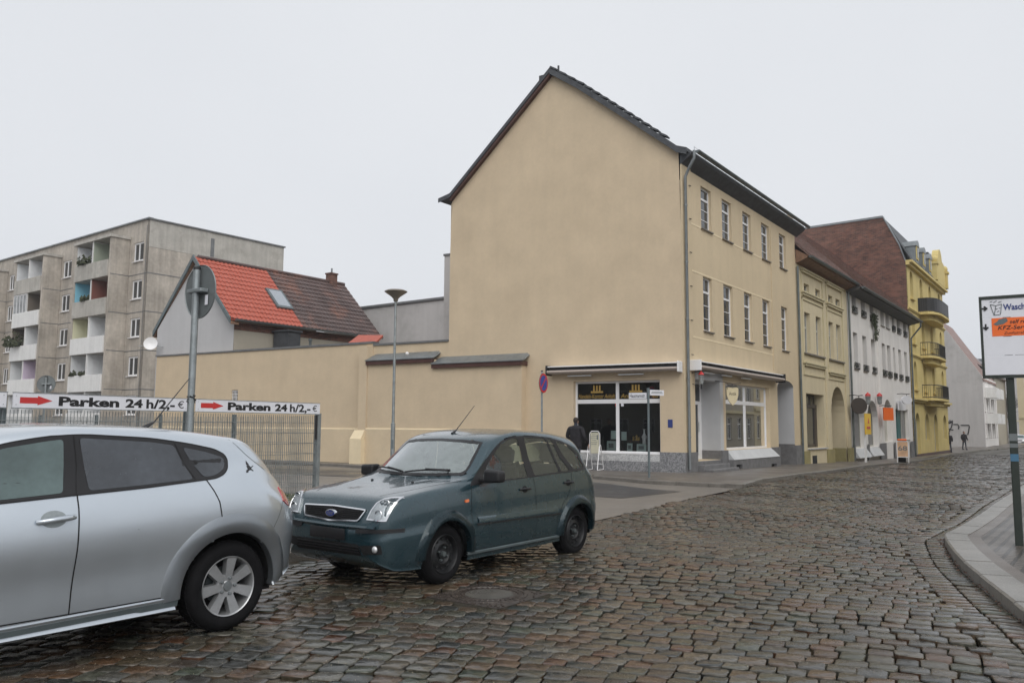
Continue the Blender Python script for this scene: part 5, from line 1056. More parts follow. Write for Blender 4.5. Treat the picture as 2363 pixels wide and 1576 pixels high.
# ---------------- grey rear walls behind the boundary wall, next to the blank gable
gw = thing('rear_firewall', 'weathered pale grey firewall with dark cap behind the boundary wall, left of the tall gable', 'wall', tuple(sxy(FV, GX0-3, 4, .1)), FV.ang)
FD = 10.8; ly, rz1 = FV.P(835.5, 710.6, FD); rq1, rz2 = FV.P(1028, 693.7, FD); ry1 = FV.P(1028, 640, 4.0)[0]; ry3 = FV.P(1036, 640, 4.0)[0]; zst = FV.P(1030, 592, 4.0)[1]
mb = MB(); mb.hexa([(ly-3, FD, 0), (rq1+1.5, FD, 0), (rq1+1.5, FD+.4, 0), (ly-3, FD+.4, 0), (ly-3, FD, rz1-.15), (rq1+1.5, FD, rz2+.1), (rq1+1.5, FD+.4, rz2+.1), (ly-3, FD+.4, rz1-.15)]); mb.build('wall', M['greywall'], gw, FV)
mb = MB(); mb.hexa([(ly-3, FD-.1, rz1-.13), (rq1+1.5, FD-.1, rz2+.12), (rq1+1.5, FD+.5, rz2+.12), (ly-3, FD+.5, rz1-.13), (ly-3, FD-.1, rz1-.0), (rq1+1.5, FD-.1, rz2+.25), (rq1+1.5, FD+.5, rz2+.25), (ly-3, FD+.5, rz1-.0)]); mb.build('cap', M['capdark'], gw, FV)
mb = MB(); mb.box(ry1, ry3+2.5, 3.9, 9, 0, zst); o = mb.build('rear_wing', M['greywall'], b, FV); mb = MB(); mb.box(ry1-.04, ry3+2.5, 3.86, 9, zst+.003, zst+.09); mb.build('cap', M['capdark'], o, FV)
# ---------------- prefabricated apartment block
D = 56.0; d0 = ray(347, 505); pc = Vector((0, 0, CAMH))+d0*(D/d0.y); ZP = pc.z; print('panel corner', pc)
PF = Frame((pc.x, pc.y), R(-37.5)); PR_ = Frame((pc.x, pc.y), R(90-37.5))
pb = thing('apartment_block', 'grey exposed-aggregate prefabricated apartment block of five storeys with stacked balconies', 'building', (pc.x, pc.y, 0), R(-37.5))
def p1(x, y): return x/3.564, 480+y/3.564
colA = [(1095, 1178, 285, 440), (1072, 1160, 595, 752), (1055, 1143, 905, 1065), (1038, 1127, 1225, 1382)]
zA = [(PF.P(*p1((q[0]+q[1])/2, q[3]))[1], PF.P(*p1((q[0]+q[1])/2, q[2]))[1]) for q in colA]; print('zA', zA)
FHT = (zA[0][0]-zA[3][0])/3
xA = (PF.P(*p1(1085, 670))[0], PF.P(*p1(1165, 670))[0]); xB = (PF.P(*p1(503, 790))[0], PF.P(*p1(570, 790))[0]); xC = (PF.P(*p1(58, 880))[0], PF.P(*p1(100, 880))[0])
wb = zA[0][0]; wh_ = float(np.mean([q[1]-q[0] for q in zA])); rowz = [wb-k*FHT for k in range(5)]
per = xB[0]-xC[0]
colsx = [xA, xB, xC]+[(xC[0]-per*1.0, xC[1]-per*1.0), (xC[0]-per*2, xC[1]-per*2)]
print('cols', colsx, FHT, wh_, rowz)
hol = [(c[0], c[1], z, z+wh_, None, .12) for c in colsx for z in rowz]
ff = mat('panel_frame', (.8, .8, .8), .4)
LXp = -50
mb = MB(); wall(mb, LXp, 0, -.5, ZP, hol, depth=.12); mb.build('front_wall', M['concrete'], pb, PF)
for h in hol: window(pb, PF, h[0], h[1], h[2], h[3], y=.06, fr='pvc', fw=.115, mull=2, sd=.12, sillm='pvc')
RD = PR_.P(655, 572)[0]; print('right depth', RD, PR_.P(655, 572))
mb = MB(); mb.box(0, RD, .0, .3, -.5, ZP-2.0); mb.build('gable_wall', M['concrete'], pb, PR_)
mb = MB(); mb.box(.0, RD, -.012, .3, ZP-1.99, ZP-.05); mb.build('attic_band', M['concretelight'], pb, PR_)
mb = MB(); mb.box(-.12, RD+.1, -.12, .4, ZP-.045, ZP+.06); mb.build('roof_edge', M['capdark'], pb, PR_)
mb = MB(); mb.box(LXp, -.31, .3, RD, -.5, ZP-.1); mb.build('body', M['concretelight'], pb, PF)
mb = MB(); mb.box(LXp, .1, -.16, .2, ZP+.005, ZP+.09); mb.build('roof_edge', M['zinc'], pb, PF)
# panel joints
mb = MB()
for k in range(5):
    z = rowz[k]-.95; mb.box(LXp, -.0, -.012, -.002, z-.03, z+.03)
for x in (-.35,): mb.box(x-.03, x+.03, -.012, -.002, 0, ZP-.4)
mb.build('panel_joint', M['capdark'], pb, PF)
mb = MB()
for k in range(5): z = rowz[k]-.95; mb.box(0, RD, -.014, -.002, z-.03, z+.03)
mb.build('panel_joint', M['capdark'], pb, PR_)
mb = MB(); mb.box(RD*.42, RD*.42+.3, -.03, -.014, ZP-1.9, ZP-.5); mb.build('drain_stain', M['capdark'], pb, PR_)
# loggia towers
def loggia(xa, xb, dep, ztop, cols_, seedn, plain=False):
    side = .28
    for xx in (xa, xb-side*.0-.25, (xa+xb)/2-.06):
        w_ = .25 if xx != (xa+xb)/2-.06 else .12
        mb = MB(); mb.box(xx, xx+w_, -dep, -.015, 0, ztop); mb.build('side_wall', M['concrete'] if w_ > .2 else M['parapet'], pb, PF)
    for k in range(5): mb = MB(); mb.box(xb+.001, xb+.006, -dep+.02, -.02, rowz[k]-.96, rowz[k]-.90); mb.build('panel_joint', M['capdark'], pb, PF)
    mb = MB(); mb.box(xa-.1, xb+.1, -dep-.12, -.013, ztop+.003, ztop+.2); mb.build('loggia_roof', M['concretelight'], pb, PF)
    for k in range(5):
        z = rowz[k]-.92
        mb = MB(); mb.box(xa+.255, xb-.255, -dep+.02, -.02, z-.16, z); mb.build('floor_slab', M['concretelight'], pb, PF)
        c = cols_[k % len(cols_)]
        mb = MB(); mb.box(xa+.26, xb-.26, -dep-.1, -dep+.02, z-.16, z+1.04, .02); mb.build('parapet', M[c], pb, PF)
        # back wall painted differently in the two halves, with a door and window
        for h, cc in enumerate(seedn[k]):
            if cc is None: continue
            x0_ = xa+.26 if h == 0 else (xa+xb)/2+.07; x1_ = (xa+xb)/2-.07 if h == 0 else xb-.26
            mb = MB(); mb.box(x0_, x1_, -.05, -.018, z+.002, z+FHT-.17); mb.build('back_wall', cc, pb, PF)
            mb = MB(); mb.box(x0_+.002, x0_+.03, -dep+.05, -.055, z+.002, z+FHT-.17); mb.build('partition', cc, pb, PF)
            mb = MB(); mb.box(x0_+.3, x0_+1.1, -.08, -.055, z+.1, z+2.1); w_ = mb.build('balcony_door', M['pvc'], pb, PF); mb = MB(); mb.box(x0_+.4, x0_+1.0, -.09, -.082, z+.3, z+2.0); mb.build('pane', M['pane'], w_, PF)
Wt = mat('balcony_paint_white', (.84, .86, .88), .8, var=.05); Bl = mat('balcony_paint_blue', (.28, .62, .78), .8); Rd = mat('balcony_paint_red', (.26, .10, .08), .8); Yl = mat('balcony_paint_yellow', (.78, .77, .55), .8); Gn = mat('balcony_paint_green', (.42, .47, .38), .8); Li = mat('balcony_paint_lilac', (.68, .58, .72), .8); Br = mat('balcony_paint_brown', (.20, .17, .14), .8)
dep = 1.35
def lx(px_, py_): return PF.P(*p1(px_, py_), -dep)[0]
l1a, l1b = lx(605, 600), lx(900, 600); l2a, l2b = lx(108, 750), lx(345, 700); zlt = PF.P(*p1(905, 240), -dep)[1]
print('loggia', l1a, l1b, l2a, l2b, zlt)
loggia(l1a, l1b, dep, zlt, ['concretelight', 'concretelight', 'parapet', 'parapet', 'parapet'], [(Wt, Gn), (Bl, Rd), (Yl, Wt), (Wt, Wt), (Wt, Wt)], 1)
loggia(l2a, l2b, dep, zlt, ['concretelight', 'parapet', 'parapet', 'parapet', 'parapet'], [(Wt, Wt), (Wt, Br), (Br, Wt), (Wt, Li), (Wt, Wt)], 1)
loggia(l2a-per, l2b-per, dep, zlt, ['concretelight', 'parapet'], [(Wt, Wt)]*5, 1)
# closed-in balcony glazing on the second tower, plants on parapets
z = rowz[1]-.92; mb = MB(); xm = (l2a+l2b)/2
for k in range(5): x = l2a+.3+(xm-l2a-.35)*k/4; mb.box(x-.03, x+.03, -dep-.05, -dep, z+.98, z+FHT-.18)
mb.box(l2a+.27, xm, -dep-.05, -dep, z+FHT-.25, z+FHT-.17); w_ = mb.build('balcony_glazing', M['pvc'], pb, PF); mb = MB(); mb.box(l2a+.3, xm, -dep-.03, -dep-.02, z+1, z+FHT-.2); mb.build('pane', M['panelight'], w_, PF)
def bush(cx, cy, cz, r, n, F, m='plant', name='balcony_plant', label='', sz=.1, par=None, fl=1.0):
    mb = MB(); q = random.Random(int(cx*100)+n)
    for k in range(n):
        a, e, rr = q.random()*6.28, q.gauss(0, .5), r*q.random()**.5; x, y, z = cx+rr*math.cos(a), cy+rr*math.sin(a)*.5, cz+abs(rr*math.sin(e))*fl; s = sz*q.uniform(.6, 1.3); b_ = q.random()*6.28
        mb.add([(x-s*math.cos(b_), y-s*math.sin(b_), z), (x+s*math.cos(b_), y+s*math.sin(b_), z+s*.4), (x+q.gauss(0, s*.4), y, z+s*1.5)], [(0, 1, 2)])
    return tag(mb.build(name, M[m], par, F), label, 'plant')
bush(l1a+1.6, -dep-.05, rowz[0]+.05, .75, 160, PF, label='dark bushy plants on the topmost balcony of the right hand balcony stack', sz=.13)
bush(l1a+2.1, -dep-.05, rowz[1]+.05, .5, 90, PF, label='green plant on the balcony with the blue painted side wall', sz=.13)
bush(l1a+.9, -dep-.05, rowz[3]+.05, .4, 80, PF, label='left of two reddish pot plants on the lowest visible balcony of the right stack', sz=.12); bush(l1a+2.3, -dep-.05, rowz[3]+.05, .35, 70, PF, label='right of two pot plants on the lowest visible balcony of the right stack', sz=.12)
bush(l2a+1.2, -dep-.25, rowz[2]+.0, 1.2, 240, PF, label='long dark hanging plants over a white balcony of the left stack', sz=.13)
# ================================================================== street furniture
def gv(px, py, dz=.1): return G(px, py, dz)
# ---------------- fence of the car park with its long boards
A = gv(728, 1150); A.z = .1
FF = Frame(V2(A), R(90-31.3)); FS = Frame(V2(A), R(-31.1))      # front fence (x negative towards the camera), side fence (x negative away along the side street)
bz1 = FF.P(728, 934)[1]; bz0 = FF.P(728, 957.6)[1]; xb_ = [FF.P(446, 937)[0], FF.P(427, 935)[0], FF.P(24, 919)[0], FF.P(9, 918)[0]]; bzl = FF.P(24, 902)[1], FF.P(24, 936)[1]
print('fence', A, bz1, bz0, xb_, bzl)
BZ1 = (bz1+bzl[0])/2; BZ0 = (bz0+bzl[1])/2
def meshfence(name, label, F, xa, xb, z0, z1, step, posts, gp='mesh fence panels of the car park'):
    t = thing(name, label, 'fence', tuple(F.M @ Vector(((xa+xb)/2, 0, .1))), F.ang, gp); mb = MB(); x = xa; r = .0035
    while x < xb: mb.box(x-r, x+r, -r, r, z0, z1); x += step
    z = z0+.02
    while z < z1: mb.box(xa, xb, -r*3, -r-.0005, z-r*1.1, z+r*1.1); mb.box(xa, xb, r+.0005, r*3, z-r*1.1, z+r*1.1); z += .2
    mb.build('wire_mesh', M['steel'], t, F)
    for px_, pz, w_ in posts:
        mb = MB(); mb.box(px_-w_/2, px_+w_/2, .012, .012+w_, .1, pz); mb.box(px_-w_/2-.004, px_+w_/2+.004, .008, .016+w_, pz+.001, pz+.012); mb.build('post', M['steeldark'], t, F)
    return t
meshfence('wire_fence', 'grey wire mesh fence below the Parken boards, parallel to the parked cars', FF, -9.5, -.02, .16, BZ0-.03, .05, [(xb_[0]-.09, BZ1, .07), (xb_[2]-.07, BZ1, .07), (-9, BZ1, .07), (-2.9, BZ0-.02, .05)], None)
meshfence('wire_fence', 'grey wire mesh fence running away from the corner post along the side street', FS, -16, -.02, .16, BZ0-.05, .05, [(-2.5*k, BZ0-.02, .06) for k in range(1, 7)], None)
mb = MB(); mb.box(-.045, .045, -.045, .045, .05, BZ0+.0); mb.box(-.05, .05, -.05, .05, BZ0+.001, BZ0+.012); o = mb.build('gate_post', M['steel'], None, FF); tag(o, 'square galvanised corner post at the right end of the Parken boards', 'post')
mb = MB(); mb.box(-.10, -.055, -.05, -.02, BZ0-.5, BZ0-.03, .01); o = mb.build('gate_lock', M['black'], None, FF); tag(o, 'black gate closer bolted beside the square corner post', 'gate closer')
def board(xa, xb, label, full=True):
    t = thing('parking_sign', label, 'sign', tuple(FF.M @ Vector(((xa+xb)/2, -.06, BZ0))), FF.ang, 'boards on the car park fence')
    mb = MB(); mb.box(xa, xb, -.075, -.055, BZ0, BZ1); mb.build('panel', M['signwhite'], t, FF)
    mb = MB(); mb.box(xa-.006, xb+.006, -.08, -.05, BZ1+.0005, BZ1+.008); mb.box(xa-.006, xb+.006, -.08, -.05, BZ0-.012, BZ0-.0005); mb.build('edge_rail', M['steel'], t, FF)
    if full:
        W = xb-xa; H = BZ1-BZ0; zm = (BZ0+BZ1)/2; ax0 = xa+W*.032; ax1 = xa+W*.193; hd = ax1-W*.075
        mb = MB(); y = -.077; mb.add([(ax0, y, zm-H*.21), (hd, y, zm-H*.21), (hd, y, zm-H*.32), (ax1, y, zm), (hd, y, zm+H*.32), (hd, y, zm+H*.21), (ax0, y, zm+H*.21)], [tuple(range(7))]); mb.build('arrow', M['red'], t, FF)
        tx = xa+W*.225
        text(t, FF, 'Parken', tx, zm-H*.30, H*.62, W*.335, -.0775, 'ink', bold=.042); text(t, FF, '24', tx+W*.372, zm-H*.30, H*.60, W*.105, -.0775, 'ink', bold=.04); text(t, FF, 'h/2,-', tx+W*.50, zm-H*.34, H*.68, W*.185, -.0775, 'ink', bold=.03); text(t, FF, '\u20ac', tx+W*.705, zm-H*.28, H*.56, W*.042, -.0775, 'ink')
    for x in (xa+.04, xb-.04):
        for z in (BZ0+.04, BZ1-.04): mb = MB(); mb.ball((x, -.078, z), .006, 6, 4); mb.build('screw', M['steel'], t, FF)
board(xb_[0], -.03, 'right hand white board reading Parken 24 h/2,-\u20ac, ending at the corner post'); board(xb_[2], xb_[1], 'left hand white board reading Parken 24 h/2,-\u20ac, larger in view, above the silver car'); board(xb_[3]-3.2, xb_[3], 'blank end of a third white board at the very left edge', False)
# grass edge under the fence
gr_ = MB(); q = random.Random(5)
for k in range(2600):
    x = -6.5*q.random() if k % 2 else -.2-3.5*q.random(); F_ = FF if k % 2 else FS; p = F_.M @ Vector((x, q.uniform(-.35, .1) if k % 2 else q.uniform(-.3, .1), .1)); h = q.uniform(.03, .11); a = q.random()*6.28; s = .008
    gr_.add([(p.x-s*math.cos(a), p.y-s*math.sin(a), .1), (p.x+s*math.cos(a), p.y+s*math.sin(a), .1), (p.x+q.gauss(0, .03), p.y+q.gauss(0, .03), .1+h)], [(0, 1, 2)])
tag(gr_.build('grass', M['grass']), 'thin green grass strip along the foot of the fence', 'grass', kind='stuff')
kerb('kerb', [Vector(V2(FF.M @ Vector((-8, -.42, 0)))), Vector(V2(FF.M @ Vector((-.1, -.42, 0))))], hgt=.15, wid=.08, ins=-1, dz0=.08)
# ---------------- street lamp
lp = gv(905, 1081); lpF = Frame(V2(lp), 0)
t = thing('street_lamp', 'tall grey street lamp with wide saucer head in front of the sand yellow wall', 'street lamp', (lp.x, lp.y, .1)); zt_ = lpF.P(911, 673)[1]; zb_ = lpF.P(911, 690)[1]
mb = MB(); mb.tube([(0, 0, .0), (0, 0, 1.6), (0, 0, 1.62), (0, 0, zb_-.1)], [.075, .075, .052, .042], 14, False); mb.T = Matrix.Identity(4); o = mb.build('pole', M['steel'], t, lpF, smooth=30)
mb = MB(); mb.lathe([(.05, zb_-.1), (.075, zb_-.08), (.085, zb_-.0), (.16, zb_+.08), (.37, zt_-.03), (.40, zt_-.01), (.39, zt_+.01), (.3, zt_+.05), (0, zt_+.09)], 32); mb.build('lamp_head', mat('lamp_shade', (.20, .18, .15), .45, metal=.2), t, lpF, smooth=50)
mb = MB(); mb.box(-.03, .03, -.079, -.068, .75, 1.05); mb.build('service_door', M['steeldark'], t, lpF)
# ---------------- round signs on poles
def polesign(label, P0, ztop, r, zc_, ang, y_off, front=None, back='signback', pr=.038, sticker=False, name='traffic_sign', lean=0, ring=False):
    t = thing(name, label, 'sign', (P0[0], P0[1], .1)); F = Frame(P0, ang)
    mb = MB(); mb.tube([(0, 0, .0), (lean, 0, ztop-.03)], pr, 12); mb.build('pole', M['steel'], t, F, smooth=40); mb = MB(); mb.tube([(lean, 0, ztop-.03), (lean, 0, ztop)], pr*1.06, 12); mb.build('cap', M['black'], t, F)
    mb = MB(); mb.T = Matrix.Translation((0, y_off, zc_)); mb.lathe([(0, -.002), (r-.01, -.002), (r, -.012), (r+.004, 0), (r, .003), (0, .003)], 40, 'y'); mb.build('disc', M[back], t, F, smooth=30)
    mb = MB(); sg = 1 if y_off > 0 else -1; mb.box(-.12, .16, -.045, y_off-.004*sg, zc_-.02, zc_+.02, .006); mb.build('clamp', M['steel'], t, F)
    if sticker: mb = MB(); mb.box(.12, .17, y_off-.018, y_off-.0135, zc_-.16, zc_-.05); mb.build('sticker', M['signwhite'], t, F)
    if front:
        mb = MB(); mb.T = Matrix.Translation((0, y_off, zc_)); mb.lathe([(0, .006), (r*.78, .006)], 36, 'y'); mb.build('blue_field', M['blue'], t, F); mb = MB(); mb.T = Matrix.Translation((0, y_off, zc_)); mb.lathe([(r*.78, .0065), (r, .0065)], 36, 'y'); mb.build('red_rim', M['red'], t, F)
        mb = MB(); mb.T = Matrix.Translation((0, y_off, zc_)) @ Matrix.Rotation(R(45), 4, 'Y'); mb.box(-r*.85, r*.85, .007, .0075, -r*.1, r*.1); mb.build('red_bar', M['red'], t, F)
    return t, F
d = ray(430, 1150); P0 = (d.x*8.9/d.y, 8.9); PFm = Frame(P0, 0); zt1 = PFm.P(459, 617)[1]; zc1_ = PFm.P(461, 672)[1]
polesign('back of a large round traffic sign on a grey pole behind the silver car', P0, zt1, .30, zc1_, R(-37), .055, sticker=True, lean=-.0)
# wire tied round the pole
mb = MB(); zz = PFm.P(440, 922)[1]
for k in range(7): q = random.Random(k); a = q.random()*6; mb.tube([(P0[0]+.045*math.cos(a), P0[1]+.045*math.sin(a), zz+q.uniform(-.05, .06)), (P0[0]+.05*math.cos(a+1.5), P0[1]+.05*math.sin(a+1.5), zz+q.uniform(-.04, .04)), (P0[0]+.045*math.cos(a+3), P0[1]+.045*math.sin(a+3), zz+q.uniform(-.05, .05))], .006, 4)
o = mb.build('cable_tie', M['black'], None); tag(o, 'dark cable tied round the grey sign pole at board height', 'cable')
d = ray(98, 1000); P0 = (d.x*27/d.y, 27.0); q_ = Frame(P0, 0); polesign('back of a small round traffic sign far left in front of the apartment block', P0, q_.P(98, 868)[1], .29, q_.P(98, 886)[1], R(10), .05, sticker=True, pr=.04)
p = gv(1250, 1097); q_ = Frame(V2(p), 0); polesign('no parking sign with red rim and blue field seen edge on, left of the awning', V2(p), q_.P(1256, 855)[1], .29, q_.P(1261, 884)[1], R(242), .05, front=True, back='signback', pr=.03)
# ---------------- street name post
p = gv(1498, 1101); t = thing('street_name_post', 'thin grey post with two white street name plates, one reading Hausmannstr., before the shop window', 'sign post', (p.x, p.y, .1)); q_ = Frame(V2(p), R(-31.1)); z1_ = q_.P(1497, 895)[1]
mb = MB(); mb.tube([(0, 0, .0), (0, 0, z1_)], .034, 10); mb.tube([(0, 0, z1_-.32), (0, 0, z1_-.0)], .042, 10); mb.build('pole', M['steeldark'], t, q_, smooth=40)
xa, za = q_.P(1452, 913); zz = q_.P(1470, 913)[1]; mb = MB(); mb.box(xa, -.045, -.03, -.0, zz-.085, zz+.085); mb.build('name_plate', M['signwhite'], t, q_); text(t, q_, 'Hausmannstr.', xa+.03, zz-.05, .105, (-.045-xa)-.06, -.0315, 'ink', bold=.012)
q2 = Frame(V2(p), R(90-36.1-18)); zz = q2.P(1510, 906)[1]; mb = MB(); mb.box(.045, .62, -.03, .0, zz-.08, zz+.08); mb.build('name_plate', M['signwhite'], t, q2); mb = MB(); mb.box(.09, .57, -.033, -.0305, zz-.02, zz-.005); mb.box(.12, .54, -.033, -.0305, zz+.015, zz+.03); mb.build('worn_lettering', M['signback'], t, q2)
# ---------------- tubular advertising stand by the shop window
_x, _ = FV.P(1372, 1040, -.62); p = sxy(FV, _x, -.62, .1); q_ = Frame(V2(p), R(-22)); t = thing('pavement_stand', 'white tubular pavement stand with cream panel beside the man at the shop window', 'advertising stand', (p.x, p.y, .1), q_.ang)
zt2 = q_.P(1375, 995)[1]; zb2_ = q_.P(1375, 1046)[1]; xl_, xr_ = q_.P(1361, 1020)[0], q_.P(1384, 1020)[0]
mb = MB(); mb.box(xl_+.03, xr_-.03, -.015, .015, zb2_, zt2-.05, .01); mb.build('panel', mat('stand_panel', (.56, .54, .42), .5, var=.1, vs=8), t, q_)
mb = MB(); mb.tube([(xl_, 0, zb2_-.05), (xl_, 0, zt2-.08), (xl_+.06, 0, zt2), (xr_-.06, 0, zt2), (xr_, 0, zt2-.08), (xr_, 0, zb2_-.05)], .014, 8); mb.build('panel_frame', M['pvc'], t, q_)
for x, s in ((xl_-.02, 1), (xr_+.02, 1)):
    mb = MB(); zm = zb2_+.28; mb.tube([(x, -.38, .12), (x, -.36, .2), (x, -.12, zm-.05), (x, -.03, zm), (x, .05, zm-.02), (x, .34, .2), (x, .38, .12)], .014, 8); mb.tube([(x, -.38, .12), (x, .38, .12)], .014, 8); mb.build('leg_loop', M['pvc'], t, q_, smooth=40)
mb = MB(); mb.tube([(xl_-.02, .3, .3), (xr_+.02, .3, .3)], .012, 6); mb.build('cross_tube', M['pvc'], t, q_)
mb = MB(); 
for k, (w_, z_) in enumerate(((.18, .86), (.22, .78), (.25, .70), (.2, .6), (.26, .5), (.22, .42))): 
    zz = zb2_+(zt2-zb2_)*z_; mb.box((xl_+xr_)/2-w_/2, (xl_+xr_)/2+w_/2-.04, -.018, -.0155, zz-.008, zz+.008)
mb.box(xr_-.1, xr_-.05, -.018, -.0155, zb2_+(zt2-zb2_)*.62, zb2_+(zt2-zb2_)*.84); mb.build('printed_lines', M['signback'], t, q_)
# ---------------- A-board 68
p = G(2085, 1067.5, .1); q_ = Frame(V2(p), R(-20)); gz_ = p.z; t = thing('a_board', 'white A-board with orange poster reading 68 on the pavement before the white house', 'advertising board', (p.x, p.y, gz_), q_.ang)
zt3 = q_.P(2085, 1017)[1]; x0_, x1_ = q_.P(2069, 1040)[0], q_.P(2097, 1040)[0]; zl3 = gz_+.26
mb = MB(); mb.box(x0_+.04, x1_-.04, -.01, .01, zl3+.04, zt3-.04); mb.build('poster', mat('poster_orange', (.66, .42, .26), .5, var=.22, vs=3), t, q_)
mb = MB(); mb.box(x0_, x1_, -.02, .02, zt3-.045, zt3); mb.box(x0_, x1_, -.02, .02, zl3, zl3+.04); mb.box(x0_, x0_+.04, -.021, .021, gz_, zt3-.045); mb.box(x1_-.04, x1_, -.021, .021, gz_, zt3-.045); mb.build('frame', M['pvc'], t, q_)
mb = MB(); mb.hexa([(x0_+.1, .45, gz_), (x1_-.1, .45, gz_), (x1_-.1, .48, gz_), (x0_+.1, .48, gz_), (x0_+.1, .03, zt3-.02), (x1_-.1, .03, zt3-.02), (x1_-.1, .06, zt3-.02), (x0_+.1, .06, zt3-.02)]); mb.build('rear_leg', M['black'], t, q_)
text(t, q_, '68', (x0_+x1_)/2, zl3+(zt3-zl3)*.42, .22, .42, -.013, 'signback', bold=.02, align='CENTER'); mb = MB(); mb.box((x0_+x1_)/2-.22, (x0_+x1_)/2+.2, -.05, .05, zt3+.002, zt3+.1, .03); mb.build('top_sign', M['orange'], t, q_)
# ---------------- big direction board on the right
p = gv(2353, 1261); BF = Frame(V2(p), R(-31.1)); t = thing('direction_board', 'large framed board with white and orange panels on dark green posts at the right edge', 'sign', (p.x, p.y, .1), BF.ang)
zt4 = BF.P(2258, 688)[1]; zb4 = BF.P(2268, 872)[1]; xl4 = BF.P(2263, 780)[0]; W4 = 1.30; xr4 = xl4+W4; zm_ = [BF.P(2262, y)[1] for y in (736, 779, 822)]
print('board', zt4, zb4, xl4, zm_)
for x in (0, .78):
    mb = MB(); mb.box(x-.045, x+.045, .0, .09, -.0, zt4, .01); mb.build('post', M['darkgreen'], t, BF)
mb = MB(); b_ = .03
mb.box(xl4, xr4, -.03, -.002, zt4-b_, zt4+.01); mb.box(xl4, xr4, -.03, -.002, zb4-.01, zb4+b_); mb.box(xl4, xl4+b_, -.03, -.002, zb4+b_, zt4-b_); mb.box(xr4-b_, xr4, -.03, -.002, zb4+b_, zt4-b_); mb.build('frame', M['darkgreen'], t, BF)
zz = [zt4-b_]+zm_+[zb4+b_]
for k in range(4): mb = MB(); mb.box(xl4+b_, xr4-b_, -.022, -.005, zz[k+1]+.003, zz[k]-.003); mb.build('panel', M['signwhite'], t, BF)
xo = BF.P(2289, 757)[0]; mb = MB(); mb.box(xo, xr4-b_, -.026, -.0225, zz[2]+.004, zz[1]-.004); mb.build('orange_panel', M['orange'], t, BF)
def arrow(cx, cz, ang, s=.042):
    m = MB(); m.T = Matrix.Translation((cx, -.0285, cz)) @ Matrix.Rotation(ang, 4, 'Y'); m.box(-s, s*.9, 0, .001, -.009, .009)
    for sg in (-1, 1): m.add([(s, -.0006, 0), (s*.2, -.0006, sg*s*.8), (s*.2-.018, -.0006, sg*s*.8-sg*.012), (s-.03, -.0006, 0)], [(0, 1, 2, 3)])
    m.build('arrow', M['ink'], t, BF)
ax_, az2 = BF.P(2271, 713); arrow(ax_, az2, 0); ax_, az2 = BF.P(2275, 756); arrow(ax_, az2, R(90))
tx, tz_ = BF.P(2315, 716); text(t, BF, 'Waschsalon', tx, tz_, .075, .41, -.0265, 'navy', bold=.025)
tx, tz_ = BF.P(2330, 747); text(t, BF, 'self repair', tx, tz_, .048, .29, -.0285, 'ink', bold=.012, shear=.2); tx, tz_ = BF.P(2303, 761.5); text(t, BF, 'KFZ-Service', tx, tz_, .050, .40, -.0285, 'ink', bold=.012, shear=.2); tx, tz_ = BF.P(2317, 772); text(t, BF, 'Zunftstra\u00dfe', tx, tz_, .034, .25, -.0285, 'ink', shear=.2)
mb = MB()
for a_, c_ in (((2285, 703), (2294, 728)), ((2294, 728), (2309, 726)), ((2309, 726), (2311, 702)), ((2285, 703), (2298, 706)), ((2298, 706), (2311, 702)), ((2298, 706), (2295, 727)), ((2298, 714), (2302, 713)), ((2305, 712), (2308, 711)), ((2301, 720), (2306, 718)), ((2284, 698), (2290, 696)), ((2292, 699), (2300, 695)), ((2303, 699), (2311, 696))):
    a1_, b1_ = BF.P(*a_), BF.P(*c_); mb.tube([(a1_[0], -.026, a1_[1]), (b1_[0], -.026, b1_[1])], .004, 4)
mb.build('line_drawing', M['signback'], t, BF)
mb = MB(); pl = [BF.P(*q) for q in ((2292, 749), (2302, 742), (2304, 738), (2312, 736), (2322, 734), (2326, 741), (2316, 748), (2300, 752))]; mb.add([(a_, -.0285, c_) for a_, c_ in pl], [tuple(range(8))]); mb.build('tool_picture', M['steeldark'], t, BF)
mb = MB(); 
for py, hh, cc in ((1009, .09, 'signback'), (1028, .05, 'signback'), (1056, .09, 'stickerblue')): z_ = BF.P(2345, py)[1]; m = MB(); m.box(-.044, .044, -.003, -.0005, z_-hh/2, z_+hh/2); m.build('sticker', M[cc], t, BF)
# ---------------- manhole
MF = Frame(V2(MH), math.atan2(ME.y, ME.x)+R(45)); s_ = HD/math.sqrt(2); z0 = gz(MH.y)+float(wob(MH.x, MH.y))-.006
t = thing('manhole', 'round iron manhole cover in a square cast frame in the cobbles by the green car', 'manhole cover', (MH.x, MH.y, z0), MF.ang)
iron = wet('cast_iron', [(.045, .038, .034), (.08, .065, .056)], .36, 9, bump=.6, bs=80, rlo=.2)
mb = MB(); n = 40; rr = .36
ringp = [(rr*math.cos(2*math.pi*k/n), rr*math.sin(2*math.pi*k/n)) for k in range(n)]; sq = []
for k in range(n): a = 2*math.pi*k/n; c, s2 = math.cos(a), math.sin(a); f = s_/max(abs(c), abs(s2)); sq.append((f*c, f*s2))
mb.add([(x, y, z0+.004) for x, y in ringp]+[(x, y, z0+.0) for x, y in sq], [(k, (k+1) % n, n+(k+1) % n, n+k) for k in range(n)]); q = random.Random(2)
for k in range(260):
    x, y = q.uniform(-s_, s_), q.uniform(-s_, s_)
    if math.hypot(x, y) > rr+.03 and max(abs(x), abs(y)) < s_-.02: mb.box(x-.008, x+.008, y-.008, y+.008, z0+.001, z0+.009)
mb.build('frame', iron, t, MF)
mb = MB(); mb.lathe([(rr-.004, z0+.0), (rr-.006, z0+.012), (rr-.03, z0+.012), (rr-.034, z0+.002), (.26, z0+.002), (.257, z0+.010), (.0, z0+.010)], 48)
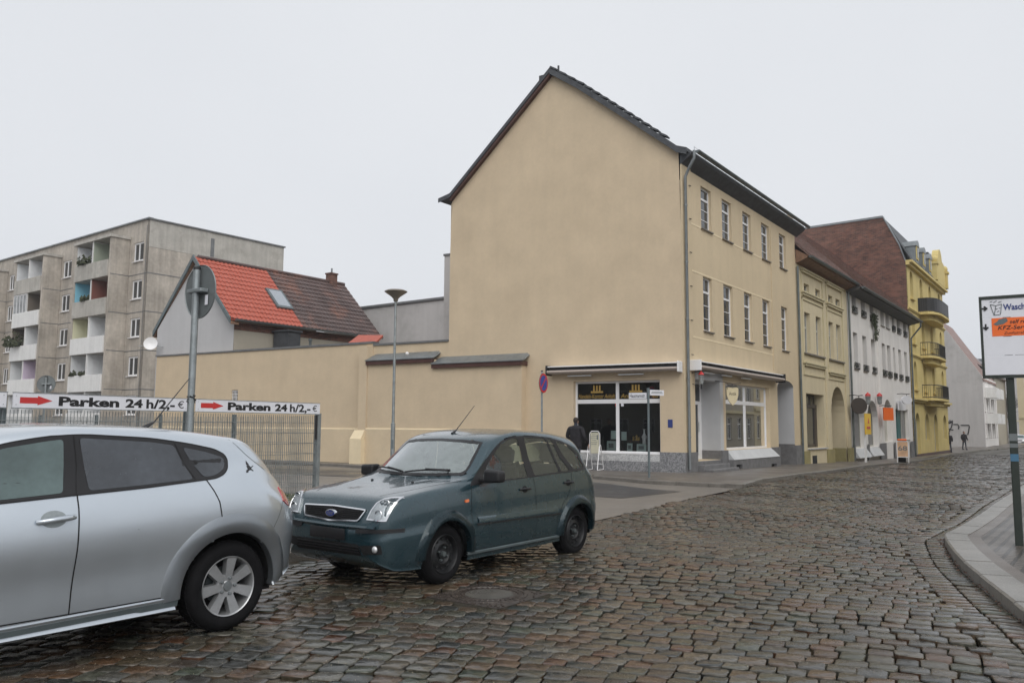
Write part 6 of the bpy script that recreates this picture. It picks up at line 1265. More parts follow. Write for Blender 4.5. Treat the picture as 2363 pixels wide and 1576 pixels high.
for k in range(36): a = 2*math.pi*k/36; mb.T = Matrix.Rotation(a, 4, 'Z'); mb.box(.27, .318, -.011, .011, z0+.001, z0+.011)
mb.T = Matrix.Identity(4); mb.build('cover', iron, t, MF, smooth=30)
mb = MB(); mb.lathe([(0, z0+.0112), (.225, z0+.0112)], 40); mb.build('concrete_infill', wet('infill', [(.085, .08, .072), (.12, .112, .10)], .45, 6, bump=.5, bs=120, rlo=.2), t, MF)
mb = MB(); mb.box(-s_-.0, s_, -s_, s_, z0-.1, z0-.004); mb.build('seat', M['joint'], t, MF)
# concrete haunching around the frame
# ---------------- shop window display
def item(name, label, cat, px0, px1, py0, py1, y, m, tilt=0, grp=None, th=.006):
    xa, z1 = FV.P(px0, py0, y); xb, z0 = FV.P(px1, py1, y); t_ = MB(); t_.T = Matrix.Translation(((xa+xb)/2, y, z0)) @ Matrix.Rotation(tilt, 4, 'X'); t_.box(-(xb-xa)/2, (xb-xa)/2, -th, th, 0, z1-z0); o = t_.build(name, M[m], None, FV); return tag(o, label, cat, grp), (xa, xb, z0, z1)
item('paper_sheet', 'pale green paper sheet taped inside the left pane of the gable shop window', 'notice', 1410, 1422, 993.5, 1013, .24, 'paper'); item('paper_sheet', 'pale green paper sheet taped inside the right pane, just right of the mullion', 'notice', 1434, 1446, 996, 1016, .24, 'paper')
for i, (a, b_, c_, d_, lb) in enumerate(((1400, 1421, 1017, 1040, 'teal edged framed picture leaning at the foot of the left pane'), (1447, 1459, 1022.5, 1041, 'small framed print leaning at the foot of the right pane'), (1469, 1491, 1024, 1042, 'wide framed landscape print leaning at the foot of the right pane'))):
    o, (xa, xb, z0_, z1__) = item('picture_frame', lb, 'picture', a, b_, c_, d_, .36, 'paper', tilt=-.12, th=.012); mb = MB(); mb.box(xa+(xb-xa)*.22, xb-(xb-xa)*.22, .345, .348, z0_+(z1__-z0_)*.3, z1__-(z1__-z0_)*.25); o2 = mb.build('print', M['signback'], o, FV)
xv, zv0 = FV.P(1487, 1022, .55); zv1 = FV.P(1487, 990, .55)[1]; mb = MB(); h = zv1-zv0; mb.lathe([(.0, zv0-.1), (.07, zv0-.1), (.06, zv0+h*.2), (.09, zv0+h*.45), (.03, zv0+h*.7), (.025, zv0+h*.95), (.05, zv0+h)], 14, c=(xv, .55, 0)); o = mb.build('tall_vase', M['pvc'], None, FV, smooth=50); tag(o, 'slender white vase in the right pane of the gable shop window', 'vase')
mb = MB(); xa, z0_ = FV.P(1456, 1016, .6); xb, _ = FV.P(1478, 1016, .6); mb.box(xa, xb, .45, .75, z0_-.03, z0_); mb.box(xa+.02, xa+.05, .47, .5, z0_-.5, z0_-.03); mb.box(xb-.05, xb-.02, .47, .5, z0_-.5, z0_-.03); o = mb.build('display_table', M['browntrim'], None, FV); tag(o, 'small red brown table with figurines inside the gable shop window', 'table')
for k, (px_, s) in enumerate(((1462, .16), (1469, .2), (1474, .13))): xq = FV.P(px_, 1010, .6)[0]; mb = MB(); mb.lathe([(0, z0_), (.05, z0_), (.03, z0_+s*.5), (.045, z0_+s*.7), (0, z0_+s)], 10, c=(xq, .6, 0)); o = mb.build('figurine', M['gold'], None, FV, smooth=60); tag(o, ('left', 'middle and tallest', 'right')[k]+' of three small figurines on the table in the shop window', 'figurine')
for px_, py_, c in ((1423, 934, 'red'), (1436, 934, 'signwhite')): xq, zq = FV.P(px_, py_, .17); mb = MB(); mb.box(xq-.05, xq+.05, .17, .174, zq-.05, zq+.05); mb.build('window_sticker', M[c], sw1, FV)
# things inside the street window
mb = MB(); xq, zq = fu(1700, 1035, .5); 
mb.box(fu(1683, 1000, .4)[0], fu(1695, 1000, .4)[0], .4, .42, fu(1690, 1028, .4)[1], fu(1690, 975, .4)[1]); o = mb.build('poster', M['paper'], None, FU); tag(o, 'pale tall poster inside the left pane of the street shop window', 'poster')
# ---------------- litter: wet leaves along the right kerb
lv = MB(); q = random.Random(11)
for k in range(420):
    i = q.randrange(len(RK)-1); a, b_ = RK[i], RK[i+1]
    if a.y > 16 or a.y < 3: continue
    p = a.lerp(b_, q.random()); t_ = (b_-a).normalized(); n_ = Vector((t_.y, -t_.x))*side; d_ = abs(q.gauss(0, .05)); p = p+n_*d_; s = q.uniform(.008, .022); an_ = q.random()*6
    z_ = gz(p.y)+.012+q.random()*.01; lv.add([(p.x-s*math.cos(an_), p.y-s*math.sin(an_), z_), (p.x+s*.6*math.sin(an_), p.y-s*.6*math.cos(an_), z_+.004), (p.x+s*math.cos(an_), p.y+s*math.sin(an_), z_), (p.x-s*.6*math.sin(an_), p.y+s*.6*math.cos(an_), z_+.006)], [(0, 1, 2, 3)])
tag(lv.build('fallen_leaves', mat('leaf_litter', (.13, .055, .03), .6, var=.6, vs=40)), 'brown wet leaf litter along the right kerb', 'leaves', kind='stuff')
# grit in the joints
gt = MB(); q = random.Random(12)
for k in range(5200):
    y = 4.2+q.random()**1.7*7; x = q.uniform(-4.5, 5.0)
    if not inpoly(np.array([[x, y]]), ROAD)[0]: continue
    s = q.uniform(.001, .0033); z_ = gz(y)+float(wob(x, y))+.004; gt.add([(x-s, y-s*.6, z_), (x+s, y-s*.5, z_), (x+s*.3, y+s, z_), (x, y, z_+s*1.3)], [(0, 1, 3), (1, 2, 3), (2, 0, 3)])
tag(gt.build('grit', mat('pale_grit', (.26, .22, .15), .5, var=.4, vs=60)), 'pale grit scattered over the cobbles', 'grit', kind='stuff')
# bare shrubs behind the fence
def shrub(P0, h, n, label, seed):
    q = random.Random(seed); mb = MB(); F = Frame(P0, 0)
    def br(p, d, l, r, dep):
        e = p+d*l; mb.tube([p, (p+e)/2+Vector((q.gauss(0, .03), q.gauss(0, .03), 0))*l, e], [r, r*.8, r*.6], 4, False)
        if dep:
            for k in range(3): br(p.lerp(e, q.uniform(.4, 1)), (d+Vector((q.gauss(0, .5), q.gauss(0, .5), q.gauss(.1, .3)))).normalized(), l*.65, r*.6, dep-1)
    for k in range(n): a = q.random()*6.28; br(Vector((q.gauss(0, .15), q.gauss(0, .15), .05)), Vector((math.cos(a)*.45, math.sin(a)*.45, 1)).normalized(), h*.45, .02, 3)
    o = mb.build('bare_shrub', mat('twig', (.16, .14, .11), .9) if 'twig' not in M else M['twig'], None, F); return tag(o, label, 'shrub')
M['twig'] = mat('twigs', (.16, .14, .11), .9, var=.2)
for (px_, Y, h, lb, sd_) in ((60, 26, 2.0, 'pale bare shrub behind the fence below the left board, leftmost', 1), (175, 30, 2.0, 'bare shrub behind the fence below the middle of the left board', 2)): d = ray(px_, 1000); shrub((d.x*Y/d.y, Y), h, 9, lb, sd_)
# white park ticket box / parapet visible under the boards is part of the block. far white car, distant things
# ================================================================== cars
def pchip(xk, yk, x):
    xk = np.array(xk, float); yk = np.array(yk, float); h = np.diff(xk); d = np.diff(yk)/h; m = np.zeros(len(xk))
    for i in range(1, len(xk)-1):
        if d[i-1]*d[i] > 0: w1 = 2*h[i]+h[i-1]; w2 = h[i]+2*h[i-1]; m[i] = (w1+w2)/(w1/d[i-1]+w2/d[i])
    m[0], m[-1] = d[0], d[-1]; i = np.clip(np.searchsorted(xk, x)-1, 0, len(h)-1); t = (x-xk[i])/h[i]
    return yk[i]*(1+2*t)*(1-t)**2+m[i]*h[i]*t*(1-t)**2+yk[i+1]*t*t*(3-2*t)+m[i+1]*h[i]*t*t*(t-1)
class Body:
    """lofted body: lines from the sill to the roof centre, each y(x), z(x)"""
    def __init__(s, xs, lines, sub=4, lin=()):
        s.xs = np.array(xs); P = []
        for Ly, Lz in lines: P.append((pchip([q[0] for q in Ly], [q[1] for q in Ly], s.xs), pchip([q[0] for q in Lz], [q[1] for q in Lz], s.xs)))
        n = len(P); cols = []
        for i in range(n-1):
            p0, p1, p2, p3 = P[max(i-1, 0)], P[i], P[i+1], P[min(i+2, n-1)]
            for k in range(sub):
                t = k/sub
                f = (lambda a, b, c, d: b+(c-b)*t) if i in lin else (lambda a, b, c, d: .5*(2*b+(c-a)*t+(2*a-5*b+4*c-d)*t*t+(3*b-a-3*c+d)*t**3))
                y = f(p0[0], p1[0], p2[0], p3[0]); z = f(p0[1], p1[1], p2[1], p3[1])
                if i >= n-2: y = np.maximum(y, 0)
                cols.append((y, z))
        cols.append(P[-1]); s.nc = len(cols); half = np.array([[c[0], c[1]] for c in cols])      # (nc, 2, nx)
        nx = len(xs); V = []
        for j in range(nx):
            ring = [(s.xs[j], -half[c, 0, j], half[c, 1, j]) for c in range(s.nc)]+[(s.xs[j], half[c, 0, j], half[c, 1, j]) for c in range(s.nc-2, -1, -1)]
            V += ring
        m = 2*s.nc-1; F = [(j*m+i, j*m+i+1, (j+1)*m+i+1, (j+1)*m+i) for j in range(nx-1) for i in range(m-1)]
        F += [(j*m+m-1, j*m, (j+1)*m, (j+1)*m+m-1) for j in range(nx-1)]
        F += [tuple(range(m)), tuple((nx-1)*m+i for i in range(m-1, -1, -1))]
        bm = bmesh.new(); vs = [bm.verts.new(v) for v in V]
        for f in F:
            try: bm.faces.new([vs[i] for i in f])
            except ValueError: pass
        bmesh.ops.remove_doubles(bm, verts=bm.verts, dist=1e-5); bmesh.ops.recalc_face_normals(bm, faces=bm.faces); s.bm = bm; bm.faces.ensure_lookup_table(); s.bvh = BVHTree.FromBMesh(bm)
    def hit(s, a, b, axis):
        if axis == 'L': o, d = Vector((a, -3, b)), Vector((0, 1, 0))
        elif axis == 'R': o, d = Vector((a, 3, b)), Vector((0, -1, 0))
        elif axis == 'F': o, d = Vector((-3, a, b)), Vector((1, 0, 0))
        elif axis == 'B': o, d = Vector((8, a, b)), Vector((-1, 0, 0))
        else: o, d = Vector((a, b, 4)), Vector((0, 0, -1))
        p, n, _, _ = s.bvh.ray_cast(o, d)
        if p is None:
            p, n, _, _ = s.bvh.find_nearest(o+d*3)
        if n.dot(d) > 0: n = -n
        return p, n
    def drape(s, mb, poly, axis, off=.004, res=.05, edge=.012, flat=False):
        pts = [Vector(p) for p in dens(poly, res)]; n0 = len(pts); ed = [(i, (i+1) % n0) for i in range(n0)]
        xs = [p.x for p in pts]; ys = [p.y for p in pts]
        g = np.array([(a, b) for a in np.arange(min(xs)+res*.5, max(xs), res) for b in np.arange(min(ys)+res*.5, max(ys), res)])
        if len(g):
            g = g[inpoly(g, [(p.x, p.y) for p in pts])]
            for a, b in g:
                if min((Vector((a, b))-p).length for p in pts[::1]) > res*.4: pts.append(Vector((float(a), float(b))))
        vo, eo, fo, *_ = delaunay_2d_cdt(pts, ed, [], 1, 1e-6)
        V = []; inn = []
        for v in vo: p, n = s.hit(v.x, v.y, axis); V.append(p+n*off); inn.append(p-n*edge)
        fs = [tuple(f) for f in fo]; base = len(mb.v); mb.add(V, fs)
        if edge:
            cnt = {}
            for f in fs:
                for i in range(len(f)): e = (f[i], f[(i+1) % len(f)]); k = tuple(sorted(e)); cnt.setdefault(k, []).append(e)
            be = [v[0] for v in cnt.values() if len(v) == 1]
            for a, b in be: mb.add([V[a], V[b], inn[b], inn[a]], [(1, 0, 3, 2)])
        return mb
    def ring(s, mb, outer, inner, axis, off=.004, edge=.01):
        n = max(len(outer), 40); o = resamp(outer, 72); i = resamp(inner, 72); m = 3; V = []
        # match starting points
        k0 = min(range(72), key=lambda k: (Vector(i[k])-Vector(o[0])).length); i = i[k0:]+i[:k0]
        for t in range(m+1):
            for a, b in zip(o, i): q = Vector(a).lerp(Vector(b), t/m); p, nn = s.hit(q.x, q.y, axis); V.append(p+nn*off)
        f = [(t*72+k, t*72+(k+1) % 72, (t+1)*72+(k+1) % 72, (t+1)*72+k) for t in range(m) for k in range(72)]; mb.add(V, f)
        E = [];
        for a in (o, i):
            W_ = []
            for q in a: p, nn = s.hit(q[0], q[1], axis); W_ += [p+nn*off, p-nn*edge]
            mb.add(W_, [(2*k, 2*((k+1) % 72), 2*((k+1) % 72)+1, 2*k+1) for k in range(72)])
        return mb
    def line(s, mb, pts, axis, w=.006, off=.0015, close=False, h=0):
        P = [Vector(p) for p in dens(pts, .03, close)]; L_ = []
        for i, p in enumerate(P):
            t = (P[min(i+1, len(P)-1)]-P[max(i-1, 0)]); t = t.normalized() if t.length else Vector((1, 0)); n = Vector((-t.y, t.x))
            for sg in (-1, 1): q = p+n*w/2*sg; h_, nn = s.hit(q.x, q.y, axis); L_.append(h_+nn*off)
        return mb.add(L_, [(2*i, 2*i+1, 2*i+3, 2*i+2) for i in range(len(P)-1)])
    def band(s, mb, path, axis, prof, close=False, res=.04):
        """sweep along a path on the body: prof = list of (sideways distance, offset)"""
        P = [Vector(p) for p in dens(path, res, close)]; V = []; n = len(prof)
        for i, p in enumerate(P):
            t = (P[min(i+1, len(P)-1)]-P[max(i-1, 0)]).normalized(); nn = Vector((-t.y, t.x))
            for d, o in prof: q = p+nn*d; h_, nr = s.hit(q.x, q.y, axis); V.append(h_+nr*o)
        return mb.add(V, [(i*n+k, i*n+k+1, (i+1)*n+k+1, (i+1)*n+k) for i in range(len(P)-1) for k in range(n-1)])
    def cut(s, tests):
        fs = [f for f in s.bm.faces if len(f.verts) < 10 and any(t(f.calc_center_median(), f.normal) for t in tests)]
        bmesh.ops.delete(s.bm, geom=fs, context='FACES')
    def make(s, name, m, parent):
        me = bpy.data.meshes.new(name); s.bm.to_mesh(me); me.materials.append(m); me.polygons.foreach_set('use_smooth', [True]*len(me.polygons)); me.set_sharp_from_angle(angle=R(42)); me.update()
        o = link(bpy.data.objects.new(name, me)); o.parent = parent; return o
def dens(poly, res, close=True):
    out = []; n = len(poly)
    for i in range(n if close else n-1):
        a, b = Vector(poly[i]), Vector(poly[(i+1) % n]); k = max(1, int((b-a).length/res)); out += [a.lerp(b, j/k) for j in range(k)]
    if not close: out.append(Vector(poly[-1]))
    return out
def resamp(poly, n):
    P = [Vector(p) for p in poly]+[Vector(poly[0])]; d = [0]
    for a, b in zip(P[:-1], P[1:]): d.append(d[-1]+(b-a).length)
    out = []
    for k in range(n):
        s = d[-1]*k/n; i = max(j for j in range(len(P)-1) if d[j] <= s+1e-9); t = (s-d[i])/max(1e-9, d[i+1]-d[i]); q = P[i].lerp(P[i+1], t); out.append((q.x, q.y))
    return out
def inset(poly, d):
    P = [Vector(p) for p in poly]; n = len(P); A = sum(P[i].x*P[(i+1) % n].y-P[(i+1) % n].x*P[i].y for i in range(n)); sg = 1 if A > 0 else -1; out = []
    for i in range(n):
        a = (P[i]-P[i-1]).normalized(); b = (P[(i+1) % n]-P[i]).normalized(); na = Vector((-a.y, a.x))*sg; nb = Vector((-b.y, b.x))*sg; m = (na+nb); m = m.normalized() if m.length > 1e-6 else na
        out.append(tuple(P[i]+m*d/max(.5, m.dot(na))))
    return out
def rnd(poly, r=.03, n=4):
    """round the corners of a polygon"""
    P = [Vector(p) for p in poly]; out = []; N_ = len(P)
    for i in range(N_):
        a, b, c = P[i-1], P[i], P[(i+1) % N_]; rr = min(r, (a-b).length*.4, (c-b).length*.4); p = b+(a-b).normalized()*rr; q = b+(c-b).normalized()*rr
        for k in range(n+1): t = k/n; out.append(tuple(p*(1-t)**2+b*2*t*(1-t)+q*t*t))
    return out
def paint(name, col, rough=.3, metal=.3, drops=True, dark=.04):
    m = mat(name, col, rough, metal=metal, spec=.5, coat=1.0, back=(dark, dark, dark)); T = m.node_tree; n = T.nodes; l = T.links; b = n['Principled BSDF']
    tcn = n.new('ShaderNodeTexCoord'); v = n.new('ShaderNodeTexVoronoi'); v.inputs['Scale'].default_value = 110; l.new(tcn.outputs['Object'], v.inputs['Vector'])
    r = n.new('ShaderNodeValToRGB'); r.color_ramp.elements[0].position = .12; r.color_ramp.elements[1].position = .3; r.color_ramp.elements[0].color = (1, 1, 1, 1); r.color_ramp.elements[1].color = (0, 0, 0, 1); l.new(v.outputs['Distance'], r.inputs[0])
    bp = n.new('ShaderNodeBump'); bp.inputs['Strength'].default_value = .10; bp.inputs['Distance'].default_value = .0015; l.new(r.outputs[0], bp.inputs['Height']); l.new(bp.outputs[0], b.inputs['Coat Normal'])
    b.inputs['Coat Roughness'].default_value = .06
    q = n.new('ShaderNodeTexNoise'); q.inputs['Scale'].default_value = 5; q.inputs['Detail'].default_value = 6; l.new(tcn.outputs['Object'], q.inputs['Vector'])
    mr = n.new('ShaderNodeMapRange'); mr.inputs[3].default_value = rough-.07; mr.inputs[4].default_value = rough+.1; l.new(q.outputs['Fac'], mr.inputs[0]); l.new(mr.outputs[0], b.inputs['Roughness'])
    return m
M['silver'] = paint('silver_paint', (.56, .61, .66), .30, .78)
M['petrol'] = paint('petrol_paint', (.022, .052, .066), .26, .4, dark=.02)
M['whitecar'] = paint('white_paint', (.6, .6, .62), .3, 0)
M['chrome'] = mat('chrome', (.75, .76, .78), .12, metal=1)
M['alloy'] = mat('alloy_rim', (.42, .43, .44), .38, metal=.7, var=.12, vs=6)
M['tyre'] = mat('tyre', (.008, .008, .009), .8, spec=.15, var=.25, vs=14, bump=.3, bs=60)
M['steelrim'] = mat('black_steel_rim', (.02, .021, .023), .45, metal=.3, var=.2, vs=8)
M['trim'] = mat('black_trim', (.018, .018, .020), .42, spec=.35)
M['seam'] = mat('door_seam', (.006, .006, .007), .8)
M['lens'] = glassmat('lamp_lens', (.9, .93, .94), 1.6)
M['lampin'] = mat('lamp_reflector', (.78, .79, .80), .3, metal=.55, var=.2, vs=18)
M['taillens'] = mat('tail_lamp', (.38, .015, .03), .12, coat=1)
M['amber'] = mat('indicator', (.75, .16, .03), .2, coat=1)
M['screen'] = glassmat('windscreen', (.74, .84, .83), 1.9, fog=.26, veilc=(.70, .80, .79), rough=.03)  # pale diffuse veil in the glass colour stands in for reflected sky
M['sidepane'] = glassmat('side_pane', (.62, .72, .70), 1.3, fog=.16, veilc=(.25, .29, .28), rough=.03)
M['fogpane'] = mat('fogged_green_pane', (.085, .125, .125), .16, spec=.6, var=.22, vs=2.2, rv=.08, coat=.35)
M['fogpanedark'] = mat('fogged_tinted_pane', (.048, .055, .066), .2, spec=.6, var=.3, vs=2.2, rv=.08, coat=.3)
M['seat'] = mat('seat_fabric', (.035, .037, .04), .9, var=.2, vs=9)
def wheel(par, x, y, r, style, side=-1, w=.2):
    """side -1: outer face towards -y"""
    s = side; wh = MB(); yo = y; yi = y-s*w
    pr = [(r*.66, 0), (r*.70, .004), (r*.78, .012), (r*.88, .008), (r*.955, -.012), (r*.995, -.045), (r, -.10), (r*.995, -.155), (r*.95, -.19), (r*.7, -.2)]
    T = Matrix.Translation((x, yo, r)) @ (Matrix.Identity(4) if s < 0 else Matrix.Scale(-1, 4, (0, 1, 0)))
    hub = thing('wheel', None, None, (0, 0, 0)); hub.parent = par
    mb = MB(); mb.T = T; mb.lathe([(a, -b) for a, b in pr], 48, 'y')
    for k in range(56):
        a = 2*math.pi*k/56
        for lo, hi in ((.035, .09), (.1, .165)):
            mb.T = T @ Matrix.Rotation(a+(.05 if lo > .05 else 0), 4, 'Y'); mb.box(-.011, .011, lo, hi, r*.985, r*1.006)
    mb.T = T; ty = mb.build('tyre', M['tyre'], par, None, smooth=35); ty.parent = hub
    mb = MB(); mb.T = T; rr = r*.665
    if style == 'alloy':
        mb.lathe([(rr, .0), (rr*.985, -.006), (rr*.95, .0), (rr*.93, .012), (rr*.9, .06), (rr*.88, .15)], 48, 'y')
        mb.lathe([(0, .012), (rr*.17, .012), (rr*.19, .016), (rr*.36, .014), (rr*.40, .03), (rr*.38, .08)], 35, 'y')
        for k in range(7):
            a = 2*math.pi*k/7+.12; mb.T = T @ Matrix.Rotation(a, 4, 'Y'); w0, w1 = rr*.155, rr*.20
            mb.hexa([(-w0, .055, rr*.34), (w0, .055, rr*.34), (w1, .05, rr*.94), (-w1, .05, rr*.94), (-w0*.8, .014, rr*.30), (w0*.8, .014, rr*.30), (w1*.92, .004, rr*.945), (-w1*.92, .004, rr*.945)])
        o = mb.build('rim', M['alloy'], par, None, smooth=30); o.parent = hub
        mb = MB()
        for k in range(5): a = 2*math.pi*k/5+.3; mb.T = T @ Matrix.Translation((rr*.27*math.sin(a), .004, rr*.27*math.cos(a))); mb.lathe([(0, -.006), (.011, -.004), (.014, .012)], 8, 'y')
        mb.T = T; mb.lathe([(0, .004), (rr*.15, .006), (rr*.17, .014)], 24, 'y'); o = mb.build('bolts', M['zinc'], par, None, smooth=40); o.parent = hub
        mb = MB(); mb.T = T; mb.lathe([(0, .10), (rr*.6, .10), (rr*.6, .12)], 30, 'y'); o = mb.build('brake_disc', M['zincdark'], par, None); o.parent = hub; mb = MB(); mb.T = T; mb.lathe([(rr*.885, .148), (0, .15)], 30, 'y'); o = mb.build('wheel_back', M['seam'], par, None); o.parent = hub
    else:
        mb.lathe([(rr, .0), (rr*.96, -.008), (rr*.92, .004), (rr*.89, .03), (rr*.86, .05), (rr*.80, .052), (rr*.62, .03), (rr*.5, .022), (rr*.40, .045), (rr*.27, .05), (rr*.25, .03), (.0, .028)], 48, 'y')
        o = mb.build('rim', M['steelrim'], par, None, smooth=35); o.parent = hub
        mb = MB()
        for k in range(12): a = 2*math.pi*k/12; mb.T = T @ Matrix.Translation((rr*.72*math.sin(a), .034, rr*.72*math.cos(a))); mb.lathe([(0, -.004), (rr*.085, .0), (rr*.09, .01)], 10, 'y')
        o = mb.build('rim_holes', M['seam'], par, None); o.parent = hub
        mb = MB()
        for k in range(4): a = 2*math.pi*k/4+.4; mb.T = T @ Matrix.Translation((rr*.33*math.sin(a), .03, rr*.33*math.cos(a))); mb.lathe([(0, -.02), (.01, -.018), (.012, .01)], 6, 'y')
        mb.T = T; mb.lathe([(0, -.002), (rr*.13, .0), (rr*.15, .03)], 16, 'y'); o = mb.build('bolts', M['zincdark'], par, None); o.parent = hub
    return hub
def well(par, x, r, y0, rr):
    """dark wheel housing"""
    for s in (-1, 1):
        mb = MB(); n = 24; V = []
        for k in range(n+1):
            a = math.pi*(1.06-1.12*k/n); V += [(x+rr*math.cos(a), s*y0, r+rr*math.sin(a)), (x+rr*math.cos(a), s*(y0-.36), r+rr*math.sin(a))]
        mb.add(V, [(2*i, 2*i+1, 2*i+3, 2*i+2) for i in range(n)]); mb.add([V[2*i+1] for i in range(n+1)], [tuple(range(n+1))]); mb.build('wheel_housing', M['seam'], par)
def arch(bd, mb, x, r, prof, a0=-12, a1=192, n=44, ax='L', zmin=.22):
    V = []; m = len(prof)
    for k in range(n+1):
        a = R(a0+(a1-a0)*k/n)
        for rad, off in prof:
            qx, qz = x+rad*math.cos(a), max(zmin, r+rad*math.sin(a)); p, nn = bd.hit(qx, qz, ax); s = -1 if ax == 'L' else 1; V.append((p.x, p.y+s*off, p.z))
    return mb.add(V, [(i*m+j, i*m+j+1, (i+1)*m+j+1, (i+1)*m+j) for i in range(n) for j in range(m-1)])
def place_car(name, label, Fp, x0, ywo, k):
    a = R(90-37.9); o = Vector((Fp.x, Fp.y))-Vector((math.cos(a)*x0*k-math.sin(a)*(-ywo)*k, math.sin(a)*x0*k+math.cos(a)*(-ywo)*k))
    t = thing(name, label, 'car', (o.x, o.y, 0), a); t.scale = (k, k, k); return t
def sides(fn):
    for ax in ('L', 'R'): fn(ax)
# ------------------------------------------------------------------ petrol hatchback (whole car in view)
def build_petrol():
    xs = sorted(set([-.075, -.07, -.06, -.045, -.03, -.015, 0, .02, .04, .06, .09, .12, .16, .2]+list(np.arange(.24, 3.6, .035))+[3.6, 3.63, 3.66, 3.69, 3.72, 3.75, 3.78, 3.81, 3.84, 3.87, 3.9, 3.92, 3.935, 3.945, 3.95]))
    w = [(-.08, .46), (-.07, .58), (-.03, .70), (0, .75), (.05, .795), (.12, .825), (.25, .852), (.5, .866), (.8, .87), (3.2, .865), (3.5, .855), (3.7, .83), (3.83, .77), (3.9, .70), (3.95, .58)]
    def sc_(f): return [(a, b*f) for a, b in w]
    zb = [(-.08, .48), (-.07, .40), (-.03, .30), (0, .27), (.05, .24), (.12, .21), (.5, .19), (3.5, .22), (3.75, .27), (3.85, .36), (3.9, .44), (3.95, .52)]
    z7 = [(-.08, .57), (-.07, .60), (-.04, .68), (0, .76), (.05, .83), (.12, .868), (.25, .902), (.5, .938), (.8, .96), (1.2, .985), (2.2, 1.024), (3.2, 1.055), (3.5, 1.06), (3.7, 1.0), (3.8, .90), (3.88, .78), (3.92, .68), (3.95, .60)]
    zt = [(-.08, .58), (-.07, .615), (-.04, .69), (0, .786), (.03, .845), (.07, .888), (.15, .922), (.3, .95), (.6, .989), (.97, 1.055), (1.2, 1.205), (1.4, 1.345), (1.6, 1.475), (1.75, 1.53), (2.0, 1.575), (2.3, 1.60), (2.8, 1.592), (3.2, 1.555), (3.5, 1.50), (3.6, 1.46), (3.68, 1.33), (3.8, 1.05), (3.88, .88), (3.92, .70), (3.95, .61)]
    def mixz(t, e=0): 
        xk = [q[0] for q in z7]; a = np.array([q[1] for q in zb]); 
        xx = np.array(sorted(set([q[0] for q in z7]+[q[0] for q in zb]))); A = pchip([q[0] for q in zb], [q[1] for q in zb], xx); B = pchip([q[0] for q in z7], [q[1] for q in z7], xx)
        return [(float(x), float(a_+(b_-a_)*t+e)) for x, a_, b_ in zip(xx, A, B)]
    L_ = [([(-.08, 0), (3.95, 0)], zb), (sc_(.84), zb), (sc_(.945), mixz(.06)), (sc_(.985), mixz(.28)), (sc_(1.0), mixz(.48)), (sc_(.985), mixz(.60)), (sc_(.975), mixz(.82)),
          ([(a, b*.93) for a, b in w if a < .3]+[(.5, .80), (.8, .815), (1.2, .82), (3.2, .82), (3.5, .81), (3.7, .78), (3.83, .72), (3.95, .52)], z7),
          ([(-.08, .30), (0, .58), (.12, .68), (.5, .72), (.8, .745), (1.0, .765), (1.2, .79), (1.3, .79), (1.5, .765), (1.75, .75), (2.2, .745), (3.2, .745), (3.5, .74), (3.7, .73), (3.8, .68), (3.95, .45)],
           [(-.08, .575), (-.04, .685), (0, .775), (.05, .858), (.12, .902), (.25, .930), (.5, .966), (.8, 1.0), (1.0, 1.02), (1.2, 1.03), (1.3, 1.05), (1.5, 1.12), (1.75, 1.24), (2.2, 1.28), (3.2, 1.26), (3.5, 1.22), (3.62, 1.14), (3.7, 1.04), (3.8, .93), (3.88, .80), (3.95, .605)]),
          ([(-.08, .24), (0, .48), (.12, .58), (.5, .60), (1.0, .70), (1.2, .775), (1.3, .775), (1.5, .75), (1.72, .715), (1.86, .70), (2.24, .69), (2.86, .685), (3.3, .68), (3.47, .69), (3.6, .70), (3.7, .69), (3.8, .62), (3.95, .38)],
           [(-.08, .577), (-.04, .687), (0, .78), (.05, .866), (.12, .909), (.25, .937), (.5, .972), (.8, 1.015), (1.0, 1.04), (1.2, 1.06), (1.3, 1.095), (1.5, 1.22), (1.72, 1.41), (1.86, 1.475), (2.24, 1.525), (2.86, 1.495), (3.3, 1.43), (3.47, 1.37), (3.6, 1.22), (3.7, 1.08), (3.8, .95), (3.88, .82), (3.95, .607)]),
          ([(-.08, .18), (0, .36), (.12, .44), (.5, .46), (1.0, .58), (1.2, .69), (1.3, .73), (1.5, .70), (1.72, .63), (1.95, .60), (2.3, .585), (2.8, .58), (3.2, .57), (3.5, .57), (3.6, .59), (3.7, .58), (3.8, .54), (3.95, .3)],
           [(-.08, .578), (-.04, .688), (0, .783), (.04, .862), (.12, .912), (.25, .940), (.5, .978), (.8, 1.025), (1.0, 1.05), (1.15, 1.075), (1.3, 1.13), (1.5, 1.285), (1.72, 1.475), (1.95, 1.54), (2.3, 1.575), (2.8, 1.56), (3.2, 1.52), (3.5, 1.455), (3.6, 1.33), (3.7, 1.13), (3.8, .97), (3.88, .84), (3.95, .608)]),
          ([(-.08, .10), (0, .2), (.5, .24), (1.0, .34), (1.7, .36), (3.6, .34), (3.8, .3), (3.95, .15)],
           [(-.08, .579), (-.04, .689), (0, .785), (.04, .865), (.12, .914), (.3, .948), (.6, .987), (.97, 1.05), (1.12, 1.14), (1.3, 1.26), (1.5, 1.40), (1.66, 1.495), (1.8, 1.53), (2.0, 1.567), (2.3, 1.594), (2.8, 1.585), (3.2, 1.547), (3.5, 1.492), (3.6, 1.42), (3.68, 1.27), (3.8, 1.02), (3.88, .87), (3.95, .609)]),
          ([(-.08, 0), (3.95, 0)], zt)]
    B = Body(xs, L_, 4, lin=(0,))
    t = place_car('hatchback', 'dark petrol green small hatchback with black steel wheels, parked in the middle of the picture', G(1025, 1347), .8, .81, .945)
    WX = (.80, 3.272); WR = .305
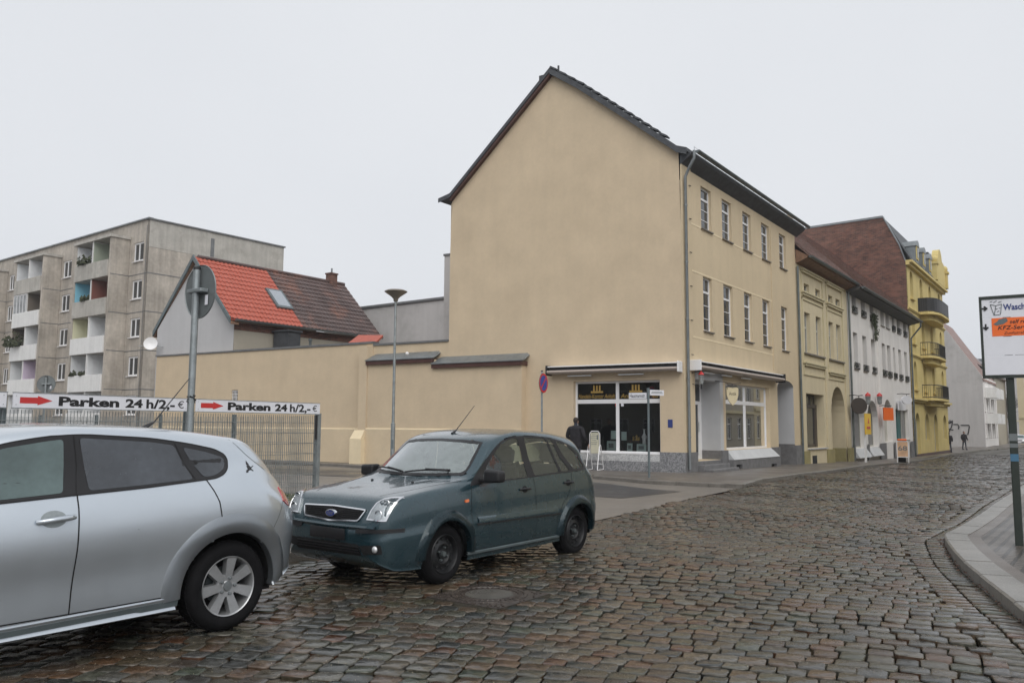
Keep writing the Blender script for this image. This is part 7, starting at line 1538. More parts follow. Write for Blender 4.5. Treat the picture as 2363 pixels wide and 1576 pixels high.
    # side windows
    wf = rnd([(1.42, 1.015), (1.46, 1.10), (1.66, 1.30), (1.86, 1.438), (2.0, 1.478), (2.165, 1.492), (2.20, 1.25), (2.235, 1.035)], .03)
    wr = rnd([(2.30, 1.495), (2.70, 1.485), (2.745, 1.48), (2.84, 1.25), (2.90, 1.065), (2.37, 1.045), (2.33, 1.25)], .03)
    wr2 = rnd([(2.785, 1.476), (2.885, 1.462), (2.99, 1.25), (3.13, 1.075), (2.945, 1.068), (2.87, 1.28)], .02)
    wq = rnd([(2.965, 1.448), (3.20, 1.40), (3.34, 1.32), (3.45, 1.20), (3.50, 1.11), (3.23, 1.085), (3.06, 1.30)], .035)
    allw = [(1.18, .985), (1.30, 1.085), (1.5, 1.225), (1.70, 1.375), (1.86, 1.462), (2.05, 1.505), (2.24, 1.518), (2.6, 1.508), (2.86, 1.49), (3.1, 1.452), (3.3, 1.395), (3.45, 1.29), (3.53, 1.17), (3.55, 1.07), (3.2, 1.058), (2.4, 1.03), (1.9, 1.012)]
    ws = [(.70, 1.092), (.66, 1.24), (.60, 1.45), (.35, 1.472), (0, 1.482), (-.35, 1.472), (-.60, 1.45), (-.66, 1.24), (-.70, 1.092), (-.35, 1.078), (0, 1.072), (.35, 1.078)]
    rwp = [(.58, 1.12), (.56, 1.36), (0, 1.41), (-.56, 1.36), (-.58, 1.12), (0, 1.13)]
    parts = {}
    black = MB(); 
    for ax in 'LR':
        pass
    glassjobs = []
    for nm, pl in (('front_side_window', wf), ('rear_side_window', wr), ('rear_side_window', wr2), ('quarter_window', wq)):
        for ax in 'LR': glassjobs.append((nm, pl, ax))
    G_ = []
    for ax in 'LR':
        mb = MB(); ringpts = resamp(allw, 90)
        pts = [Vector(p) for p in ringpts]; n0 = len(pts); ed = [(i, (i+1) % n0) for i in range(n0)]; off0 = n0
        for pl in (wf, wr, wr2, wq): q = [Vector(p) for p in pl]; ed += [(off0+i, off0+(i+1) % len(q)) for i in range(len(q))]; pts += q; off0 += len(q)
        hol = (wf, wr, wr2, wq); vo, eo, fo, *_ = delaunay_2d_cdt(pts, ed, [], 1, 1e-6); V = []
        for v in vo: p, n = B.hit(v.x, v.y, ax); V.append(p+n*.0035)
        fs = []
        for f in fo:
            c = np.array([[sum(vo[i].x for i in f)/3, sum(vo[i].y for i in f)/3]])
            if not any(inpoly(c, h)[0] for h in hol): fs.append(tuple(f))
        mb.add(V, fs); G_.append((mb, 'window_surround', 'trim'))
    for nm, pl, ax in glassjobs:
        mb = MB(); B.drape(mb, pl, ax, off=-.002, res=.12, edge=0); G_.append((mb, nm, 'sidepane'))
    mb = MB(); B.drape(mb, inset(ws, .02), 'F', off=.001, res=.12, edge=0); G_.append((mb, 'windscreen', 'screen'))
    mb = MB(); B.ring(mb, ws, inset(ws, .028), 'F', off=.003); G_.append((mb, 'windscreen_seal', 'trim'))
    mb = MB(); B.drape(mb, rwp, 'B', off=.002, res=.12, edge=0); G_.append((mb, 'rear_window', 'sidepane'))
    # flared arches and side strip
    for ax in 'LR':
        for x in WX:
            mb = MB(); arch(B, mb, x, WR, [(.345, -.03), (.35, .036), (.362, .040), (.418, .036), (.452, .004), (.46, -.006)], a0=-2, a1=182); G_.append((mb, 'wheel_arch', 'petrol'))
        mb = MB(); B.band(mb, [(1.27, .622), (2.05, .618), (2.80, .612)], ax, [(-.04, -.004), (-.04, .012), (-.012, .016), (.026, .003), (.03, -.004)] if True else []); G_.append((mb, 'side_strip', 'petrol'))
        mb = MB(); B.band(mb, [(1.24, .575), (2.85, .565)], ax, [(-.008, -.004), (-.008, .014), (.008, .014), (.008, -.004)]); G_.append((mb, 'rubbing_strip', 'trim'))
        mb = MB(); B.band(mb, [(1.12, .275), (2.85, .285)], ax, [(-.008, -.002), (-.008, .02), (.01, .02), (.012, -.002)]); G_.append((mb, 'sill_band', 'steeldark'))
        seams = MB()
        for pth in ([(1.20, .98), (1.17, .80), (1.185, .55), (1.20, .30)], [(2.335, 1.03), (2.355, .80), (2.36, .5), (2.33, .30)], [(3.16, 1.06), (3.13, .92), (3.06, .78), (2.90, .66), (2.80, .5), (2.78, .31)], [(1.2, .30), (2.78, .31)], [(3.60, 1.0), (3.66, .86), (3.70, .73)]): B.line(seams, pth, ax)
        G_.append((seams, 'door_seams', 'seam'))
        for hx, hz in ((2.14, .895), (3.06, .925)):
            mb = MB(); B.drape(mb, [(hx+.055*math.cos(a), hz+.04*math.sin(a)) for a in np.linspace(0, 6.28, 14)[:-1]], ax, off=.001, res=.04, edge=0); G_.append((mb, 'handle_recess', 'seam'))
            p, n = B.hit(hx, hz, ax); sg = -1 if ax == 'L' else 1; mb = MB(); mb.tube([(hx-.10, p.y+sg*.004, hz+.003), (hx-.05, p.y+sg*.03, hz+.008), (hx+.06, p.y+sg*.03, hz+.008), (hx+.105, p.y+sg*.004, hz+.005)], .014, 8); G_.append((mb, 'door_handle', 'trim'))
        mb = MB(); B.drape(mb, rnd([(1.065, .815), (1.125, .82), (1.125, .85), (1.065, .845)], .012), ax, off=.012, res=.03); G_.append((mb, 'side_indicator', 'amber'))
        # mirror
        sg = -1 if ax == 'L' else 1; mb = MB(); p, n = B.hit(1.42, 1.02, ax); mb.box(1.33, 1.42, min(p.y, p.y+sg*.12), max(p.y, p.y+sg*.12), 1.015, 1.06, .015); bm2 = bmesh.new(); bmesh.ops.create_cube(bm2, size=1)
        for v in bm2.verts: v.co = Vector((1.385+v.co.x*(.13 if v.co.y*sg > 0 else .15), p.y+sg*.19+v.co.y*.22, 1.085+v.co.z*(.125 if v.co.y*sg > 0 else .15)))
        bmesh.ops.bevel(bm2, geom=bm2.edges[:], offset=.035, segments=3, affect='EDGES', profile=.6); bm2.verts.index_update(); mb.add([v.co.copy() for v in bm2.verts], [[v.index for v in f.verts] for f in bm2.faces]); bm2.free(); G_.append((mb, 'wing_mirror', 'trim'))
    # front: grille, lamps, bumper parts
    gp_ = rnd([(.425, .80), (0, .812), (-.425, .80), (-.49, .795), (-.42, .678), (0, .655), (.42, .678), (.49, .795)], .02)
    mb = MB(); B.drape(mb, gp_, 'F', off=.004, res=.05); G_.append((mb, 'grille', 'seam'))
    mb = MB(); B.ring(mb, gp_, inset(gp_, .014), 'F', off=.016); G_.append((mb, 'grille_frame', 'chrome'))
    mesh_ = MB()
    for i in range(-20, 21):
        for j in range(7):
            y = i*.022+(.011 if j % 2 else 0); z = .675+j*.019
            if inpoly(np.array([[y, z]]), inset(gp_, .022))[0]: p, n = B.hit(y, z, 'F'); mesh_.box(p.x-.012, p.x-.004, y-.0065, y+.0065, z-.005, z+.005)
    G_.append((mesh_, 'grille_mesh', 'steelrim'))
    p, n = B.hit(0, .735, 'F'); gx = p.x; mb = MB(); mb.T = Matrix.Translation((p.x-.03, 0, .738)); mb.lathe([(0, -.008), (.055, -.008), (.068, -.004), (.072, .02)], 28, 'x')
    mb.v = [(a, b_*1.15, .738+(c-.738)*.56) for a, b_, c in mb.v]; G_.append((mb, 'badge', 'chrome'))
    mb = MB(); mb.T = Matrix.Translation((p.x-.0395, 0, .738)); mb.lathe([(0, 0), (.056, 0)], 28, 'x'); mb.v = [(a, b_*1.15, .738+(c-.738)*.52) for a, b_, c in mb.v]; G_.append((mb, 'badge_field', 'navy'))
    for sg in (-1, 1):
        hl = [(.535, .70), (.552, .79), (.585, .86), (.635, .898), (.70, .912), (.772, .915), (.772, .85), (.765, .77), (.75, .70)]; hl = [(a*sg*(-1) if False else a*sg, b_) for a, b_ in hl]
        mb = MB(); B.drape(mb, hl, 'F', off=.002, res=.04, edge=0); G_.append((mb, 'headlight_reflector', 'lampin'))
        mb = MB(); B.drape(mb, hl, 'F', off=.018, res=.04, edge=.0); G_.append((mb, 'headlight_lens', 'lens'))
        mb = MB(); B.ring(mb, hl, inset(hl, .012), 'F', off=.019); G_.append((mb, 'headlight_rim', 'chrome'))
        for (cy, cz, r_) in ((.665, .76, .048), (.70, .865, .04)):
            p, n = B.hit(cy*sg, cz, 'F'); mb = MB(); mb.T = Matrix.Translation((p.x-.004, cy*sg, cz)); mb.lathe([(r_*.3, .03), (r_*.7, .016), (r_, -.006), (r_*1.08, -.002)], 22, 'x'); G_.append((mb, 'lamp_bowl', 'chrome'))
        st = [(.42*sg, .592), (.60*sg, .60), (.75*sg, .607), (.83*sg, .61)]; mb = MB(); 
        B.band(mb, st if sg > 0 else st, 'F', [(-.02, -.002), (-.018, .014), (.018, .014), (.02, -.002)]); G_.append((mb, 'bumper_strip', 'trim'))
        fg = rnd([(.47*sg, .455), (.72*sg, .475), (.73*sg, .385), (.52*sg, .37)], .02); mb = MB(); B.drape(mb, fg, 'F', off=.003, res=.05, edge=0); G_.append((mb, 'fog_lamp_recess', 'seam'))
        p, n = B.hit(.665*sg, .43, 'F'); mb = MB(); mb.ball((p.x-.006, .665*sg, .43), (.02, .034, .034), 14, 9); G_.append((mb, 'fog_lamp', 'lampin'))
    lg = rnd([(.50, .465), (-.46, .465), (-.50, .355), (.52, .345)], .03); mb = MB(); B.drape(mb, lg, 'F', off=.003, res=.06, edge=0); G_.append((mb, 'lower_grille', 'seam'))
    for z in (.385, .41, .437): mb = MB(); B.band(mb, [(.49, z), (0, z), (-.47, z)], 'F', [(-.005, .002), (-.005, .012), (.005, .012), (.005, .002)]); G_.append((mb, 'grille_bar', 'trim'))
    p, n = B.hit(0, .55, 'F'); mb = MB(); mb.box(p.x-.03, p.x-.012, -.27, .26, .492, .602, .006); G_.append((mb, 'number_plate', 'trim'))
    mb = MB(); B.band(mb, [(.66, .632), (.4, .627), (0, .622), (-.4, .627), (-.66, .632)], 'F', [(-.018, .0), (-.014, .02), (.006, .022), (.026, .0)]); G_.append((mb, 'bumper_edge', 'petrol'))
    bs = MB()
    for pth, ax in (([(.56, .94), (.60, .95), (.66, .96)], 'F'),): pass
    for sg in (-1, 1): B.line(bs, [(.16, sg*.50), (.4, sg*.60), (.7, sg*.665), (.95, sg*.73), (1.1, sg*.765)], 'T', w=.007)
    B.line(bs, [(.62, .64), (.3, .633), (0, .63), (-.3, .633), (-.62, .64)], 'F', w=.006); G_.append((bs, 'bonnet_seams', 'seam'))
    # wipers, washer jets, aerial
    for (y0, y1, zt2) in ((-.55, .02, 1.095), (.05, .62, 1.11)):
        mb = MB(); P_ = [B.hit(y0+(y1-y0)*q, 1.085+.018*math.sin(q*3.14)+(.03*q if y0 > 0 else .03*(1-q)), 'F') for q in (0, .25, .5, .75, 1)]; mb.tube([p+n*.03 for p, n in P_], .011, 6); mb.tube([P_[0][0]+Vector((-.05, 0, -.0)), P_[0][0]+P_[0][1]*.04, P_[2][0]+P_[2][1]*.045], .009, 6); G_.append((mb, 'wiper', 'black'))
    for sg in (-1, 1): p, n = B.hit(.80, sg*.32, 'T'); mb = MB(); mb.ball((p.x, p.y, p.z+.006), (.02, .014, .01), 8, 5); G_.append((mb, 'washer_jet', 'black'))
    mb = MB(); mb.tube([(1.79, 0, 1.535), (1.83, 0, 1.56), (1.86, .0, 1.58)], [.022, .014, .008], 8); mb.tube([(1.86, 0, 1.58), (2.20, -.0, 1.885)], [.006, .003], 6); G_.append((mb, 'aerial', 'black'))
    # rear bits seen edge on
    for sg in (-1, 1):
        tl_ = [(.58*sg, .95), (.66*sg, .96), (.63*sg, 1.22), (.585*sg, 1.24)]; mb = MB(); B.drape(mb, tl_, 'B', off=.01, res=.06); G_.append((mb, 'tail_lamp', 'taillens'))
    # interior
    def seat(x, y):
        mb = MB(); mb.box(x-.05, x+.45, y-.24, y+.24, .42, .60, .06); mb.T = Matrix.Translation((x+.45, y, .58)) @ Matrix.Rotation(R(14), 4, 'Y'); mb.box(-.06, .06, -.23, .23, 0, .58, .05); mb.box(-.045, .05, -.12, .12, .62, .80, .04); mb.tube([(0, -.05, .55), (0, -.05, .66)], .008); mb.tube([(0, .05, .55), (0, .05, .66)], .008); mb.T = Matrix.Identity(4); return mb
    for x, y in ((1.75, -.37), (1.75, .37)): G_.append((seat(x, y), 'front_seat', 'seat'))
    mb = seat(2.65, -.37); m2 = seat(2.65, .37); G_.append((mb, 'rear_seat', 'seat')); G_.append((m2, 'rear_seat', 'seat'))
    mb = MB(); mb.box(1.12, 1.42, -.66, .66, .70, 1.03, .05); G_.append((mb, 'dashboard', 'seat'))
    mb = MB(); c = Vector((1.50, -.37, .98)); pts = [c+Vector((math.sin(a)*.06, math.cos(a)*.18, math.sin(a)*.17)) for a in np.linspace(0, 6.28, 21)]; mb.tube(pts, .014, 6, cap=False); mb.tube([c+Vector((-.15, 0, -.1)), c], .02, 6); mb.tube([c+Vector((0, -.17, 0)), c+Vector((0, .17, 0))], .014, 6); G_.append((mb, 'steering_wheel', 'black'))
    mb = MB(); mb.box(1.1, 3.5, -.70, .70, .28, .34); G_.append((mb, 'cabin_floor', 'seat'))
    mb = MB(); mb.box(1.76, 1.80, -.14, .12, 1.36, 1.43, .015); G_.append((mb, 'rear_view_mirror', 'black'))
    # openings in the shell
    polys = [inset(p, .0) for p in (wf, wr, wr2, wq)]
    def tw(c, n): return abs(n.y) > .45 and any(inpoly(np.array([[c.x, c.z]]), [(a, b_) for a, b_ in inset(p, -.012)])[0] for p in polys)
    wsi = inset(ws, .004)
    def tf(c, n): return 1.0 < c.x < 1.80 and n.x < -.2 and inpoly(np.array([[c.y, c.z]]), wsi)[0]
    def tb(c, n): return c.x > 3.5 and n.x > .2 and inpoly(np.array([[c.y, c.z]]), rwp)[0]
    def ta(c, n): return abs(c.y) > .45 and any((c.x-x)**2+(c.z-WR)**2 < .365**2 for x in WX)
    body = B; B.cut([tw, tf, tb, ta]); bo = B.make('body', M['petrol'], t)
    for mb, nm, mt in G_:
        o = mb.build(nm, M[mt], t, None, smooth=40)
    for x in WX: well(t, x, WR, .77, .35)
    for x in WX:
        wheel(t, x, -.81, WR, 'steel', -1, .19); wheel(t, x, .81, WR, 'steel', 1, .19)
    mb = MB(); mb.box(.45, 3.5, -.62, .62, .2, .3); mb.build('underbody', M['seam'], t)
    text(t, None, 'Ford', 0, 0, .042, .085, 0, 'chrome', align='CENTER', shear=.3, T=Matrix(((0, 1, 0, gx-.0405), (-1, 0, 0, 0), (0, 0, 1, .722), (0, 0, 0, 1))), name='badge_lettering')
    return t

# ------------------------------------------------------------------ silver hatchback (left foreground)
def build_silver():
    xs = sorted(set([-.01, 0, .02, .05, .09, .14, .2]+list(np.arange(.25, 3.55, .035))+list(np.arange(3.56, 4.2, .025))+[4.2, 4.23, 4.26, 4.28]))
    w = [(-.02, .3), (0, .5), (.05, .66), (.2, .79), (.5, .86), (.87, .884), (3.3, .884), (3.7, .884), (3.85, .862), (3.95, .82), (4.03, .765), (4.1, .69), (4.18, .57), (4.25, .40), (4.28, .25)]
    def sc_(f): return [(a, b*f) for a, b in w]
    zb = [(-.02, .42), (0, .34), (.1, .24), (.4, .20), (3.6, .21), (3.85, .26), (4.0, .32), (4.15, .36), (4.25, .44), (4.28, .50)]
    z7 = [(-.02, .52), (0, .60), (.1, .68), (.5, .82), (1.0, .92), (1.5, .965), (1.93, 1.004), (2.37, 1.026), (2.81, 1.05), (3.24, 1.08), (3.5, 1.10), (3.7, 1.08), (3.85, 1.02), (3.98, .93), (4.08, .82), (4.2, .66), (4.28, .56)]
    def mixz(t):
        xx = np.array(sorted(set([q[0] for q in z7]+[q[0] for q in zb]))); A = pchip([q[0] for q in zb], [q[1] for q in zb], xx); B_ = pchip([q[0] for q in z7], [q[1] for q in z7], xx); return [(float(x), float(a_+(b_-a_)*t)) for x, a_, b_ in zip(xx, A, B_)]
    zt = [(-.02, .54), (0, .64), (.05, .72), (.2, .80), (.6, .91), (1.05, 1.01), (1.3, 1.16), (1.6, 1.32), (1.85, 1.415), (2.1, 1.452), (2.5, 1.466), (2.95, 1.452), (3.3, 1.42), (3.6, 1.385), (3.78, 1.365), (3.86, 1.32), (3.95, 1.20), (4.05, 1.03), (4.12, .90), (4.2, .72), (4.28, .57)]
    L_ = [([(-.02, 0), (4.28, 0)], zb), (sc_(.86), zb), (sc_(.935), mixz(.05)), (sc_(.955), mixz(.14)), (sc_(.968), mixz(.38)), (sc_(1.0), mixz(.62)), (sc_(.985), mixz(.84)),
          ([(a, b*.90) for a, b in w if a < .6]+[(.87, .80), (1.5, .825), (2.4, .825), (3.2, .81), (3.6, .79), (3.85, .755), (4.0, .71), (4.1, .63), (4.2, .5), (4.28, .22)], z7),
          ([(-.02, .2), (0, .40), (.5, .70), (1.0, .74), (1.3, .775), (1.7, .77), (2.4, .765), (3.2, .745), (3.5, .725), (3.7, .71), (3.9, .69), (4.05, .62), (4.2, .45), (4.28, .2)],
           [(-.02, .525), (0, .61), (.1, .70), (.5, .85), (1.0, .955), (1.3, 1.02), (1.7, 1.10), (2.4, 1.17), (3.0, 1.18), (3.3, 1.18), (3.6, 1.18), (3.75, 1.15), (3.9, 1.06), (4.0, .97), (4.1, .83), (4.2, .67), (4.28, .562)]),
          ([(-.02, .16), (0, .32), (.5, .58), (1.0, .68), (1.3, .73), (1.5, .725), (1.97, .715), (2.4, .705), (2.9, .695), (3.3, .68), (3.6, .665), (3.75, .665), (3.9, .65), (4.05, .56), (4.2, .38), (4.28, .16)],
           [(-.02, .53), (0, .62), (.1, .72), (.5, .87), (1.0, .975), (1.3, 1.07), (1.5, 1.17), (1.75, 1.285), (1.97, 1.35), (2.2, 1.384), (2.43, 1.398), (2.88, 1.372), (3.17, 1.335), (3.4, 1.30), (3.6, 1.26), (3.75, 1.19), (3.85, 1.13), (3.95, 1.04), (4.05, .92), (4.2, .68), (4.28, .564)]),
          ([(-.02, .12), (0, .24), (.5, .44), (1.0, .56), (1.3, .64), (1.6, .63), (2.0, .60), (2.5, .59), (3.0, .58), (3.4, .57), (3.63, .57), (3.85, .57), (4.0, .52), (4.1, .44), (4.2, .3), (4.28, .12)],
           [(-.02, .533), (0, .63), (.1, .73), (.5, .88), (1.0, .99), (1.3, 1.10), (1.6, 1.26), (1.85, 1.37), (2.05, 1.42), (2.25, 1.437), (2.5, 1.443), (2.95, 1.428), (3.26, 1.40), (3.54, 1.362), (3.65, 1.345), (3.75, 1.30), (3.85, 1.21), (3.95, 1.10), (4.05, .95), (4.2, .70), (4.28, .566)]),
          ([(-.02, .06), (0, .12), (.5, .22), (1.0, .3), (2, .34), (3.8, .34), (4.1, .25), (4.28, .06)],
           [(-.02, .537), (0, .637), (.05, .715), (.2, .795), (.6, .905), (1.05, 1.005), (1.3, 1.145), (1.6, 1.305), (1.85, 1.403), (2.1, 1.444), (2.5, 1.46), (2.95, 1.446), (3.3, 1.415), (3.6, 1.378), (3.76, 1.355), (3.86, 1.29), (3.95, 1.17), (4.05, 1.0), (4.12, .87), (4.2, .715), (4.28, .569)]),
          ([(-.02, 0), (4.28, 0)], zt)]
    B = Body(xs, L_, 4, lin=(0,))
    t = place_car('hatchback', 'silver hatchback with fogged windows and alloy wheels, nearest the camera on the left', G(523, 1457), 3.45, .835, 1.055)
    WX = (.87, 3.45); WR = .316; G_ = []
    top = [(1.30, .985), (1.42, 1.10), (1.62, 1.215), (1.8, 1.288), (1.973, 1.344), (2.193, 1.382), (2.426, 1.396), (2.883, 1.368), (3.166, 1.328), (3.38, 1.283), (3.455, 1.245), (3.475, 1.205), (3.455, 1.15), (3.40, 1.105), (3.33, 1.082), (3.24, 1.075), (2.81, 1.044), (2.367, 1.024), (1.934, 1.002), (1.6, .985)]
    top = rnd(top, .09, 4)
    wf = rnd([(1.42, 1.005), (1.47, 1.09), (1.70, 1.22), (1.973, 1.315), (2.20, 1.352), (2.307, 1.365), (2.303, 1.2), (2.283, 1.04), (1.93, 1.02)], .025)
    wr = rnd([(2.405, 1.372), (2.88, 1.340), (3.05, 1.315), (3.10, 1.20), (3.155, 1.082), (2.81, 1.062), (2.44, 1.045), (2.425, 1.2)], .025)
    wq = rnd([(3.115, 1.302), (3.30, 1.265), (3.42, 1.228), (3.448, 1.20), (3.42, 1.145), (3.33, 1.10), (3.235, 1.09), (3.17, 1.20)], .03)
    ws = [(.66, 1.02), (.60, 1.30), (.56, 1.37), (0, 1.40), (-.56, 1.37), (-.60, 1.30), (-.66, 1.02), (0, 1.03)]
    for ax in 'LR':
        mb = MB(); B.drape(mb, top, ax, off=.004, res=.07, edge=.004); G_.append((mb, 'window_surround', 'trim'))
        for nm, pl, mt in (('front_side_window', wf, 'fogpane'), ('rear_side_window', wr, 'fogpanedark'), ('quarter_window', wq, 'fogpanedark')):
            mb = MB(); B.drape(mb, pl, ax, off=.0055, res=.07, edge=.0); G_.append((mb, nm, mt))
        mb = MB(); B.line(mb, top+[top[0]], ax, w=.007, off=.0052); B.line(mb, [(2.36, 1.03), (2.38, 1.2), (2.372, 1.385)], ax, w=.005, off=.0056); B.line(mb, [(3.06, 1.33), (3.11, 1.2), (3.17, 1.075)], ax, w=.006, off=.0056); G_.append((mb, 'window_seal', 'seam'))
        mb = MB(); B.drape(mb, [(3.185, 1.205), (3.25, 1.198), (3.278, 1.178), (3.262, 1.158), (3.20, 1.172)], ax, off=.0062, res=.05, edge=0); G_.append((mb, 'rear_handle_grip', 'seam'))
        for x in WX:
            mb = MB(); arch(B, mb, x, WR, [(.372, -.05), (.378, .008), (.39, .016), (.43, .021), (.47, .018), (.505, .006), (.52, -.003)], a0=-10, a1=184, n=60); G_.append((mb, 'wheel_arch', 'silver'))
        mb = MB(); B.band(mb, [(1.30, .30), (2.0, .297), (3.03, .31)], ax, [(-.075, -.03), (-.06, -.004), (-.02, .008), (-.004, .012), (.005, -.002)]); G_.append((mb, 'side_sill', 'silver')); mb = MB(); B.band(mb, [(1.28, .30), (2.0, .297), (3.06, .31)], ax, [(-.125, -.05), (-.118, .004), (-.06, .010), (-.022, .009), (-.02, -.002)]); G_.append((mb, 'sill_band', 'steeldark'))  # dark band added over the lower sill, its shade put in as colour
        sm = MB()
        for pth in ([(2.366, 1.022), (2.367, .95), (2.362, .72), (2.352, .45), (2.35, .315)], [(3.25, 1.078), (3.29, 1.0), (3.325, .92), (3.342, .82), (3.338, .76), (3.30, .725), (3.17, .64), (3.06, .50), (3.02, .36), (2.98, .315)], [(1.28, .315), (2.35, .313), (2.98, .316)], [(1.22, .98), (1.19, .7), (1.21, .34)]): B.line(sm, pth, ax, w=.008, off=.002)
        G_.append((sm, 'door_seams', 'seam'))
        sm = MB(); B.line(sm, [(3.885, .885), (3.835, .78), (3.79, .70), (3.765, .62)], ax, w=.004, off=.023 if False else .002); B.line(sm, [(3.56, 1.35), (3.66, 1.24), (3.80, 1.12)], ax, w=.004, off=.0015); G_.append((sm, 'bumper_seam', 'zincdark'))
        mb = MB(); B.drape(mb, [(2.22+.075*math.cos(a), .893+.05*math.sin(a)) for a in np.linspace(0, 6.28, 22)[:-1]], ax, off=.0012, res=.05, edge=0); G_.append((mb, 'handle_recess', 'steel'))
        p, n = B.hit(2.22, .893, ax); sg = -1 if ax == 'L' else 1; mb = MB(); q = []
        mb.tube([(2.125, p.y+sg*.006, .882), (2.15, p.y+sg*.034, .886), (2.22, p.y+sg*.038, .893), (2.29, p.y+sg*.036, .898), (2.335, p.y+sg*.014, .899)], [.014, .017, .018, .019, .016], 10); G_.append((mb, 'door_handle', 'silver'))
        if ax == 'L':
            mb = MB(); mb.lathe([(0, 0), (.009, .001), (.011, .006)], 12, 'y', c=(2.318, p.y-.044, .90)); G_.append((mb, 'door_lock', 'steel'))
        tl_ = [(3.905, .985), (3.985, .93), (4.03, .86), (4.025, .83), (3.96, .845), (3.892, .887)]; mb = MB(); B.drape(mb, tl_, ax, off=.006, res=.03, edge=.01); G_.append((mb, 'tail_lamp', 'taillens'))
        mb = MB(); B.band(mb, [(1.25, .80), (1.93, .785), (2.6, .72), (2.95, .66)], ax, [(-.004, .0), (0, .0015), (.004, 0)]) if False else None
        # sticker: small witch-like figure on a broom as plain black marks
        if ax == 'L':
            st_ = MB(); cx, cz = 3.645, 1.145
            for pl in ([(-.045, -.022), (-.03, -.032), (.05, .008), (.048, .012)], [(-.05, -.035), (-.028, -.036), (-.02, -.018), (-.034, -.016)], [(-.022, -.02), (.012, -.02), (.018, .0), (.002, .022), (-.02, .012)], [(-.018, .018), (.01, .02), (-.006, .05)], [(.01, -.004), (.03, -.024), (.022, -.03), (.004, -.014)]):
                B.drape(st_, [(cx+a, cz+b_) for a, b_ in pl], ax, off=.0015, res=.05, edge=0)
            G_.append((st_, 'sticker', 'ink'))
        sg = -1 if ax == 'L' else 1; mb = MB(); mb.box(1.33, 1.50, sg*.86 if sg > 0 else -1.08, sg*1.08 if sg > 0 else -.86, 1.0, 1.14, .05); G_.append((mb, 'wing_mirror', 'silver'))
    mb = MB(); B.drape(mb, ws, 'F', off=.003, res=.12, edge=0); G_.append((mb, 'windscreen', 'fogpane'))
    mb = MB(); B.drape(mb, [(.50, 1.08), (.48, 1.29), (0, 1.33), (-.48, 1.29), (-.50, 1.08)], 'B', off=.003, res=.1, edge=0); G_.append((mb, 'rear_window', 'fogpanedark'))
    for sg in (-1, 1):
        hl = rnd([(sg*.45, .60), (sg*.50, .70), (sg*.72, .76), (sg*.70, .64)], .03); mb = MB(); B.drape(mb, hl, 'F', off=.004, res=.06); G_.append((mb, 'headlight', 'lampin'))
        mb = MB(); B.drape(mb, rnd([(sg*.42, .86), (sg*.60, .90), (sg*.62, .80), (sg*.44, .78)], .02), 'B', off=.004, res=.06); G_.append((mb, 'tail_lamp', 'taillens'))
    mb = MB(); B.drape(mb, rnd([(.40, .40), (.40, .62), (-.40, .62), (-.40, .40)], .05), 'F', off=.004, res=.07); G_.append((mb, 'grille', 'seam'))
    mb = MB(); mb.tube([(3.20, -.0, 1.425), (3.24, 0, 1.455), (3.28, .0, 1.475)], [.024, .014, .008], 8); mb.tube([(3.28, 0, 1.475), (3.56, 0, 1.83)], [.006, .003], 6); G_.append((mb, 'aerial', 'black'))
    def ta(c, n): return abs(c.y) > .40 and any((c.x-x)**2+(c.z-WR)**2 < .395**2 for x in WX)
    B.cut([ta]); B.make('body', M['silver'], t)
    for mb, nm, mt in G_: mb.build(nm, M[mt], t, None, smooth=40)
    for x in WX:
        well(t, x, WR, .78, .375); wheel(t, x, -.835, WR, 'alloy', -1, .205); wheel(t, x, .835, WR, 'alloy', 1, .205)
    mb = MB(); mb.box(.45, 3.95, -.62, .62, .2, .3); mb.build('underbody', M['seam'], t)
    return t
car1 = build_petrol(); car2 = build_silver()
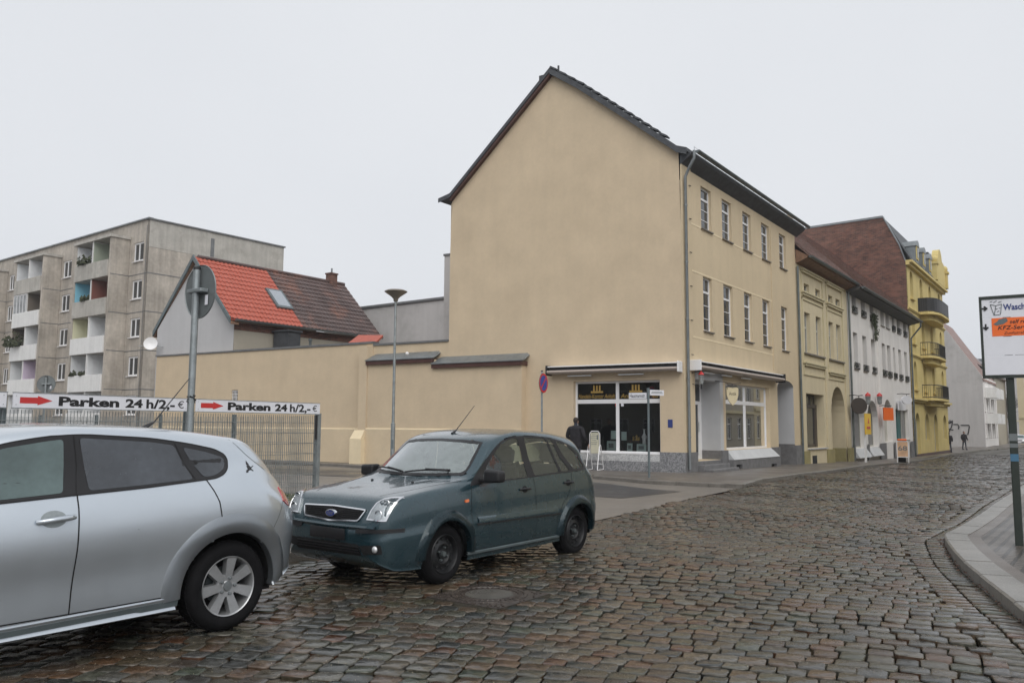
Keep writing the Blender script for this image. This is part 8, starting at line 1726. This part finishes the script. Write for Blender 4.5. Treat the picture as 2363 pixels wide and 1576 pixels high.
# ================================================================== people
def person(label, P0, z0, yaw, h=1.74, coat='cloth', legs='jeans', hood=False, stride=0.0, arm=.15, width=1.0, group=None, head='hair', long=.0, gaze=0):
    """continuous skinned figure in a coat, facing local -y"""
    t = thing('person', label, 'person', (P0[0], P0[1], z0), yaw, group); s = h/1.74
    def skin(pts, edges, rad, name, m, root=0, sub=2):
        me = bpy.data.meshes.new(name); me.from_pydata([tuple(Vector(p)*s) for p in pts], edges, []); o = link(bpy.data.objects.new(name, me)); sk = o.modifiers.new('skin', 'SKIN'); sk.use_smooth_shade = True
        for i, r in enumerate(rad): me.skin_vertices[0].data[i].radius = (r[0]*s, r[1]*s) if isinstance(r, tuple) else (r*s, r*s)
        me.skin_vertices[0].data[root].use_root = True; ss = o.modifiers.new('sub', 'SUBSURF'); ss.levels = ss.render_levels = sub
        bpy.context.view_layer.update(); m2 = bpy.data.meshes.new_from_object(o.evaluated_get(bpy.context.evaluated_depsgraph_get())); bpy.data.objects.remove(o); bpy.data.meshes.remove(me)
        m2.materials.clear(); m2.materials.append(M[m]); m2.polygons.foreach_set('use_smooth', [True]*len(m2.polygons)); m2.name = name; q = link(bpy.data.objects.new(name, m2)); q.parent = t; return q
    st = stride
    P = [(0, 0, .94), (0, -.01, 1.12), (0, .0, 1.32), (0, .01, 1.44), (0, .005, 1.52), (0, -.01, 1.60), (0, -.015, 1.70),
         (.10, 0, .86), (.105, -st*.5, .50), (.10, -st+.02, .09), (.10, -st-.12, .045),
         (-.10, 0, .86), (-.105, st*.4, .50), (-.10, st+.04, .11), (-.10, st-.09, .045)]
    E_ = [(0, 1), (1, 2), (2, 3), (3, 4), (4, 5), (5, 6), (0, 7), (7, 8), (8, 9), (9, 10), (0, 11), (11, 12), (12, 13), (13, 14)]
    rad = [(.15, .11), (.15, .11), (.17, .11), (.09, .08), .055, (.075, .09), (.06, .075), .085, .062, .045, .045, .085, .062, .045, .045]
    skin(P, E_, rad, 'body', legs)
    # head skin, hair / hat
    mb = MB(); mb.ball((0, -.025, 1.625*1), (.076, .096, .115), 16, 12); mb.ball((0, -.122, 1.61), (.014, .02, .022), 8, 6); mb.ball((.078, -.01, 1.615), (.014, .024, .032), 8, 6); mb.ball((-.078, -.01, 1.615), (.014, .024, .032), 8, 6)
    mb.v = [tuple(Vector(v)*s) for v in mb.v]; f_ = mb.build('head', M['skin'], t, None, smooth=80)
    mb = MB(); mb.box(-.035, -.018, -.119, -.112, 1.633, 1.641); mb.box(.018, .035, -.119, -.112, 1.633, 1.641); mb.box(-.022, .022, -.119, -.110, 1.568, 1.574); mb.v = [tuple(Vector(v)*s) for v in mb.v]; mb.build('face_features', M['hair'], t, None)
    mb = MB(); mb.ball((0, .0, 1.655), (.088, .105, .105), 16, 10); mb.v = [tuple(Vector(v)*s) for v in mb.v]; mb.build('hair' if not hood else 'hood', M[head], t, None, smooth=80)
    # coat with sleeves
    lo = .62-long; W_ = width
    Pc = [(0, 0, lo+.06), (0, 0, .95), (0, -.005, 1.18), (0, .01, 1.38), (0, .005, 1.48),
          (.19*W_, .01, 1.39), (.25*W_, -.0+arm*.1, 1.12), (.25*W_, -arm, .90), (-.19*W_, .01, 1.39), (-.25*W_, .0+arm*.1, 1.12), (-.25*W_, -arm, .90)]
    rc = [(.19*W_, .15), (.18*W_, .14), (.19*W_, .14), (.15*W_, .11), (.075, .075), (.085, .085), (.07, .07), (.055, .055), (.085, .085), (.07, .07), (.055, .055)]
    skin(Pc, [(0, 1), (1, 2), (2, 3), (3, 4), (3, 5), (5, 6), (6, 7), (3, 8), (8, 9), (9, 10)], rc, 'coat', coat, root=2)
    # hands with fingers
    for sg in (-1, 1):
        b0 = Vector((sg*.25*W_, -arm-.01, .86)); pts = [b0, b0+Vector((0, -.015, -.05))]; ed = [(0, 1)]; rd = [.022, (.026, .017)]
        for k in range(4): a = len(pts); o_ = (k-1.5)*.016; pts += [b0+Vector((0, o_-.012, -.075)), b0+Vector((-sg*.004, o_-.014, -.105)), b0+Vector((-sg*.016, o_-.014, -.125+abs(k-1.3)*.008))]; ed += [(1, a), (a, a+1), (a+1, a+2)]; rd += [.009, .008, .007]
        a = len(pts); pts += [b0+Vector((0, -.035, -.045)), b0+Vector((-sg*.004, -.048, -.075))]; ed += [(1, a), (a, a+1)]; rd += [.010, .008]
        skin([tuple(p) for p in pts], ed, rd, 'hand', 'skin', sub=1)
    # shoes
    for sg, yy in ((1, -st), (-1, st+.03)):
        mb = MB(); mb.box(sg*.10-.045, sg*.10+.045, yy-.19, yy+.07, .0, .075, .03); mb.v = [tuple(Vector(v)*s) for v in mb.v]; mb.build('shoe', M['black'], t, None, smooth=60)
    return t
# man looking into the shop window
_x, _ = FV.P(1329, 1040, -1.15); pm = sxy(FV, _x, -1.15, .1)
person('man in a dark puffy coat with his back turned, looking into the gable shop window', V2(pm), .1, R(148), 1.72, stride=.04, arm=.30, width=1.25, long=.05)
p = G(2191, 1043.5, .1); person('person in a dark coat walking on the far pavement, left one of a pair', V2(p), p.z, R(175), 1.72, stride=.14, arm=.05, width=1.15)
p = G(2226, 1037.5, .1); person('person in a black jacket and jeans walking on the far pavement, right of a pair', V2(p), p.z, R(10), 1.76, stride=.1, width=1.15)
M['coatpale'] = mat('pale_coat', (.42, .36, .34), .9); M['coatblue'] = mat('blue_coat', (.03, .035, .06), .9); M['coatgrey'] = mat('grey_coat', (.05, .05, .055), .9)
for px_, py_, c, lb in ((2271, 1023, 'coatpale', 'distant pedestrian in a pale jacket, leftmost of the far group'), (2285, 1021, 'cloth', 'distant pedestrian in black, second from the left of the far group'), (2295, 1020.5, 'coatblue', 'distant pedestrian in dark blue, middle of the far group'), (2303, 1020, 'coatgrey', 'distant pedestrian in dark grey, right end of the far group')):
    p = G(px_, py_, .1); person(lb, V2(p), p.z, R(px_ % 7*50), 1.72, coat=c, stride=.08, width=1.15, group='distant pedestrians by the shop fronts')
# ---------------- far white car
def build_far():
    xs = list(np.arange(0, 4.2, .12))+[4.2]; w = [(0, .62), (.1, .74), (.4, .82), (3.7, .82), (4.1, .74), (4.2, .6)]
    z7 = [(0, .55), (.1, .68), (.9, .82), (1.2, .88), (3.3, .92), (4.0, .88), (4.2, .6)]; zt = [(0, .58), (.1, .72), (1.0, .90), (1.7, 1.34), (2.1, 1.40), (3.1, 1.38), (3.7, 1.0), (4.1, .9), (4.2, .62)]
    L_ = [([(0, 0), (4.2, 0)], [(0, .25), (4.2, .25)]), (w, [(0, .26), (4.2, .26)]), (w, [(0, .45), (4.2, .45)]), ([(a, b*.97) for a, b in w], z7),
          ([(0, .4), (1.0, .66), (1.7, .58), (3.1, .58), (3.7, .62), (4.2, .4)], [(0, .57), (.1, .71), (1.0, .89), (1.7, 1.28), (2.1, 1.33), (3.1, 1.31), (3.7, .97), (4.2, .61)]), ([(0, 0), (4.2, 0)], zt)]
    B = Body(xs, L_, 3, lin=(0,)); p = G(2352, 1028, 0); t = thing('car', 'small white car driving towards the camera far down the street', 'car', (p.x-1.0, p.y, gz(p.y)), R(90-32)); t.location = (p.x, p.y, gz(p.y)); G_ = []
    ws = [(-.6, .93), (.6, .93), (.52, 1.25), (-.52, 1.25)]; mb = MB(); B.drape(mb, ws, 'F', off=.01, res=.15, edge=0); G_.append((mb, 'windscreen', 'fogpane'))
    for ax in 'LR': mb = MB(); B.drape(mb, [(1.35, .93), (1.75, 1.25), (3.05, 1.25), (3.45, .97)], ax, off=.01, res=.15, edge=0); G_.append((mb, 'side_windows', 'pane'))
    for sg in (-1, 1):
        mb = MB(); B.drape(mb, [(sg*.38, .58), (sg*.66, .58), (sg*.66, .69), (sg*.38, .69)], 'F', off=.012, res=.1, edge=0); G_.append((mb, 'headlight', 'lampin'))
    mb = MB(); B.drape(mb, [(-.34, .58), (.34, .58), (.34, .68), (-.34, .68)], 'F', off=.01, res=.1, edge=0); G_.append((mb, 'grille', 'seam')); mb = MB(); B.drape(mb, [(-.6, .32), (.6, .32), (.62, .46), (-.62, .46)], 'F', off=.015, res=.1, edge=0); G_.append((mb, 'bumper', 'trim')); mb = MB(); mb.box(-.05, -.02, -.26, .26, .36, .46); G_.append((mb, 'number_plate', 'signwhite'))
    B.make('body', M['whitecar'], t)
    for mb, nm, mt in G_: mb.build(nm, M[mt], t, None)
    for x in (.75, 3.3):
        for sg in (-1, 1): wheel(t, x, sg*.80, .30, 'steel', sg, .18)
build_far()
# ---------------- far end of the street and the opposite side
def block(label, F, xa, xb, y0, dep_, z0, z1, m, nf, roof='slate', cat='building', rows=None, arch=False):
    t = thing('town_house', label, cat, tuple(F.M @ Vector(((xa+xb)/2, y0, z0))), F.ang); H = []; k = max(2, int((xb-xa)/2.4)); fh_ = (z1-z0-.5)/nf
    for f in range(nf):
        for i in range(k): c = xa+(xb-xa)*(i+.5)/k; H.append((c-.55, c+.55, z0+fh_*f+1.0, z0+fh_*f+fh_*.86, None, .2))
    mb = MB(); wall(mb, xa, xb, z0-.5, z1, H, y=y0, depth=.2); mb.add([(xa, y0, z0-.5), (xa, y0+dep_, z0-.5), (xa, y0+dep_, z1), (xa, y0+dep_/2, z1+dep_*.35), (xa, y0, z1)], [(0, 1, 2, 3, 4)]); mb.add([(xb, y0, z0-.5), (xb, y0+dep_, z0-.5), (xb, y0+dep_, z1), (xb, y0+dep_/2, z1+dep_*.35), (xb, y0, z1)], [(0, 1, 2, 3, 4)]); mb.build('wall', M[m], t, F)
    for h in H: window(t, F, h[0], h[1], h[2], h[3], y=y0+.12, fr='pvc', fw=.07, mull=2, trans=.7, y0=y0)
    mb = MB(); mb.hexa([(xa-.2, y0-.4, z1-.15), (xb+.2, y0-.4, z1-.15), (xb+.2, y0+dep_/2, z1+dep_*.36), (xa-.2, y0+dep_/2, z1+dep_*.36), (xa-.2, y0-.4, z1), (xb+.2, y0-.4, z1), (xb+.2, y0+dep_/2, z1+dep_*.38), (xa-.2, y0+dep_/2, z1+dep_*.38)]); mb.hexa([(xa-.2, y0+dep_+.4, z1-.15), (xb+.2, y0+dep_+.4, z1-.15), (xb+.2, y0+dep_/2, z1+dep_*.36), (xa-.2, y0+dep_/2, z1+dep_*.36), (xa-.2, y0+dep_+.4, z1), (xb+.2, y0+dep_+.4, z1), (xb+.2, y0+dep_/2, z1+dep_*.38), (xa-.2, y0+dep_/2, z1+dep_*.38)]); mb.build('roof', M[roof], t, F)
    for z_ in (z1-.25, z0+fh_): mb = MB(); mb.box(xa, xb, y0-.15, y0-.003, z_-.12, z_+.12); mb.build('cornice', M['creamtrim'], t, F)
    return t
# opposite side: facades face the street (north-west)
r0 = rkf*0+Vector(V2(rk[0]))
OF = Frame(V2(r0+AN*4.2+AX*0), R(90-37.9+180))    # x runs back towards the camera, y away from the street
block('cream three storey house on the near side of the street, right of the picture', OF, -17, -1.5, 0, 10, 0, 9.5, 'cream', 3)
block('yellow three storey house on the near side of the street beyond the cream one', OF, -33, -17.2, 0, 10, -.3, 10.5, 'yellow', 3, 'tiledark')
block('taupe three storey house on the near side, third from the crossing', OF, -49, -33.2, 0, 10, -.5, 10.0, 'taupe', 3)
block('long cream house on the near side, fourth from the crossing', OF, -72, -49.2, 0, 10, -.5, 11.0, 'cream', 3, 'tiledark')
CPF = Frame((-52, 20), math.atan2(-.82, .57)+R(0)); block('grey brown house behind the camera to the left, added unseen to darken the gable window reflection', CPF, -2, 40, 0, 10, 0, 11, 'taupe', 4)  # unseen house, added so the gable shop window reflects a dark front
# right side of the far bend, seen at the right edge
d = ray(2352, 985); e0 = Vector((d.x, d.y))*(112/d.y); EF = Frame((e0.x, e0.y), R(-38))
block('cream house with cornices at the far bend, seen right of the sign post', EF, 0, 14, 0, 12, -.2, 10.2, 'cream', 3)
# long modern row past the grey gable
d = ray(2268, 1018); s0 = Vector((d.x, d.y))*(98/d.y); d = ray(2308, 1008); s1 = Vector((d.x, d.y))*(150/d.y); dd = (s1-s0); GF = Frame((s0.x, s0.y), math.atan2(dd.y, dd.x))
block('pale three storey row with white bays, beyond the grey gable', GF, 0, dd.length, 0, 10, -.4, 9.0, 'white', 3)
d = ray(2322, 1000); q0 = Vector((d.x, d.y))*(190/d.y); QF = Frame((q0.x, q0.y), R(-32))
block('grey building closing the view at the end of the street', QF, -22, 30, 0, 12, 0, 14, 'greywall', 4)
# leafless trees at the far end
M['bark'] = mat('bark', (.09, .08, .07), .9, var=.2)
def tree(P0, z0, h, label, seed):
    t = thing('bare_tree', label, 'tree', (P0[0], P0[1], z0)); F = Frame(P0, 0); q = random.Random(seed); mb = MB(); tr = MB()
    tr.tube([(0, 0, z0-.2), (.1, 0, z0+h*.2), (.0, .1, z0+h*.4)], [.22, .17, .13], 8); tr.build('trunk', M['bark'], t, F, smooth=50)
    def br(p, d, l, r, dep):
        e = p+d*l; mb.tube([p, e], [r, r*.6], 4, False)
        if dep:
            for k in range(4): br(p.lerp(e, q.uniform(.35, 1)), (d+Vector((q.gauss(0, .55), q.gauss(0, .55), q.gauss(.15, .3)))).normalized(), l*.66, r*.55, dep-1)
    for k in range(5): a = 6.28*k/5; br(Vector((0, .1, z0+h*.38)), Vector((math.cos(a)*.5, math.sin(a)*.5, .9)).normalized(), h*.26, .10, 4)
    mb.build('crown', M['bark'], t, F)
for px_, Y, h, lb, sd_ in ((2318, 150, 9, 'leafless street tree at the far end of the street, left one', 3), (2329, 165, 10, 'leafless street tree at the far end of the street, right one', 5)): d = ray(px_, 1000); tree((d.x*Y/d.y, Y), -.2, h, lb, sd_)
# haze over the whole place
hz = bpy.data.materials.new('haze'); hz.use_nodes = True; n = hz.node_tree.nodes; n.remove(n['Principled BSDF']); pv = n.new('ShaderNodeVolumePrincipled'); pv.inputs['Color'].default_value = (.86, .88, .92, 1); pv.inputs['Density'].default_value = .0007; pv.inputs['Anisotropy'].default_value = .2
hz.node_tree.links.new(pv.outputs[0], n['Material Output'].inputs['Volume'])
if True:
    mb = MB(); mb.box(-1000, 1300, -260, 1600, -2.2, 24); tag(mb.build('haze', hz), 'thin grey winter haze over the street', 'haze', kind='stuff')
